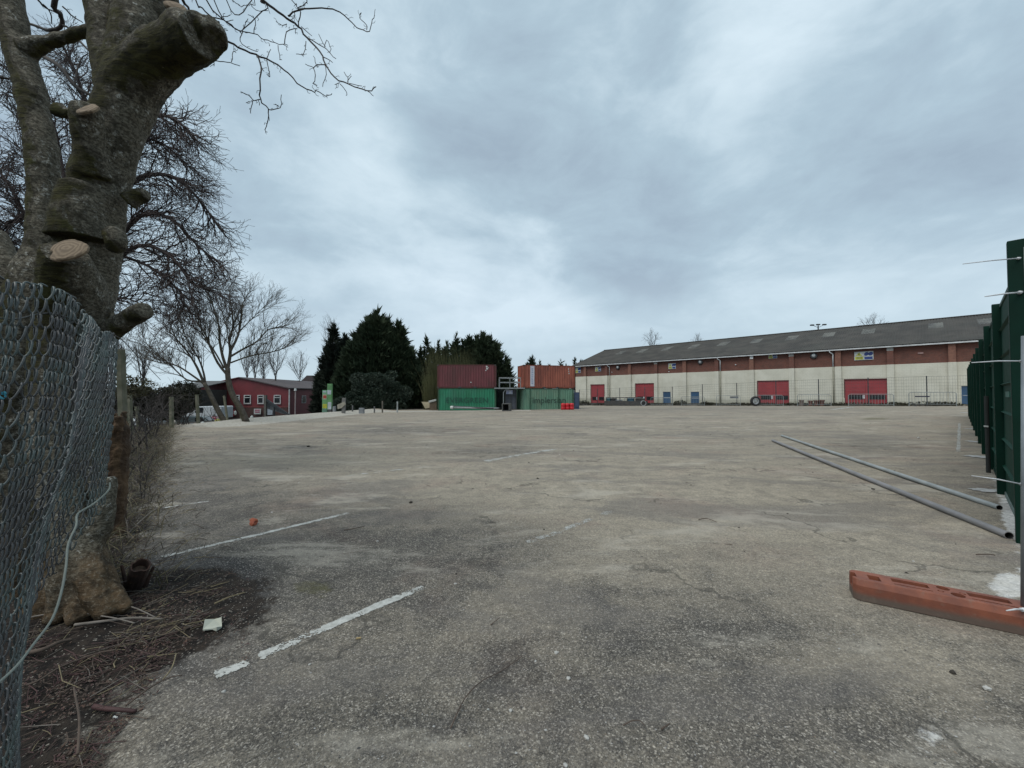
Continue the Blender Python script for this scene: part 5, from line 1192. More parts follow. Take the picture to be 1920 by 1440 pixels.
# ------------------------------------------------------------------ slack chain-link fence
WIREM = None
m, t, b = nt('coated_wire'); B = NB(t); co = B.geo()
n_ = B.noise(co, 7, 5, .6); n2_ = B.noise(co, 40, 3)
cc = B.mix(B.fr(n_, .35, .62), (0.068, 0.092, 0.088), (0.050, 0.052, 0.054)); cc = B.mix(B.math('MULTIPLY', B.fr(n2_, .5, .65), .5), cc, (.05, .05, .05))
B.l(cc, b.inputs['Base Color']); b.inputs['Roughness'].default_value = .45; WIREM = m
def interp(xs, ys, x):
    for i in range(len(xs) - 1):
        if x <= xs[i + 1]: f = (x - xs[i]) / (xs[i + 1] - xs[i]); f = max(0, min(1, f)); return ys[i] + (ys[i + 1] - ys[i]) * f
    return ys[-1]
def fold_px(z): return interp([.2, .50, .83, 1.06, 1.29, 1.48, 1.75, 1.95], [50, 48, 50, 64, 94, 126, 150, 165], z)
def mesh_pt(u, z):
    """u 0..1 along the wire mesh: near stretch, fold, far stretch"""
    zz_ = z; Yf = 1.18; Ye = 1.72
    fx = fold_px(zz_); ex = 207 + 12 * sstep(1.2, 1.9, zz_)
    A = Vector(((-150 - CX) / F * .80, .80)); Fp = Vector(((fx - CX) / F * Yf, Yf)); Gp = Vector(((fx + 12 - CX) / F * (Yf + .26), Yf + .26)); E = Vector(((ex - CX) / F * Ye, Ye))
    u1, u2 = .50, .66
    if u < u1: p = A.lerp(Fp, u / u1)
    elif u < u2: p = Fp.lerp(Gp, (u - u1) / (u2 - u1))
    else: p = Gp.lerp(E, (u - u2) / (1 - u2))
    return Vector((p.x, p.y, z))
def mesh_sm(u, z):
    v = Vector((0, 0, 0)); W_ = 0
    for k, w in ((-.05, 1), (-.025, 2), (0, 3), (.025, 2), (.05, 1)):
        uu = u + k
        if uu < 0: continue
        q_ = mesh_pt(min(1.0, uu), z); v += q_ * w; W_ += w
    return v / W_
cl = thing('chain_link_fence', 'slack rusty-grey chain-link fence hanging in front of the pollarded tree', 'fence', (-1.3, 1.0, 0))
NS = 54; PIT = .064
def zbot(u):
    if u < .52: return -.02
    return -.02 + (0.84) * sstep(.50, .60, u) + .38 * max(0, (u - .58) / .42)
def ztop(u): return 1.905 + .010 * math.sin(u * 23) + .015 * (1 - u) - (.03 * sstep(.42, .52, u)) + .02 * sstep(.1, .0, u)
rgw = random.Random(3)
NR = 54; PZ = .0352; NPER = 36
for s in range(NR):
    zr = 1.895 - s * PZ
    if zr < .02: break
    pts = []; umax = 1.0
    while umax > .5 and zbot(umax) > zr: umax -= .005
    n = int(NPER * 10 * umax); ph0 = 0 if s % 2 == 0 else math.pi
    droop = rgw.uniform(-.002, .002)
    for i in range(n + 1):
        u = umax * i / n; wav = .10 * math.sin(u * 31 + s * .13) + .06 * math.sin(u * 83 + 1)
        ph = 2 * math.pi * NPER * (u + wav / NPER * 3) + ph0
        c_ = math.cos(ph); tri = 2 / math.pi * math.asin(max(-1, min(1, c_ * .98)))
        z = zr - (1.895 - ztop(u)) * math.exp(-s * .15) + droop + (.60 * c_ + .5 * tri) * PZ * .56 + .006 * mnoise.noise(Vector((u * 9, zr * 4, 3)))
        p = mesh_sm(u, z); p2 = mesh_sm(min(1, u + .01), z); tg = (p2 - p)
        nn_ = Vector((-tg.y, tg.x, 0)).normalized() if tg.length > 1e-6 else Vector((1, 0, 0))
        p = p + nn_ * (.0058 * math.sin(ph)) + nn_ * (.012 * mnoise.noise(Vector((z * 3.1, u * 6, 1.5))))
        pts.append(p)
    m2 = MB(); m2.tube(pts, .0025, 5, cap=False); m2.build('mesh_wire', WIREM, cl, smooth=True)
m2 = MB()
for k in range(0, 34):                      # twisted ends standing up along the top edge
    u = (k + .5) / 36 + rgw.uniform(-.004, .004); p = mesh_sm(u, ztop(u) + .008); q_ = mesh_sm(u + .012, ztop(u) + .008) - p; q_.normalize(); h_ = rgw.uniform(.008, .018) * (0 if rgw.random() < .25 else 1)
    if h_: m2.tube(smooth_poly([p - q_ * .012 - U * .006, p - q_ * .010 + U * h_ * .8, p + U * h_, p + q_ * .011 + U * (h_ * .7)], 2), .0025, 5)
tag(m2.build('wire_hooks', WIREM, cl, smooth=True), kind='stuff')
# line wire through the top and the loose thick wire at the torn foot
m2 = MB(); m2.tube([mesh_sm(u, ztop(u) - .055 - .02 * math.sin(u * 9)) for u in [k / 60 for k in range(61)]], .0016, 5); m2.build('line_wire', WIREM, cl, smooth=True)
m2 = MB(); m2.tube(smooth_poly([P(206, 905, 1.70), P(203, 920, 1.68), P(175, 945, 1.62), P(146, 963, 1.52), P(143, 985, 1.45), P(128, 1020, 1.38), P(124, 1060, 1.32), P(115, 1110, 1.25), P(98, 1160, 1.2), P(65, 1205, 1.12), P(30, 1250, 1.02), P(-15, 1290, .95), P(-60, 1320, .9)], 4), .0034, 6); m2.build('loose_wire', pm('pale_wire', (.20, .225, .20)), cl, smooth=True)
m2 = MB(); m2.tube(smooth_poly([mesh_sm(.78, 1.885), P(225, 634, 1.9), P(262, 672, 2.6), P(301, 712, 3.4)], 4), .0022, 5); m2.build('guy_wire', DGREY, cl)
m2 = MB(); c = P(4, 740, .93)
for k in range(7): m2.tube([c + Vector((rng.uniform(-.02, .01), 0, rng.uniform(-.012, .012))), c + Vector((rng.uniform(.0, .012), 0, rng.uniform(-.012, .012)))], .002, 4)
tag(m2.build('blue_twine', pm('turquoise_twine', (.03, .25, .34))), 'scrap of turquoise twine caught on the wire fence', 'twine')

# ------------------------------------------------------------------ green panel fence on the right
GRN = pm('green_panel_paint', (0.001, 0.030, 0.017), (0.002, 0.036, 0.021), 2, .7, dirt=(.006, .045, .03), dscale=3, damt=.25, spec=.12)
GRN2 = pm('green_post_paint', (0.001, 0.017, 0.010), (0.001, 0.021, 0.013), 2, .6, spec=.15)
UD = Vector((.7513, .66, 0)); PD = Vector((.66, -.7513, 0))         # along the fence; away to its far side
def FP(s, p, z): return UD * s + PD * p + U * z
FT_ = frame_T(Vector((0, 0, 0)), UD, PD, U)
gz = lambda s: ground(*(UD * s + PD * .45).xy)
gf = thing('green_panel_fence', 'tall dark green panel fence receding along the right edge of the yard', 'fence', tuple(FP(7, .5, gz(7))))
SPC = 3.2; S0 = 7.05; NP = 11
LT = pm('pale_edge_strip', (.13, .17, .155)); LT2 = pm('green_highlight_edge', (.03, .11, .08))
for i in range(NP):
    s = S0 + i * SPC; g = gz(s); ht = 3.36 if i == 0 else 3.13
    m2 = MB(); m2.box(s, .39, g - .02, s + .10, .545, g + ht, FT_); o = m2.build('fence_post', GRN2, gf, bevel=.008)
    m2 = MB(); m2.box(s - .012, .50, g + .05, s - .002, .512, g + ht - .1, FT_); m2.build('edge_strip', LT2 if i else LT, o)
    if i < NP - 1:
        z_0, z_1 = g + .06, g + 3.06; a, b_ = s + .105, s + SPC - .005
        vs = []; fs = []; zs = []
        # V creases every 0.42 m
        z = z_0
        while z < z_1 - .2: zs += [(z, 0), (min(z + .40, z_1), 0), (min(z + .415, z_1), -.03), (min(z + .43, z_1), 0)]; z += .44
        zs.append((z_1, 0))
        for z, d in zs: vs += [FP(a, .50 + d, z), FP(b_, .50 + d, z)]
        for k in range(len(zs) - 1): fs.append((2 * k, 2 * k + 1, 2 * k + 3, 2 * k + 2))
        m2 = MB(); m2.add(vs, fs); o = m2.build('fence_panel', GRN, gf); md = o.modifiers.new('s', 'SOLIDIFY'); md.thickness = .02; md.offset = -1
        m2 = MB(); m2.box(a, .47, z_1 + .002, b_, .53, z_1 + .05, FT_); m2.build('top_rail', GRN2 if i else pm('pale_green_rail', (.06, .10, .085)), gf)
        m2 = MB(); m2.box(a, .465, g - .03, b_, .53, g + .058, FT_); m2.build('bottom_rail', LT if i == 0 else GRN2, gf)
for s in (12.9,):
    m2 = MB(); g = gz(s); m2.tube([FP(s, .385, g), FP(s, .385, g + 1.6)], .035, 10); o = m2.build('prop_post', pm('black_post', (.012, .014, .013)), gf)
    m2 = MB(); m2.box(s - .05, .34, g + .95, s + .05, .40, g + .98, FT_); m2.build('clip', m_wht, gf)
m2 = MB(); g = gz(8.4); m2.box(8.6, .455, 1.60, 9.25, .495, 1.68, FT_); m2.build('latch_plate', LT2, gf)
# brackets and white spot
for s, z in ((8.2, .95), ):
    m2 = MB(); m2.tube([FP(s, .495, z - .03), FP(s, .47, z)], .016, 8); m2.build('bolt', m_wht, gf)
# white concrete splashes by the posts
SPL = pm('white_mortar', (.40, .40, .39), (.28, .28, .27), 9, .9)
for i, (px, py, w, h, lb) in enumerate(((1848, 920, 26, 4, 'whitish mortar splash beside the near green fence post'), (1836, 857, 24, 3, 'long whitish mortar streak before the thin black post'), (1829, 829.5, 14, 1.8, 'short white mortar streak third along the green fence'), (1828, 807, 14, 1.4, 'white mortar streak fourth along the green fence'), (1822, 780, 14, 1, 'farther white mortar streak by the green fence'), (1817, 772, 8, .8, 'farthest white mortar streak by the green fence'))):
    c = G(px, py); rx = w * c.y / F; ry = h * c.y ** 2 / (F * EYE); vs = []; n = 26; rg = random.Random(i)
    for k in range(n):
        t = 2 * math.pi * k / n; j = rg.uniform(.6, 1.15); x_, y_ = c.x + math.cos(t) * rx * j, c.y + math.sin(t) * ry * j; vs.append((x_, y_, ground(x_, y_) + .014))
    vs.append((c.x, c.y, ground(c.x, c.y) + .022)); m2 = MB(); m2.add(vs, [(k, (k + 1) % n, n) for k in range(n)]); tag(m2.build('mortar_splash', SPL), lb, 'mortar', 'mortar splashes along the green fence')

# ------------------------------------------------------------------ temporary fence: foot block, upright, cable ties
Ax = Vector((.842, -.539, 0)); Ay = Vector((.539, .842, 0)); O_ = G(1601, 1124); BL, BWd, BH = 1.02, .235, .165
foot = MB(); prof = []
# body with chamfered top edges and rounded ends
def ring(x, ins): 
    return [(x, ins, .0), (x, BWd - ins, .0), (x, BWd - ins, BH * .72), (x, BWd - ins - .018, BH), (x, ins + .018, BH), (x, ins, BH * .72)]
xs_ = [(0, .035), (.02, .012), (.05, 0), (BL - .05, 0), (BL - .02, .012), (BL, .035)]
vs = []; fs = []
for x_, ins in xs_: vs += ring(x_, ins)
for i in range(len(xs_) - 1):
    for k in range(6): fs.append((i * 6 + k, (i + 1) * 6 + k, (i + 1) * 6 + (k + 1) % 6, i * 6 + (k + 1) % 6))
fs.append(tuple(range(6))); fs.append(tuple(reversed(range(len(vs) - 6, len(vs)))))
foot.add(vs, fs)
m, t, b = nt('orange_recycled_plastic'); B = NB(t); co = B.coord('Object')
n_ = B.noise(co, 6, 6, .6); sx = B.n('ShaderNodeSeparateXYZ'); B.l(co, sx.inputs[0])
cc = B.mix(B.fr(n_, .35, .65), (.225, .070, .036), (.150, .048, .028))
dz_ = B.fr(B.math('ADD', sx.outputs[2], B.math('MULTIPLY', B.math('SUBTRACT', n_, .5), .06)), .085, .035)
cc = B.mix(B.math('MULTIPLY', dz_, .85), cc, (.085, .072, .058)); cc = B.mix(B.math('MULTIPLY', B.fr(B.noise(co, 14, 6, .7), .52, .7), .4), cc, (.17, .13, .10))  # dirt on the lower block, darkened further to paint its front in shade
B.l(cc, b.inputs['Base Color']); b.inputs['Roughness'].default_value = .6; B.bump(b, B.noise(co, 60, 5), .25, .004)
FOOTM = m
fb = thing('fence_foot', 'orange-brown plastic temporary-fence foot block lying on the tarmac', 'fence foot', tuple(O_))
TF = frame_T(Vector((0, 0, 0)), Ax, Ay, U)
body = foot.build('block', FOOTM, None); body.data.transform(TF)
cuts = []
def cutbox(x0, y0, x1, y1, zb_):
    m2 = MB(); m2.box(x0, y0, zb_, x1, y1, BH + .05); o = m2.build('cutter', FOOTM); o.data.transform(TF); cuts.append(o)
cutbox(.105, .055, .178, .150, .02)
cutbox(.250, .105, .460, .172, .03); cutbox(.250, .052, .465, .066, BH - .02)
cutbox(.665, .105, .875, .172, .03); cutbox(.665, .052, .880, .066, BH - .02)
cutbox(-.02, .06, .030, .145, .075)
for x_, y_, rx in ((.545, .165, .036), (.600, .078, .038)):
    m2 = MB(); m2.tube([(x_, y_, .02), (x_, y_, BH + .05)], rx, 20); o = m2.build('cutter', FOOTM); o.data.transform(TF); cuts.append(o)
for x_, y_ in ((.515, .095), (.635, .125), ):
    m2 = MB(); m2.pipe((x_, y_, BH - .006), (x_, y_, BH + .05), .018, .007, 16); o = m2.build('cutter', FOOTM); o.data.transform(TF); cuts.append(o)
body.modifiers.new('bev', 'BEVEL').width = .005
for c_ in cuts:
    md = body.modifiers.new('b', 'BOOLEAN'); md.object = c_; md.operation = 'DIFFERENCE'; md.solver = 'EXACT'
bake(body)
for c_ in cuts: bpy.data.objects.remove(c_)
body.parent = fb; body.data.materials.clear(); body.data.materials.append(FOOTM)
# upright and panel
GALV = pm('galvanised_tube', (.24, .26, .27), (.19, .205, .215), 5, .45, metal=.35)
tp = Vector(O_) + Ax * .925 + Ay * .10 + U * .06
top = P(1923, 690, tp.y + .0); top = tp + (top - tp) * 1.0; d_ = (top - tp).normalized(); top = tp + d_ * 2.0
tf = thing('temporary_fence_panel', 'galvanised upright of a temporary fence standing in the orange foot', 'fence', tuple(tp))
m2 = MB(); m2.tube([tp, top], .021, 16); m2.build('upright', GALV, tf, smooth=True)
PDr = (Ax * .9 + Vector((.25, -.25, 0))).normalized()
m2 = MB(); m2.tube([top, top + PDr * 3.3], .021, 12); m2.tube([tp + d_ * .2, tp + d_ * .2 + PDr * 3.3], .019, 12); m2.tube([tp + PDr * 3.3, top + PDr * 3.3], .021, 12); m2.build('frame_tube', GALV, tf, smooth=True)
m2 = MB()
for k in range(1, 9): m2.tube([tp + d_ * (.2 + k * .22), tp + d_ * (.2 + k * .22) + PDr * 3.3], .002, 4, cap=False)
for k in range(1, 32): m2.tube([tp + d_ * .2 + PDr * (k * .104), top + PDr * (k * .104)], .002, 4, cap=False)
m2.build('wire_panel', GALV, tf)
TIE = pm('white_cable_tie', (.62, .63, .64), None, 5, .4)
for (x0, y0, x1, y1, w, Y) in ((1805, 495, 1913, 484, .0065, 4.30), (1847, 556, 1915, 548, .009, 4.30), (1822, 680, 1921, 677, .0045, top.y + .03), (1822, 892, 1921, 909, .0045, tp.y + .02), (1887, 1145, 1921, 1143, .0065, tp.y - .06)):
    a, b_ = P(x0, y0, Y * .96), P(x1, y1, Y); m2 = MB(); md_ = a.lerp(b_, .5) + U * .006
    m2.tube([a, md_, b_], [w * .55, w, w], 6); m2.tube([b_ - (b_ - a).normalized() * .04, b_], w * 2.2, 6); m2.build('cable_tie', TIE, gf if Y > 4 else tf, smooth=True)

# ------------------------------------------------------------------ red building, shed, pylon sign, van and yard things on the left
YR = 56.0; q = thing('red_building', 'dark red cladded two-storey building with a shallow gable and white windows', 'building', (P(450, 740, YR).x, YR, -3.2))
xa, xc, xm = P(360, 740, YR).x, P(541, 740, YR).x, P(449, 740, YR).x; ze = P(450, 728.5, YR).z; za = P(450, 709.5, YR).z; ZL = -3.4; DEP = 24
REDC = pm('dark_red_cladding', (.175, .025, .030), (.14, .021, .026), .7, .6, dirt=(.08, .018, .014), dscale=.5, damt=.6)
m2 = MB(); m2.add([(xa, YR, ZL), (xc, YR, ZL), (xc, YR, ze), (xm, YR, za), (xa, YR, ze), (xa, YR + DEP, ZL), (xc, YR + DEP, ZL), (xc, YR + DEP, ze), (xm, YR + DEP, za), (xa, YR + DEP, ze)],
                  [(0, 1, 2, 3, 4), (9, 8, 7, 6, 5), (1, 6, 7, 2), (5, 0, 4, 9)]); m2.build('wall', REDC, q)
m2 = MB(); zj = P(450, 764, YR).z; m2.box(xa + .05, YR - .06, ZL, xc - .05, YR - .004, zj); m2.build('lower_wall', pm('brown_lower', (.075, .035, .028), (.055, .028, .024)), q)
m2 = MB(); m2.box(xa, YR - .09, zj + .003, xc, YR - .003, zj + .14); m2.build('floor_band', pm('red_band', (.20, .055, .05)), q)
RT = pm('brown_roof', (.075, .058, .058), (.06, .047, .047), .5, .8)
for s_, (x0, x1, z_0, z_1) in enumerate(((xa - .3, xm, ze - .05, za + .06), (xm, xc + .3, za + .06, ze - .05))):
    m2 = MB(); m2.add([(x0, YR - .25, z_0), (x1, YR - .25, z_1), (x1, YR + DEP, z_1), (x0, YR + DEP, z_0), (x0, YR - .25, z_0 + .14), (x1, YR - .25, z_1 + .14), (x1, YR + DEP, z_1 + .14), (x0, YR + DEP, z_0 + .14)], [(0, 1, 2, 3), (7, 6, 5, 4), (0, 4, 5, 1), (1, 5, 6, 2), (2, 6, 7, 3), (3, 7, 4, 0)]); m2.build('roof_slope', RT if s_ else pm('red_verge', (.11, .02, .022)), q)
WFR = pm('white_window_frame', (.55, .55, .54)); 
for (a, b_, mull) in ((384, 415, 2), (442, 450, 1), (458, 471, 1), (483.5, 495, 1), (514, 527, 1)):
    x0, x1 = P(a, 740, YR).x, P(b_, 740, YR).x; z1, z_0 = P(450, 740.5, YR).z, P(450, 757, YR).z; w = .11
    m2 = MB(); m2.box(x0, YR - .10, z_0, x0 + w, YR - .005, z1); m2.box(x1 - w, YR - .10, z_0, x1, YR - .005, z1); m2.box(x0 + w, YR - .10, z1 - w, x1 - w, YR - .005, z1); m2.box(x0 + w, YR - .10, z_0, x1 - w, YR - .005, z_0 + w)
    if mull == 2: xm2 = x0 + (x1 - x0) * .62; m2.box(xm2 - .07, YR - .095, z_0 + w, xm2 + .07, YR - .006, z1 - w)
    else: m2.box(x0 + w, YR - .095, z1 - .42, x1 - w, YR - .006, z1 - .33)
    f = m2.build('window', WFR, q); m2 = MB(); m2.box(x0 + w * .5, YR - .04, z_0 + w * .5, x1 - w * .5, YR - .012, z1 - w * .5); m2.build('pane', GLASS, f)
    m2 = MB(); m2.box(x0 - .06, YR - .13, z_0 - .08, x1 + .06, YR - .004, z_0 - .004); m2.build('sill', pm('grey_sill', (.22, .17, .17)), f)
for px, ytop, ybot in ((359, 731, 765), (543.5, 730, 777)):
    x_ = P(px, 740, YR).x; m2 = MB(); m2.tube([(x_, YR - .12, P(px, ybot, YR).z - 1), (x_, YR - .12, P(px, ytop, YR).z)], .09, 8); m2.build('downpipe', WFR, q)
xs1 = P(541, 740, YR).x
for yy in (YR + 3.5, YR + 7):
    m2 = MB(); m2.box(xs1 + .002, yy, P(450, 757, YR).z, xs1 + .06, yy + 1.2, P(450, 742, YR).z); f = m2.build('window', WFR, q); m2 = MB(); m2.box(xs1 + .062, yy + .12, P(450, 756, YR).z, xs1 + .075, yy + 1.08, P(450, 743, YR).z); m2.build('pane', GLASS, f)
# signs and vans before it
def boardq(name, lb, cat, x0, y0, x1, y1, Y, mt, th=.06, group=None):
    a, b_ = P(x0, y1, Y), P(x1, y0, Y); q = thing(name, lb, cat, ((a.x + b_.x) / 2, Y, a.z), group=group); m2 = MB(); m2.box(a.x, Y, a.z, b_.x, Y + th, b_.z); m2.build('board', mt, q); return q, a, b_
bq, a, b_ = boardq('wall_sign', 'white sign with blurred pinkish lettering on the red building', 'sign', 476, 766.5, 489, 776.5, YR - .3, m_wht)
m2 = MB()
for k in range(2): m2.box(a.x + .15, YR - .34, a.z + .22 + k * .28, b_.x - .15, YR - .305, a.z + .36 + k * .28)
m2.build('lettering', pm('pink_letter', (.42, .10, .16)), bq)
bq, a, b_ = boardq('wall_sign', 'red sign board behind the spreading tree trunks', 'sign', 425, 768, 440, 780, YR - .3, pm('red_board', (.30, .03, .045)))
m2 = MB(); m2.box(a.x + .1, YR - .34, a.z + .6, b_.x - .1, YR - .305, a.z + .72); m2.build('lettering', pm('pink_letter2', (.4, .2, .22)), bq)
bq, a, b_ = boardq('wall_sign', 'pale bluish board half hidden under the sloping canopy', 'sign', 497, 767, 511, 778, YR - .3, pm('pale_blue_board', (.34, .38, .42)))
def van(label, c, L, W, H, rz, mt, group='vehicles parked below the yard', seed=0):
    q = thing('parked_van', label, 'van', c, rz, group)
    m2 = MB(); hb = H * .5
    # body profile in side view (x along), nose at +x
    pr = [(-L / 2, .35), (L / 2, .35), (L / 2 + .03, hb * .85), (L / 2 - .12, hb), (L * .33, hb + .08), (L * .20, H * .97), (-L / 2 + .1, H), (-L / 2, H * .95)]
    vs = [(x_, -W / 2, z) for x_, z in pr] + [(x_, W / 2, z) for x_, z in pr]; n = len(pr)
    m2.add(vs, [tuple(range(n)), tuple(reversed(range(n, 2 * n)))] + [(k, (k + 1) % n + 0, (k + 1) % n + n, k + n)[::-1] for k in range(n)]); m2.build('body', mt, q, world=False, bevel=.07)
    m2 = MB(); m2.add([(L * .335, -W / 2 + .12, hb + .12), (L * .335, W / 2 - .12, hb + .12), (L * .215, W / 2 - .18, H * .92), (L * .215, -W / 2 + .18, H * .92)], [(0, 1, 2, 3)]); m2.v = [(x_ + .03, y_, z + .03) for x_, y_, z in m2.v]; m2.build('windscreen', GLASS, q, world=False)
    for s_ in (-1, 1):
        m2 = MB(); y_ = s_ * (W / 2 + .008); m2.add([(L * .02, y_, hb + .08), (L * .27, y_, hb + .08), (L * .19, y_, H * .9), (L * .02, y_, H * .9)], [(0, 1, 2, 3) if s_ < 0 else (3, 2, 1, 0)]); m2.build('side_window', GLASS, q, world=False)
        for x_ in (-L * .31, L * .33):
            m2 = MB(); m2.tube([(x_, s_ * (W / 2 - .2), .33), (x_, s_ * (W / 2 + .012), .33)], .33, 16); w_ = m2.build('wheel', pm('tyre_rubber', (.02, .02, .02)), q, world=False)
            m2 = MB(); m2.tube([(x_, s_ * (W / 2 + .0), .33), (x_, s_ * (W / 2 + .03), .33)], .17, 10); m2.build('hub', GM, w_, world=False)
        m2 = MB(); m2.box(L / 2 + .0, s_ * W * .36 - .14, hb * .72, L / 2 + .05, s_ * W * .36 + .14, hb * .86); m2.build('headlight', m_wht, q, world=False)
    m2 = MB(); m2.box(L / 2 - .02, -W / 2 + .1, .32, L / 2 + .08, W / 2 - .1, .55); m2.build('bumper', DGREY, q, world=False)
    return q
VW = pm('white_van_paint', (.50, .52, .53), (.44, .46, .47), 1, .3)
c = P(276, 740, 42); van('white van facing the yard behind the left fence posts', (c.x, 42, P(276, 803, 42).z), 5.2, 2.0, 2.15, R(-80), VW)
c = P(395, 740, 47); van('white van parked side on before the red building', (c.x, 47, P(395, 786, 47).z - .15), 4.2, 1.9, 1.75, R(178), VW)
c = P(398, 740, 40); q = van('small dark red van low behind the yellow sack', (c.x, 40, P(398, 800, 40).z - .2), 3.2, 1.7, 1.2, R(10), pm('car_red', (.30, .02, .035), None, 1, .3))
c = P(372, 740, 34); van('pale grey van mostly hidden behind the left bank', (c.x, 34, P(372, 804, 34).z), 3.0, 1.6, 1.1, R(20), pm('greenish_grey_paint', (.22, .25, .24), None, 1, .3))
# canopy with post
cq = thing('sloping_canopy', 'grey lean-to canopy with a steep dark strut before the red building', 'canopy', tuple(P(498, 778, 50)))
m2 = MB(); m2.beam(P(498, 782, 50), P(498, 741, 50), .28); m2.build('post', pm('grey_brown_post', (.11, .105, .09)), cq)
m2 = MB(); m2.beam(P(500, 750, 50), P(543, 779, 50), .2, .25); m2.beam(P(514, 760, 50), P(514, 780, 50), .15); m2.build('strut', pm('slate_strut', (.035, .04, .045)), cq)
m2 = MB(); A_ = [P(500, 751, 50.3), P(500, 766, 50.3), P(540, 779, 50.3)]; m2.add(A_ + [p + Vector((0, .1, 0)) for p in A_], [(0, 1, 2), (5, 4, 3), (0, 3, 4, 1), (1, 4, 5, 2), (2, 5, 3, 0)]); m2.build('side_sheet', pm('grey_sheet', (.15, .16, .165)), cq)
lp = P(554, 732, 46); m2 = MB(); q = thing('street_lamp', 'slim pale lamp post standing by the corner of the red building', 'lamp post', (lp.x, lp.y, ground(lp.x, lp.y)))
m2.tube([(lp.x, lp.y, ground(lp.x, lp.y)), (lp.x, lp.y, lp.z)], .07, 8); m2.build('pole', pm('pinkish_post', (.33, .27, .26)), q); m2 = MB(); m2.tube([lp - U * .05, lp + U * .25], [.16, .1], 10); m2.build('lamp_head', m_wht, q)
# grey shed left
ys = 50; q = thing('grey_shed', 'low grey shed roof with a pale eave edge left of the red building', 'shed', tuple(P(330, 770, ys)))
x0, x1 = P(296, 740, ys).x, P(366, 740, ys).x; zr = P(330, 718.5, ys).z; ze2 = P(330, 728, ys).z
m2 = MB(); m2.add([(x0 + 1.2, ys + 6, zr + .5), (x1, ys + 6, zr + .5), (x1, ys, ze2), (x0, ys, ze2), (x0 + 1.2, ys + 6, zr + .4), (x1, ys + 6, zr + .4), (x1, ys, ze2 - .1), (x0, ys, ze2 - .1)], [(3, 2, 1, 0), (4, 5, 6, 7), (0, 1, 5, 4), (1, 2, 6, 5), (2, 3, 7, 6), (3, 0, 4, 7)]); m2.build('roof', pm('shed_grey', (.085, .085, .082), (.07, .07, .068)), q)
m2 = MB(); m2.box(x0, ys - .08, ze2 - .28, x1, ys - .002, ze2 - .02); m2.build('fascia', pm('pale_fascia', (.27, .27, .25), (.12, .12, .11), 3), q)
m2 = MB(); m2.box(x0 + .3, ys + .2, -3.2, x1 - .2, ys + 5.8, ze2 - .15); m2.build('wall', pm('dark_shed_wall', (.04, .04, .035)), q)
# far house roof and conservatory peeps
q = thing('distant_house', 'brown gabled house roof seen between the red building and conifers', 'house', tuple(P(578, 740, 90)))
A_, B2, C_ = P(565, 714, 90), P(575, 704, 90), P(600, 704, 90); D_ = P(600, 714, 90)
m2 = MB(); vs = [A_, D_, C_, B2] + [p + Vector((0, 6, 0)) for p in (A_, D_, C_, B2)]; m2.add(vs, [(0, 1, 2, 3), (7, 6, 5, 4), (0, 3, 7, 4), (1, 5, 6, 2), (3, 2, 6, 7)]); m2.build('roof', RT, q)
m2 = MB(); m2.box(A_.x + .3, 90.2, -1, D_.x, 95.8, A_.z); m2.build('wall', pm('house_wall', (.2, .15, .13)), q)
# pylon sign
yp = 36; q = thing('pylon_sign', 'stepped green totem sign with red, yellow and white panels at the bank', 'sign', tuple(P(612, 776, yp)))
def prect(x0, y0, x1, y1, mt, nm, d=.0, par=None, th=.25):
    a, b_ = P(x0, y1, yp), P(x1, y0, yp); m2 = MB(); m2.box(a.x, yp - d, a.z, b_.x, yp - d + th, b_.z); return m2.build(nm, mt, par or q)
PG = pm('totem_green', (.17, .36, .20), (.13, .30, .16), 1, .5); PG2 = pm('totem_mid_green', (.10, .24, .09), (.13, .28, .12), 1, .5)
l1 = prect(604, 731.5, 613, 773, PG, 'left_pillar'); l2 = prect(613.2, 719.5, 621.5, 768, PG2, 'right_pillar')
prect(604.5, 773.2, 613, 778, pm('totem_base', (.25, .24, .20)), 'base'); prect(615, 768.3, 621, 776, DGREY, 'base')
prect(605.2, 739.5, 612.4, 748.5, pm('totem_cream', (.40, .33, .24)), 'panel', .012, l1, .01); prect(606.2, 741.5, 612, 746.5, pm('totem_red', (.38, .06, .04)), 'emblem', .024, l1, .01)
prect(604.6, 749.5, 613, 757, PG2, 'panel', .012, l1, .01); prect(605, 757.5, 613, 765.5, pm('totem_yellow', (.42, .42, .04)), 'panel', .012, l1, .01); prect(604.6, 766.5, 612.8, 773, pm('totem_teal', (.10, .20, .15)), 'panel', .012, l1, .01)
prect(613.8, 731.5, 621, 739.5, pm('totem_white', (.42, .47, .50)), 'panel', .012, l2, .01); prect(614.5, 754, 621.2, 767.5, pm('totem_white', (.42, .47, .50)), 'panel', .012, l2, .01)
for k in range(4): prect(614, 723 + k * 2.1, 620.8, 723.6 + k * 2.1, pm('totem_line', (.07, .18, .07)), 'text_line', .012, l2, .01)
prect(605.5, 733, 611.5, 736, pm('totem_white', (.42, .47, .50)), 'panel', .012, l1, .01)
for k in range(3): prect(614.5, 741.5 + k * 3, 620, 742.1 + k * 3, pm('totem_line', (.07, .18, .07)), 'text_line', .012, l2, .01)
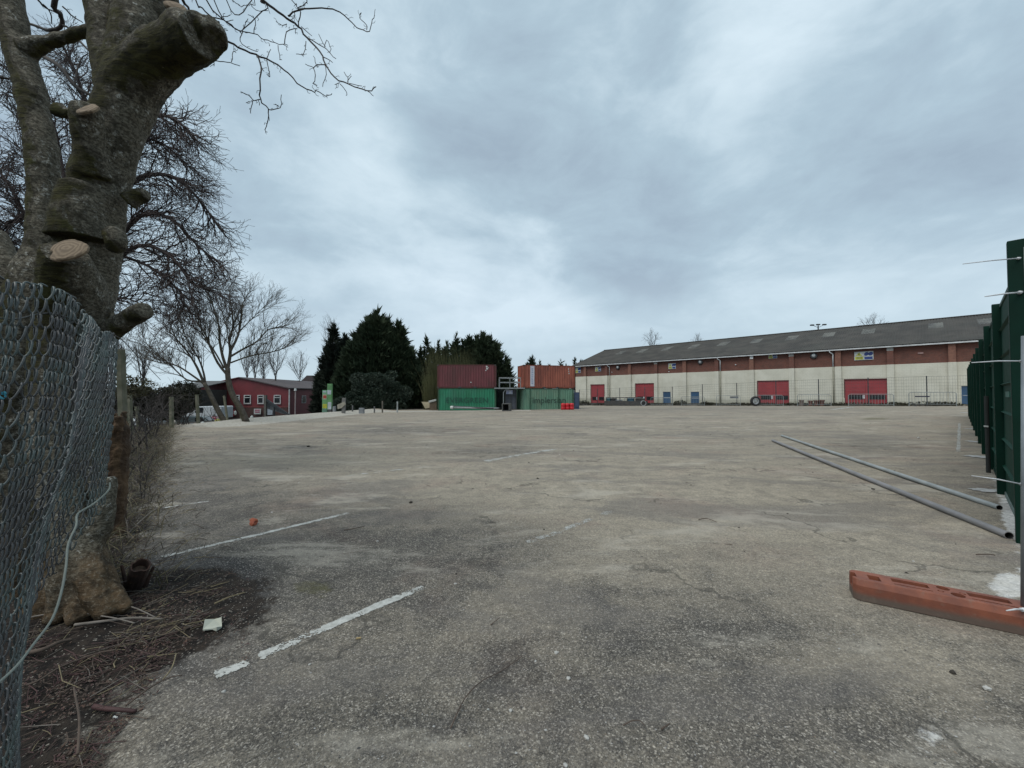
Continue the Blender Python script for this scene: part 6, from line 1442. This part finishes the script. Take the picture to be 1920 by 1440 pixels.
# wooden post with torn board, small posts, grey box on the bank
q = thing('leaning_board', 'torn pale board leaning against a short grey post right of the totem', 'board', tuple(P(644, 774, 35)))
m2 = MB(); m2.beam(P(644, 777, 35), P(645, 746, 35), .28, .2); m2.build('post', pm('grey_post', (.16, .155, .145)), q)
m2 = MB(); A_ = [P(632, 759, 34.8), P(646, 753, 34.8), P(648, 758, 34.8), P(640, 765, 34.8), P(633, 767, 34.8)]; m2.add(A_ + [p + Vector((0, .1, 0)) for p in A_], [(0, 1, 2, 3, 4)[::-1], (5, 6, 7, 8, 9)] + [(k, (k + 1) % 5, (k + 1) % 5 + 5, k + 5) for k in range(5)]); m2.build('torn_sheet', pm('buff_sheet', (.30, .28, .22), (.2, .19, .15)), q)
for px, w, t_, lb in ((625.5, 4, 762, 'small pale grey marker at the foot of the totem sign'), (677, 9, 765, 'squat light grey box on top of the gravel bank')):
    a = P(px, 770, 36); g = ground(a.x, a.y) - .1; m2 = MB(); h = P(px, t_, 36).z; m2.box(a.x - w / 2 * 36 / F, 36, g, a.x + w / 2 * 36 / F, 36.3, h); tag(m2.build('bank_box', pm('light_grey_box', (.22, .23, .24)), bevel=.02), lb, 'box')
for i, (px, tp_, mt, lb) in enumerate(((661, 760, 0, 'short grey stake left of the light grey box'), (717, 752, 1, 'brownish stake before the rounded shrub'), (745, 753, 2, 'pale stake right of the brownish one'), (702, 762, 0, 'shortest grey stake on the gravel bank'))):
    a = P(px, 770, 38); g = ground(a.x, a.y) - .1; m2 = MB(); m2.beam((a.x, 38, g), (a.x, 38, P(px, tp_, 38).z), .11); tag(m2.build('bank_stake', [pm('stake_grey', (.12, .12, .12)), pm('stake_brown', (.12, .105, .085)), pm('stake_pale', (.30, .32, .32))][mt]), lb, 'stake', 'stakes along the gravel bank')
# left boundary posts
CP = pm('concrete_post', (.155, .145, .105), (.10, .10, .065), 4, .9, dirt=(.06, .065, .03), dscale=3, damt=.7)
for i, (pb, pt, w, lb) in enumerate((((234, 850), (226, 655), .10, 'nearest concrete fence post, right of the mesh fence edge'), ((246, 815), (243, 738), .09, 'short concrete post second along the left boundary'), ((322, 806), (321, 744), .10, 'concrete post between the bramble and the red building'), ((372, 795), (369, 740), .09, 'leaning concrete post before the left corner of the red building'),
                                ((427, 790), (420, 742), .07, 'slim post left of the forked tree trunks'), ((452, 786), (450, 763), .05, 'short slim stake between the two tree trunks'), ((262, 812), (256, 762), .08, 'grey post before the white van'))):
    Y = {0: 9.8, 1: 15.5, 2: 19, 3: 21, 4: 23, 5: 23.5, 6: 17}[i]; a, b_ = P(pb[0], pb[1], Y), P(pt[0], pt[1], Y); a.z = ground(a.x, a.y) - .1
    m2 = MB(); m2.beam(a, b_, w * 1.3, w * 1.3); q = tag(m2.build('boundary_post', CP, bevel=.006), lb, 'fence post', 'old posts along the left boundary')
m2 = MB(); a, b_ = P(277, 812, 17), P(256, 772, 17); m2.beam(a, b_, .09); tag(m2.build('raking_strut', pm('dark_strut', (.05, .05, .045))), 'dark raking strut leaning before the white van', 'strut')
m2 = MB(); a = P(252, 800, 30); b_ = P(300, 812, 30); m2.box(a.x, 30, b_.z - 1.5, b_.x, 30.2, a.z); tag(m2.build('low_wall', pm('pale_wall', (.26, .25, .22), (.2, .19, .17)), bevel=.02), 'low pale concrete wall below the white van', 'wall')
# hedge thickets on the left
HEDG = mat_foliage('ivy_hedge', (.026, .027, .014), (.045, .042, .026), .8)
for i, (px, py, rx, ry, Y, n, lb) in enumerate(((250, 752, 36, 30, 30, 5200, 'ivy-covered thicket behind the near concrete posts'), (312, 758, 36, 30, 32, 5200, 'dark bramble thicket between the white van and red building'), (215, 725, 20, 24, 13, 1800, 'yellowish ivy clump at the edge of the mesh fence'), (345, 745, 24, 30, 40, 3500, 'dark hedge under the grey shed eave'))):
    b0_ = P(px, py, Y); leafy('bramble_thicket', lb, 'thicket', tuple(b0_), (rx * Y / F, 1.6, ry * Y / F), n, .17 if Y > 20 else .07, [HEDG, HEDG, mat_foliage('olive_ivy', (.05, .048, .018), (.07, .06, .03), 2), HEDG][i], 130 + i, 'thickets along the left boundary', shell=.4)
    m2 = MB()
# low thorny twig tangle for the same place
S4 = dict(levels=2, sides=(4, 3, 3), dens=(3.5, 4.5), start=(.1, .1), ang=.8, up=(.2, .1), len=(.9, .45), rad=(.02, .01), k=(4, 3), wig=.2, grav=(0, 0), tip=.004)
for i, (px, Y, h, lb) in enumerate(((296, 19.5, 2.6, 'scraggy leafless bush left of the bramble post'), (345, 21, 2.0, 'scraggy leafless bush before the red building corner'), (262, 16.5, 2.4, 'scraggy leafless bush over the white van'), (232, 10.5, 1.5, 'scraggy leafless bush by the nearest concrete post'), (395, 23.5, 1.2, 'low leafless scrub under the forked tree'), (226, 7.0, .7, 'yellowish scrub stems right behind the rotten stump'), (238, 10.5, 1.0, 'brown scrub stems between the two nearest posts'), (268, 13.5, 1.3, 'brown scrub stems before the dark raking strut'), (212, 5.8, .4, 'low scrub stems at the foot of the rotten stump'))):
    rg = random.Random(200 + i); b0_ = GT_(px, Y); q = thing('leafless_bush', lb, 'bush', tuple(b0_), group='leafless bushes along the left boundary'); m2 = MB()
    for k in range(9): branchify(m2, wander(b0_ + Vector((rg.uniform(-.5, .5), rg.uniform(-.4, .4), -.05)), Vector((rg.uniform(-.5, .5), rg.uniform(-.3, .3), 1)), h * rg.uniform(.6, 1), 5, rg, .12), .03 * min(1, h / 1.5), .005, 0, rg, dict(S4, len=(.9 * min(1, h / 2), .45 * min(1, h / 2))))
    m2.build('stems', TW, q)
# bright small clutter along that boundary
for i, (px, py, w, h, Y, mt, lb) in enumerate(((408, 790, 10, 10, 24, pm('yellow_sack', (.38, .34, .09)), 'yellow sack slumped at the foot of the left tree trunk'), (380, 795, 7, 9, 22, m_wht, 'white bag on the bank before the red building'), (360, 797, 8, 7, 21, pm('grey_bag', (.30, .31, .30)), 'grey-white rubbish bag at the bank edge'), (472, 783, 5, 8, 26, m_wht, 'small white bag right of the tree trunks'), (327, 794, 7, 13, 22, pm('cream_bag', (.36, .33, .29)), 'tall cream bag behind the bramble post'), (340, 803, 8, 5, 20, pm('grey_bag', (.30, .31, .30)), 'flattened pale bag below the bramble'), (441, 774, 5, 8, 25, m_wht, 'white rag caught on the right tree trunk'))):
    c = P(px, py, Y); rx, rz_ = w / 2 * Y / F, h / 2 * Y / F; m2 = MB(); n = 10; vs = []; fs = []; rg = random.Random(i)
    for a_ in range(6):
        ph = math.pi * (a_ / 5 - .5)
        for k in range(n): t = 2 * math.pi * k / n; j = rg.uniform(.8, 1.15); vs.append(c + Vector((math.cos(t) * math.cos(ph) * rx * j, math.sin(t) * math.cos(ph) * rx * j * .8, math.sin(ph) * rz_ * j)))
    for a_ in range(5):
        for k in range(n): fs.append((a_ * n + k, a_ * n + (k + 1) % n, (a_ + 1) * n + (k + 1) % n, (a_ + 1) * n + k))
    m2.add(vs, fs); tag(m2.build('rubbish_bag', mt, smooth=True), lb, 'rubbish', 'bags of rubbish on the left bank')

# rotten stump at the fence end
ROT = pm('rotten_wood', (.125, .075, .038), (.055, .032, .018), 7, .95, bump=.6, dirt=(.03, .022, .015), dscale=5, damt=.8, stretch=(1, 1, .3))
ys_ = 4.6; c = GT_(217, ys_); m2 = MB()
m2.tube(smooth_poly([c - U * .1, P(217, 880, ys_), P(214, 820, ys_), P(216, 785, ys_)], 5), [Rm(18, ys_), Rm(17, ys_), Rm(17, ys_), Rm(18, ys_), Rm(18, ys_), Rm(18, ys_), Rm(19, ys_), Rm(20, ys_), Rm(21, ys_), Rm(21, ys_), Rm(21, ys_), Rm(22, ys_), Rm(21, ys_), Rm(19, ys_), Rm(15, ys_), Rm(8, ys_)], 14)
for k in range(8): t = k * .8; m2.beam(P(217 + 14 * math.cos(t), 810, ys_ + .12 * math.sin(t)), P(217 + 16 * math.cos(t), 772 + 10 * abs(math.sin(k * 3)), ys_ + .12 * math.sin(t)), .03, .05)
o = m2.build('rotten_stump', ROT, smooth=False); md = o.modifiers.new('r', 'REMESH'); md.mode = 'VOXEL'; md.voxel_size = .014; tx3 = bpy.data.textures.new('rot', 'CLOUDS'); tx3.noise_scale = .07; tx3.noise_depth = 3; md = o.modifiers.new('d', 'DISPLACE'); md.texture = tx3; md.strength = .05
bake(o); tag(o, 'tall rotten orange-brown stump beside the end of the mesh fence', 'stump')
# cut hollow sucker by the roots
c = GT(250, 1105); q = thing('cut_root_sucker', 'hollow reddish cut root stub beside the foot of the pollarded tree', 'stump', tuple(c))
SA = c + Vector((-.03, .02, -.04)); SB_ = P(264, 1060, c.y - .13); m2 = MB(); m2.pipe(SA, SB_, .056, .010, 20); m2.v = [(x_ + .016 * mnoise.noise(Vector((x_ * 16, y_ * 16, z_ * 16))), y_ + .012 * mnoise.noise(Vector((x_ * 20, y_ * 20, 5))), z_ + .018 * mnoise.noise(Vector((x_ * 28, y_ * 28, 1)))) for (x_, y_, z_) in m2.v]
m2.build('shell', pm('reddish_bark', (.060, .030, .020), (.028, .015, .011), 14, .95, bump=.8), q)
m2 = MB(); m2.disc(SA.lerp(SB_, .80), SB_ - SA, .046, 16); m2.build('core', pm('sucker_core', (.16, .10, .065), (.06, .038, .026), 20), q)
for (a_, b_) in (((238, 1102), (228, 1060)), ((272, 1100), (288, 1062)), ((230, 1115), (210, 1095))):
    m2 = MB(); m2.tube([P(*a_, c.y), P(*b_, c.y)], [.018, .01], 7); m2.build('side_shoot', pm('reddish_bark', (.085, .032, .022)), q)

# ------------------------------------------------------------------ loose stones, brick, litter on the tarmac
def rock_mesh(rg, r, flat=.7, sub=1):
    bm = bmesh.new(); bmesh.ops.create_icosphere(bm, subdivisions=sub, radius=r); off = Vector((rg.uniform(0, 50), rg.uniform(0, 50), 0))
    for v in bm.verts: v.co *= 1 + .7 * mnoise.noise(v.co / r * 1.1 + off); v.co.z *= flat
    me = bpy.data.meshes.new('stone'); bm.to_mesh(me); bm.free(); return me
STN = pm('pale_stone', (.42, .41, .38), (.30, .29, .27), 30, .9, bump=.3)
DST = pm('dark_clod', (.045, .038, .03), None, 30, .95)
for i, (px, py, r_, mt, lb) in enumerate(((1043, 1226, .017, STN, 'pale angular stone, largest in the middle foreground'), (1066, 1274, .014, STN, 'white chipped stone just below the largest pale one'), (1100, 1385, .014, STN, 'rounded pale pebble at the bottom edge, centre'), (957, 1333, .010, STN, 'small round pale pebble left of the bottom pebble'), (1004, 1241, .009, STN, 'small flat pale chip left of the largest stone'), (1060, 1437, .012, STN, 'white pebble cut by the bottom edge of the view'),
                         (708, 1016, .016, STN, 'white stone lying between the two long bay lines'), (915, 1331, .007, STN, 'tiny pale pebble beside the small round one'), (1849, 1292, .018, STN, 'pale stone below the orange fence foot'), (770, 943, .03, DST, 'dark clod beyond the end of the second bay line'), (578, 838, .05, DST, 'flat dark clod on the far left tarmac'), (1008, 898, .025, DST, 'small dark clod near the faint dusty line'), (1787, 1262, .017, DST, 'dark stone below the orange fence foot'), (1637, 918, .025, DST, 'dark clod beside the long pipes'), (420, 1298, .012, STN, 'tiny white stone below the first bay line'),
                         (1833, 983, .02, STN, 'white pebble touching the nearer pipe'), (1722, 822, .05, STN, 'pale flake lying beyond the long pipes'), (580, 1247, .010, STN, 'pale chip under the broken bay line'))):
    c = GT(px, py); rg = random.Random(i + 300); me = rock_mesh(rg, r_, .7); me.materials.append(mt); o = bpy.data.objects.new('loose_stone', me); COL.objects.link(o); o.location = (c.x, c.y, c.z + r_ * .35); o.rotation_euler = (0, 0, i); o.scale = (rg.uniform(.9, 1.3), rg.uniform(.8, 1.1), 1); tag(o, lb, 'stone', 'loose stones on the tarmac')
c = GT(475, 984); me = rock_mesh(random.Random(9), .055, .85, 2); me.materials.append(pm('broken_brick', (.34, .095, .045), (.25, .07, .04), 15, .9, bump=.4)); o = bpy.data.objects.new('brick_fragment', me); COL.objects.link(o); o.location = (c.x, c.y, c.z + .035); o.scale = (.9, 1, .95); tag(o, 'orange brick fragment lying between two white bay lines', 'brick')
# white plastic offcut
a = [GT(380, 1186), GT(384, 1172), GT(402, 1166), GT(415, 1168), GT(416, 1180), GT(406, 1187), GT(398, 1184)]
m2 = MB(); n = len(a); m2.add([p + U * (.02 + .02 * (i % 2)) for i, p in enumerate(a)] + [p + U * .012 for p in a], [tuple(range(n))[::-1], tuple(range(n, 2 * n))] + [(k, (k + 1) % n, (k + 1) % n + n, k + n) for k in range(n)]); tag(m2.build('plastic_offcut', pm('dirty_white_plastic', (.44, .45, .38), (.34, .35, .29), 8)), 'dirty white plastic offcut in the leaf litter by the tree', 'plastic')
m2 = MB(); c = GT(671, 1199); m2.box(-.012, -.004, .004, .02, .004, .012, T=Matrix.Translation(c) @ Matrix.Rotation(.3, 4, 'Z')); tag(m2.build('cigarette_end', pm('tan_paper', (.45, .33, .16))), 'tiny tan cigarette end below the broken bay line', 'litter')
m2 = MB(); c = GT(216, 1349); m2.box(-.012, -.004, .006, .014, .004, .014, T=Matrix.Translation(c) @ Matrix.Rotation(-.3, 4, 'Z')); tag(m2.build('white_litter', m_wht), 'small white scrap of litter at the leaf litter edge', 'litter')

# sticks, each one a thing
def stick(pts, r0, r1, mt, lb, lift=.012, name='fallen_stick'):
    pl = []
    for i, (x_, y_) in enumerate(pts):
        p = GT(x_, y_); pl.append(p + U * (lift + .02 * math.sin(i * 2.1) ** 2))
    pl = smooth_poly(pl, 4); n = len(pl); m2 = MB(); m2.tube(pl, [r0 + (r1 - r0) * i / (n - 1) for i in range(n)], 6); tag(m2.build(name, mt, smooth=True), lb, 'stick', 'fallen sticks')
STK = pm('stick_brown', (.085, .06, .045), (.055, .04, .03), 12, .9); STG = pm('stick_grey', (.16, .14, .12), (.11, .095, .08), 12, .9); STP = pm('stick_pale', (.20, .165, .095), (.15, .12, .07), 12, .9)
stick([(140, 1180), (205, 1176), (250, 1171), (306, 1169)], .010, .007, STG, 'thick grey stick ending in a pale cut before the tree roots', .03)
stick([(50, 1175), (90, 1172), (135, 1166), (180, 1170), (215, 1180), (252, 1190)], .005, .004, STG, 'long curved twig crossing in front of the tree roots', .06)
stick([(165, 1158), (200, 1150), (245, 1152), (290, 1168)], .005, .004, STG, 'thin arched twig between root and thick grey stick', .04)
stick([(40, 1235), (80, 1232), (110, 1218), (135, 1208)], .014, .009, STK, 'thick dark stick poking out from under the mesh fence', .03)
stick([(176, 1332), (200, 1342), (225, 1344), (255, 1341)], .013, .009, pm('stick_maroon', (.055, .022, .02)), 'smooth dark reddish stick at the edge of the leaf litter', .02)
stick([(402, 1137), (430, 1128), (460, 1119)], .007, .004, STP, 'pale straight stick on the dark soil right of the tree', .02)
stick([(395, 1105), (430, 1098)], .004, .003, STP, 'short pale twig above the straight stick', .02)
stick([(845, 1370), (872, 1318), (905, 1285), (940, 1262), (982, 1236)], .0035, .002, STK, 'long thin dark twig on the tarmac at bottom centre')
stick([(920, 1175), (938, 1164)], .003, .002, STK, 'tiny dark twig on the tarmac above the long one')
stick([(645, 996), (665, 995), (683, 991)], .006, .004, STK, 'short brown stick beyond the second bay line')
stick([(1310, 976), (1325, 976), (1344, 983)], .006, .004, STK, 'short forked brown stick on the dusty tarmac')
stick([(1168, 1365), (1185, 1362), (1200, 1362), (1210, 1367)], .003, .002, STK, 'thin dark curved twig right of the bottom pebble')
stick([(1240, 1372), (1256, 1367)], .004, .003, STK, 'stubby dark twig right of the curved one')
stick([(1830, 1042), (1852, 1044), (1866, 1046)], .006, .005, STK, 'dark stick lying beside the orange fence foot')
stick([(240, 870), (270, 862), (295, 845), (305, 838)], .010, .006, STK, 'long twig pointing up right from the far litter', .05)
stick([(222, 870), (245, 876), (265, 888), (280, 893)], .012, .008, STK, 'brown stick sloping down in the far litter', .05)
stick([(240, 1005), (262, 985), (285, 965), (303, 953), (312, 952)], .007, .004, STG, 'long pale twig touching the third bay line', .03)
stick([(282, 1035), (287, 1030), (295, 1024)], .005, .003, STG, 'short pale twig above the second bay line start', .03)
stick([(300, 1198), (345, 1190), (365, 1180)], .005, .004, STK, 'dark twig leading to the white plastic offcut', .02)
stick([(405, 1205), (430, 1190), (455, 1160)], .004, .003, STK, 'thin curved twig right of the white plastic offcut', .02)
stick([(50, 1295), (75, 1290), (115, 1265), (180, 1235), (218, 1232)], .006, .004, STK, 'long twig rising through the leaf litter to the right', .03)
stick([(235, 1335), (280, 1306), (315, 1287), (342, 1276)], .005, .003, STK, 'long twig pointing at the broken bay line', .03)
stick([(305, 1288), (322, 1270), (330, 1243)], .004, .003, STP, 'pale bent twig in the right of the leaf litter', .04)
stick([(145, 1440), (148, 1380), (140, 1330), (138, 1310)], .006, .004, STK, 'upright forked twig near the bottom of the leaf litter', .06)

# leaf litter, small sticks (uncountable) and gravel chips
def litter():
    rg = random.Random(77); m2 = MB(); mats = [STK, STG, STP, pm('stick_maroon', (.055, .022, .02)), pm('dry_leaf', (.085, .042, .026), (.04, .024, .016), 9)]
    n = 0
    while n < 1500:
        if rg.random() < .5: px, py = rg.uniform(45, 330), rg.uniform(1180, 1470)
        elif rg.random() < .6: px, py = rg.uniform(200, 470), rg.uniform(1070, 1210)
        else: px, py = rg.uniform(205, 330), rg.uniform(815, 1010)
        if py > 1180 and px > 340 - (py - 1180) * .62 + rg.gauss(0, 12): continue
        if py < 1070 and px > 215 + 90 * rg.random() ** 2 + 10: continue
        if 1070 <= py < 1180 and px > 440 - abs(py - 1120) * 1.2: continue
        c = GT(px, py)
        if mnoise.noise(Vector((c.x * 3.1, c.y * 3.1, 2))) < rg.uniform(-.25, .25): n += .45; continue
        L = abs(rg.gauss(.03, .04)) + .01; a = rg.uniform(0, 6.3); d = Vector((math.cos(a), math.sin(a), rg.gauss(0, .16))) * L
        c.z += .006 + abs(d.z) * .5 + rg.uniform(0, .012); r_ = rg.uniform(.0010, .0028)
        mi = rg.choices((0, 1, 2, 3), (6, 1, 1.2, 5) if py > 1200 else (6, 2, 2, 2))[0]
        bend = Vector((rg.gauss(0, .12), rg.gauss(0, .12), 0)) * L
        m2.tube([c - d, c + bend, c + d], [r_, r_, r_ * .6], 4, cap=False, mi=mi); n += 1
    for _ in range(6500):
        if rg.random() < .55: px, py = rg.uniform(40, 300), rg.uniform(1200, 1440)
        else: px, py = rg.uniform(240, 470), rg.uniform(1070, 1240)
        if py > 1240 and px > 360 - (py - 1240) * 1.0: continue
        c = GT(px, py); s = rg.uniform(.003, .010)
        if mnoise.noise(Vector((c.x * 3.5, c.y * 3.5, 7))) < rg.uniform(-.15, .3): continue
        pass; t = rg.uniform(0, 6.3); x_ = Vector((math.cos(t), math.sin(t), rg.uniform(-.5, .5))) * s; y_ = Vector((-math.sin(t), math.cos(t), rg.uniform(-.5, .5))) * s * .6
        c.z += .01; m2.add([c - x_, c - y_, c + x_ + U * s * .3, c + y_], [(0, 1, 2, 3)], rg.choice((4, 4, 0, 3)))
    o = m2.build('leaf_litter', mats, None); tag(o, 'litter of small twigs and dead leaves under the mesh fence and tree', 'leaf litter', kind='stuff')
litter()
def far_litter():
    rg = random.Random(78); m2 = MB(); mats = [STK, STG, STP]
    for _ in range(1500):
        y_ = rg.uniform(3.4, 20); x_ = xb(y_) + abs(rg.gauss(0, .45)) - .3 if rg.random() < .7 else xb(y_) - rg.uniform(0, 1.5); z = ground(x_, y_)
        L = rg.uniform(.03, .22); a = rg.uniform(0, 6.3); d = Vector((math.cos(a), math.sin(a), rg.uniform(-.1, .5))) * L; c = Vector((x_, y_, z + .01))
        m2.tube([c, c + d * .5 + U * .01, c + d], [.004, .003, .002], 3, cap=False, mi=rg.choices((0, 1, 2), (4, 3, 4))[0])
    o = m2.build('dry_grass', mats); tag(o, 'dead grass and twigs along the left boundary', 'dead grass', kind='stuff')
far_litter()
def chips():
    rg = random.Random(88); m2 = MB()
    cm = [pm('chip_dark', (.055, .054, .052), (.09, .085, .08), 40, .9), pm('chip_mid', (.15, .145, .135), (.11, .105, .10), 40, .9), pm('chip_pale', (.36, .35, .33), (.26, .25, .24), 40, .9), pm('chip_tan', (.20, .16, .12), (.14, .11, .085), 40, .9)]
    base = [Vector(v).normalized() for v in ((1, 0, 0), (-1, 0, 0), (0, 1, 0), (0, -1, 0), (0, 0, 1), (0, 0, -.6))]
    fcs = [(0, 2, 4), (2, 1, 4), (1, 3, 4), (3, 0, 4), (2, 0, 5), (1, 2, 5), (3, 1, 5), (0, 3, 5)]
    vs = []; fs = []; mi = []
    for _ in range(26000):
        y_ = 1.15 + 5.2 * rg.random() ** 1.5; x_ = rg.uniform(-1.42, 1.42) * y_
        r_ = min(.0075, .0012 + rg.expovariate(1 / .0011))
        if x_ < xb(y_) + .5: continue
        z = ground(x_, y_) + 0.012 * mnoise.fractal(Vector((x_ * .5, y_ * .5, 0)), 1.0, 2.0, 3) * min(1, y_ / 4)
        o = len(vs); a = rg.uniform(0, 6.3); ca, sa = math.cos(a), math.sin(a)
        for b_ in base:
            j = r_ * rg.uniform(.6, 1.25); bx_, by_ = b_.x * ca - b_.y * sa, b_.x * sa + b_.y * ca
            vs.append((x_ + bx_ * j * 1.2, y_ + by_ * j, z + b_.z * j * .7 + r_ * .2))
        k = rg.choices((0, 1, 2, 3), (5, 4, 2.4, 1.5))[0]
        for f in fcs: fs.append(tuple(o + i for i in f)); mi.append(k)
    me = bpy.data.meshes.new('gravel_chips'); me.from_pydata(vs, [], fs)
    for q in cm: me.materials.append(q)
    me.polygons.foreach_set('material_index', mi); o = bpy.data.objects.new('gravel_chips', me); COL.objects.link(o); tag(o, 'loose aggregate chips scattered over the near tarmac', 'gravel', kind='stuff')
chips()

def clods():
    rg = random.Random(99); m2 = MB(); mats = [DST, STN, STK, STG]
    for _ in range(420):
        y_ = rg.uniform(3.2, 38); x_ = rg.uniform(-1.1, 1.15) * y_
        if x_ < xb(y_) + .3 or (x_ * .66 - y_ * .7513) > .3: continue
        z = ground(x_, y_) + 0.012 * mnoise.fractal(Vector((x_ * .5, y_ * .5, 0)), 1.0, 2.0, 3); r_ = rg.uniform(.006, .016) * (1 + y_ * .05); mi = rg.choices((0, 1, 2, 3), (6, 2, 2, 1))[0]
        if mi < 2:
            vs = [Vector((x_ + rg.uniform(.6, 1.3) * r_ * a, y_ + rg.uniform(.6, 1.3) * r_ * b, z + rg.uniform(.5, .9) * r_ * c)) for a, b, c in ((1, 0, 0), (-1, 0, 0), (0, 1, 0), (0, -1, 0), (0, 0, 1))]
            m2.add(vs, [(0, 2, 4), (2, 1, 4), (1, 3, 4), (3, 0, 4)], mi)
        else:
            a = rg.uniform(0, 6.3); L = rg.uniform(.03, .12) * (1 + y_ * .02); d = Vector((math.cos(a), math.sin(a), 0)) * L; c = Vector((x_, y_, z + .006)); m2.tube([c, c + d * .5 + Vector((rg.gauss(0, .15) * L, rg.gauss(0, .15) * L, .004)), c + d], [.003, .003, .002], 4, mi=mi)
    tag(m2.build('scattered_debris', mats), 'small clods, chips and twig scraps scattered over the tarmac', 'debris', kind='stuff')
clods()

def verge():
    rg = random.Random(55); m2 = MB(); mats = [pm('dead_stem_straw', (.17, .14, .075), (.11, .09, .05), 9), STK, pm('dead_stem_olive', (.075, .070, .03), (.05, .045, .02), 9), STG]
    for _ in range(3800):
        y_ = 3.2 + 17 * rg.random() ** 1.3; x_ = xb(y_) - abs(rg.gauss(0, .9)) + rg.uniform(-.4, .15); z = ground(x_, y_)
        L = rg.uniform(.06, .30 if y_ < 8 else .5) * (1 if rg.random() < .85 else 1.6); a = rg.uniform(0, 6.3); ti = rg.uniform(.2, 1.6); d = Vector((math.cos(a) * ti, math.sin(a) * ti, 1)).normalized() * L; c = Vector((x_, y_, z - .01))
        m2.tube([c, c + d * .5, c + d + Vector((math.cos(a), math.sin(a), -.6)) * L * .25], [.004, .003, .0015], 3, cap=False, mi=rg.choices((0, 1, 2, 3), (4, 4, 3, 2))[0])
    tag(m2.build('dead_grass_verge', mats), 'tangled verge of dead grass and stems along the left boundary posts', 'dead grass', kind='stuff')
verge()
for o in list(bpy.data.objects):
    if o.name.startswith('lettering') and o.parent is not None and o.parent.name.startswith(('site_safety', 'wall_sign')): o['kind'] = 'stuff'
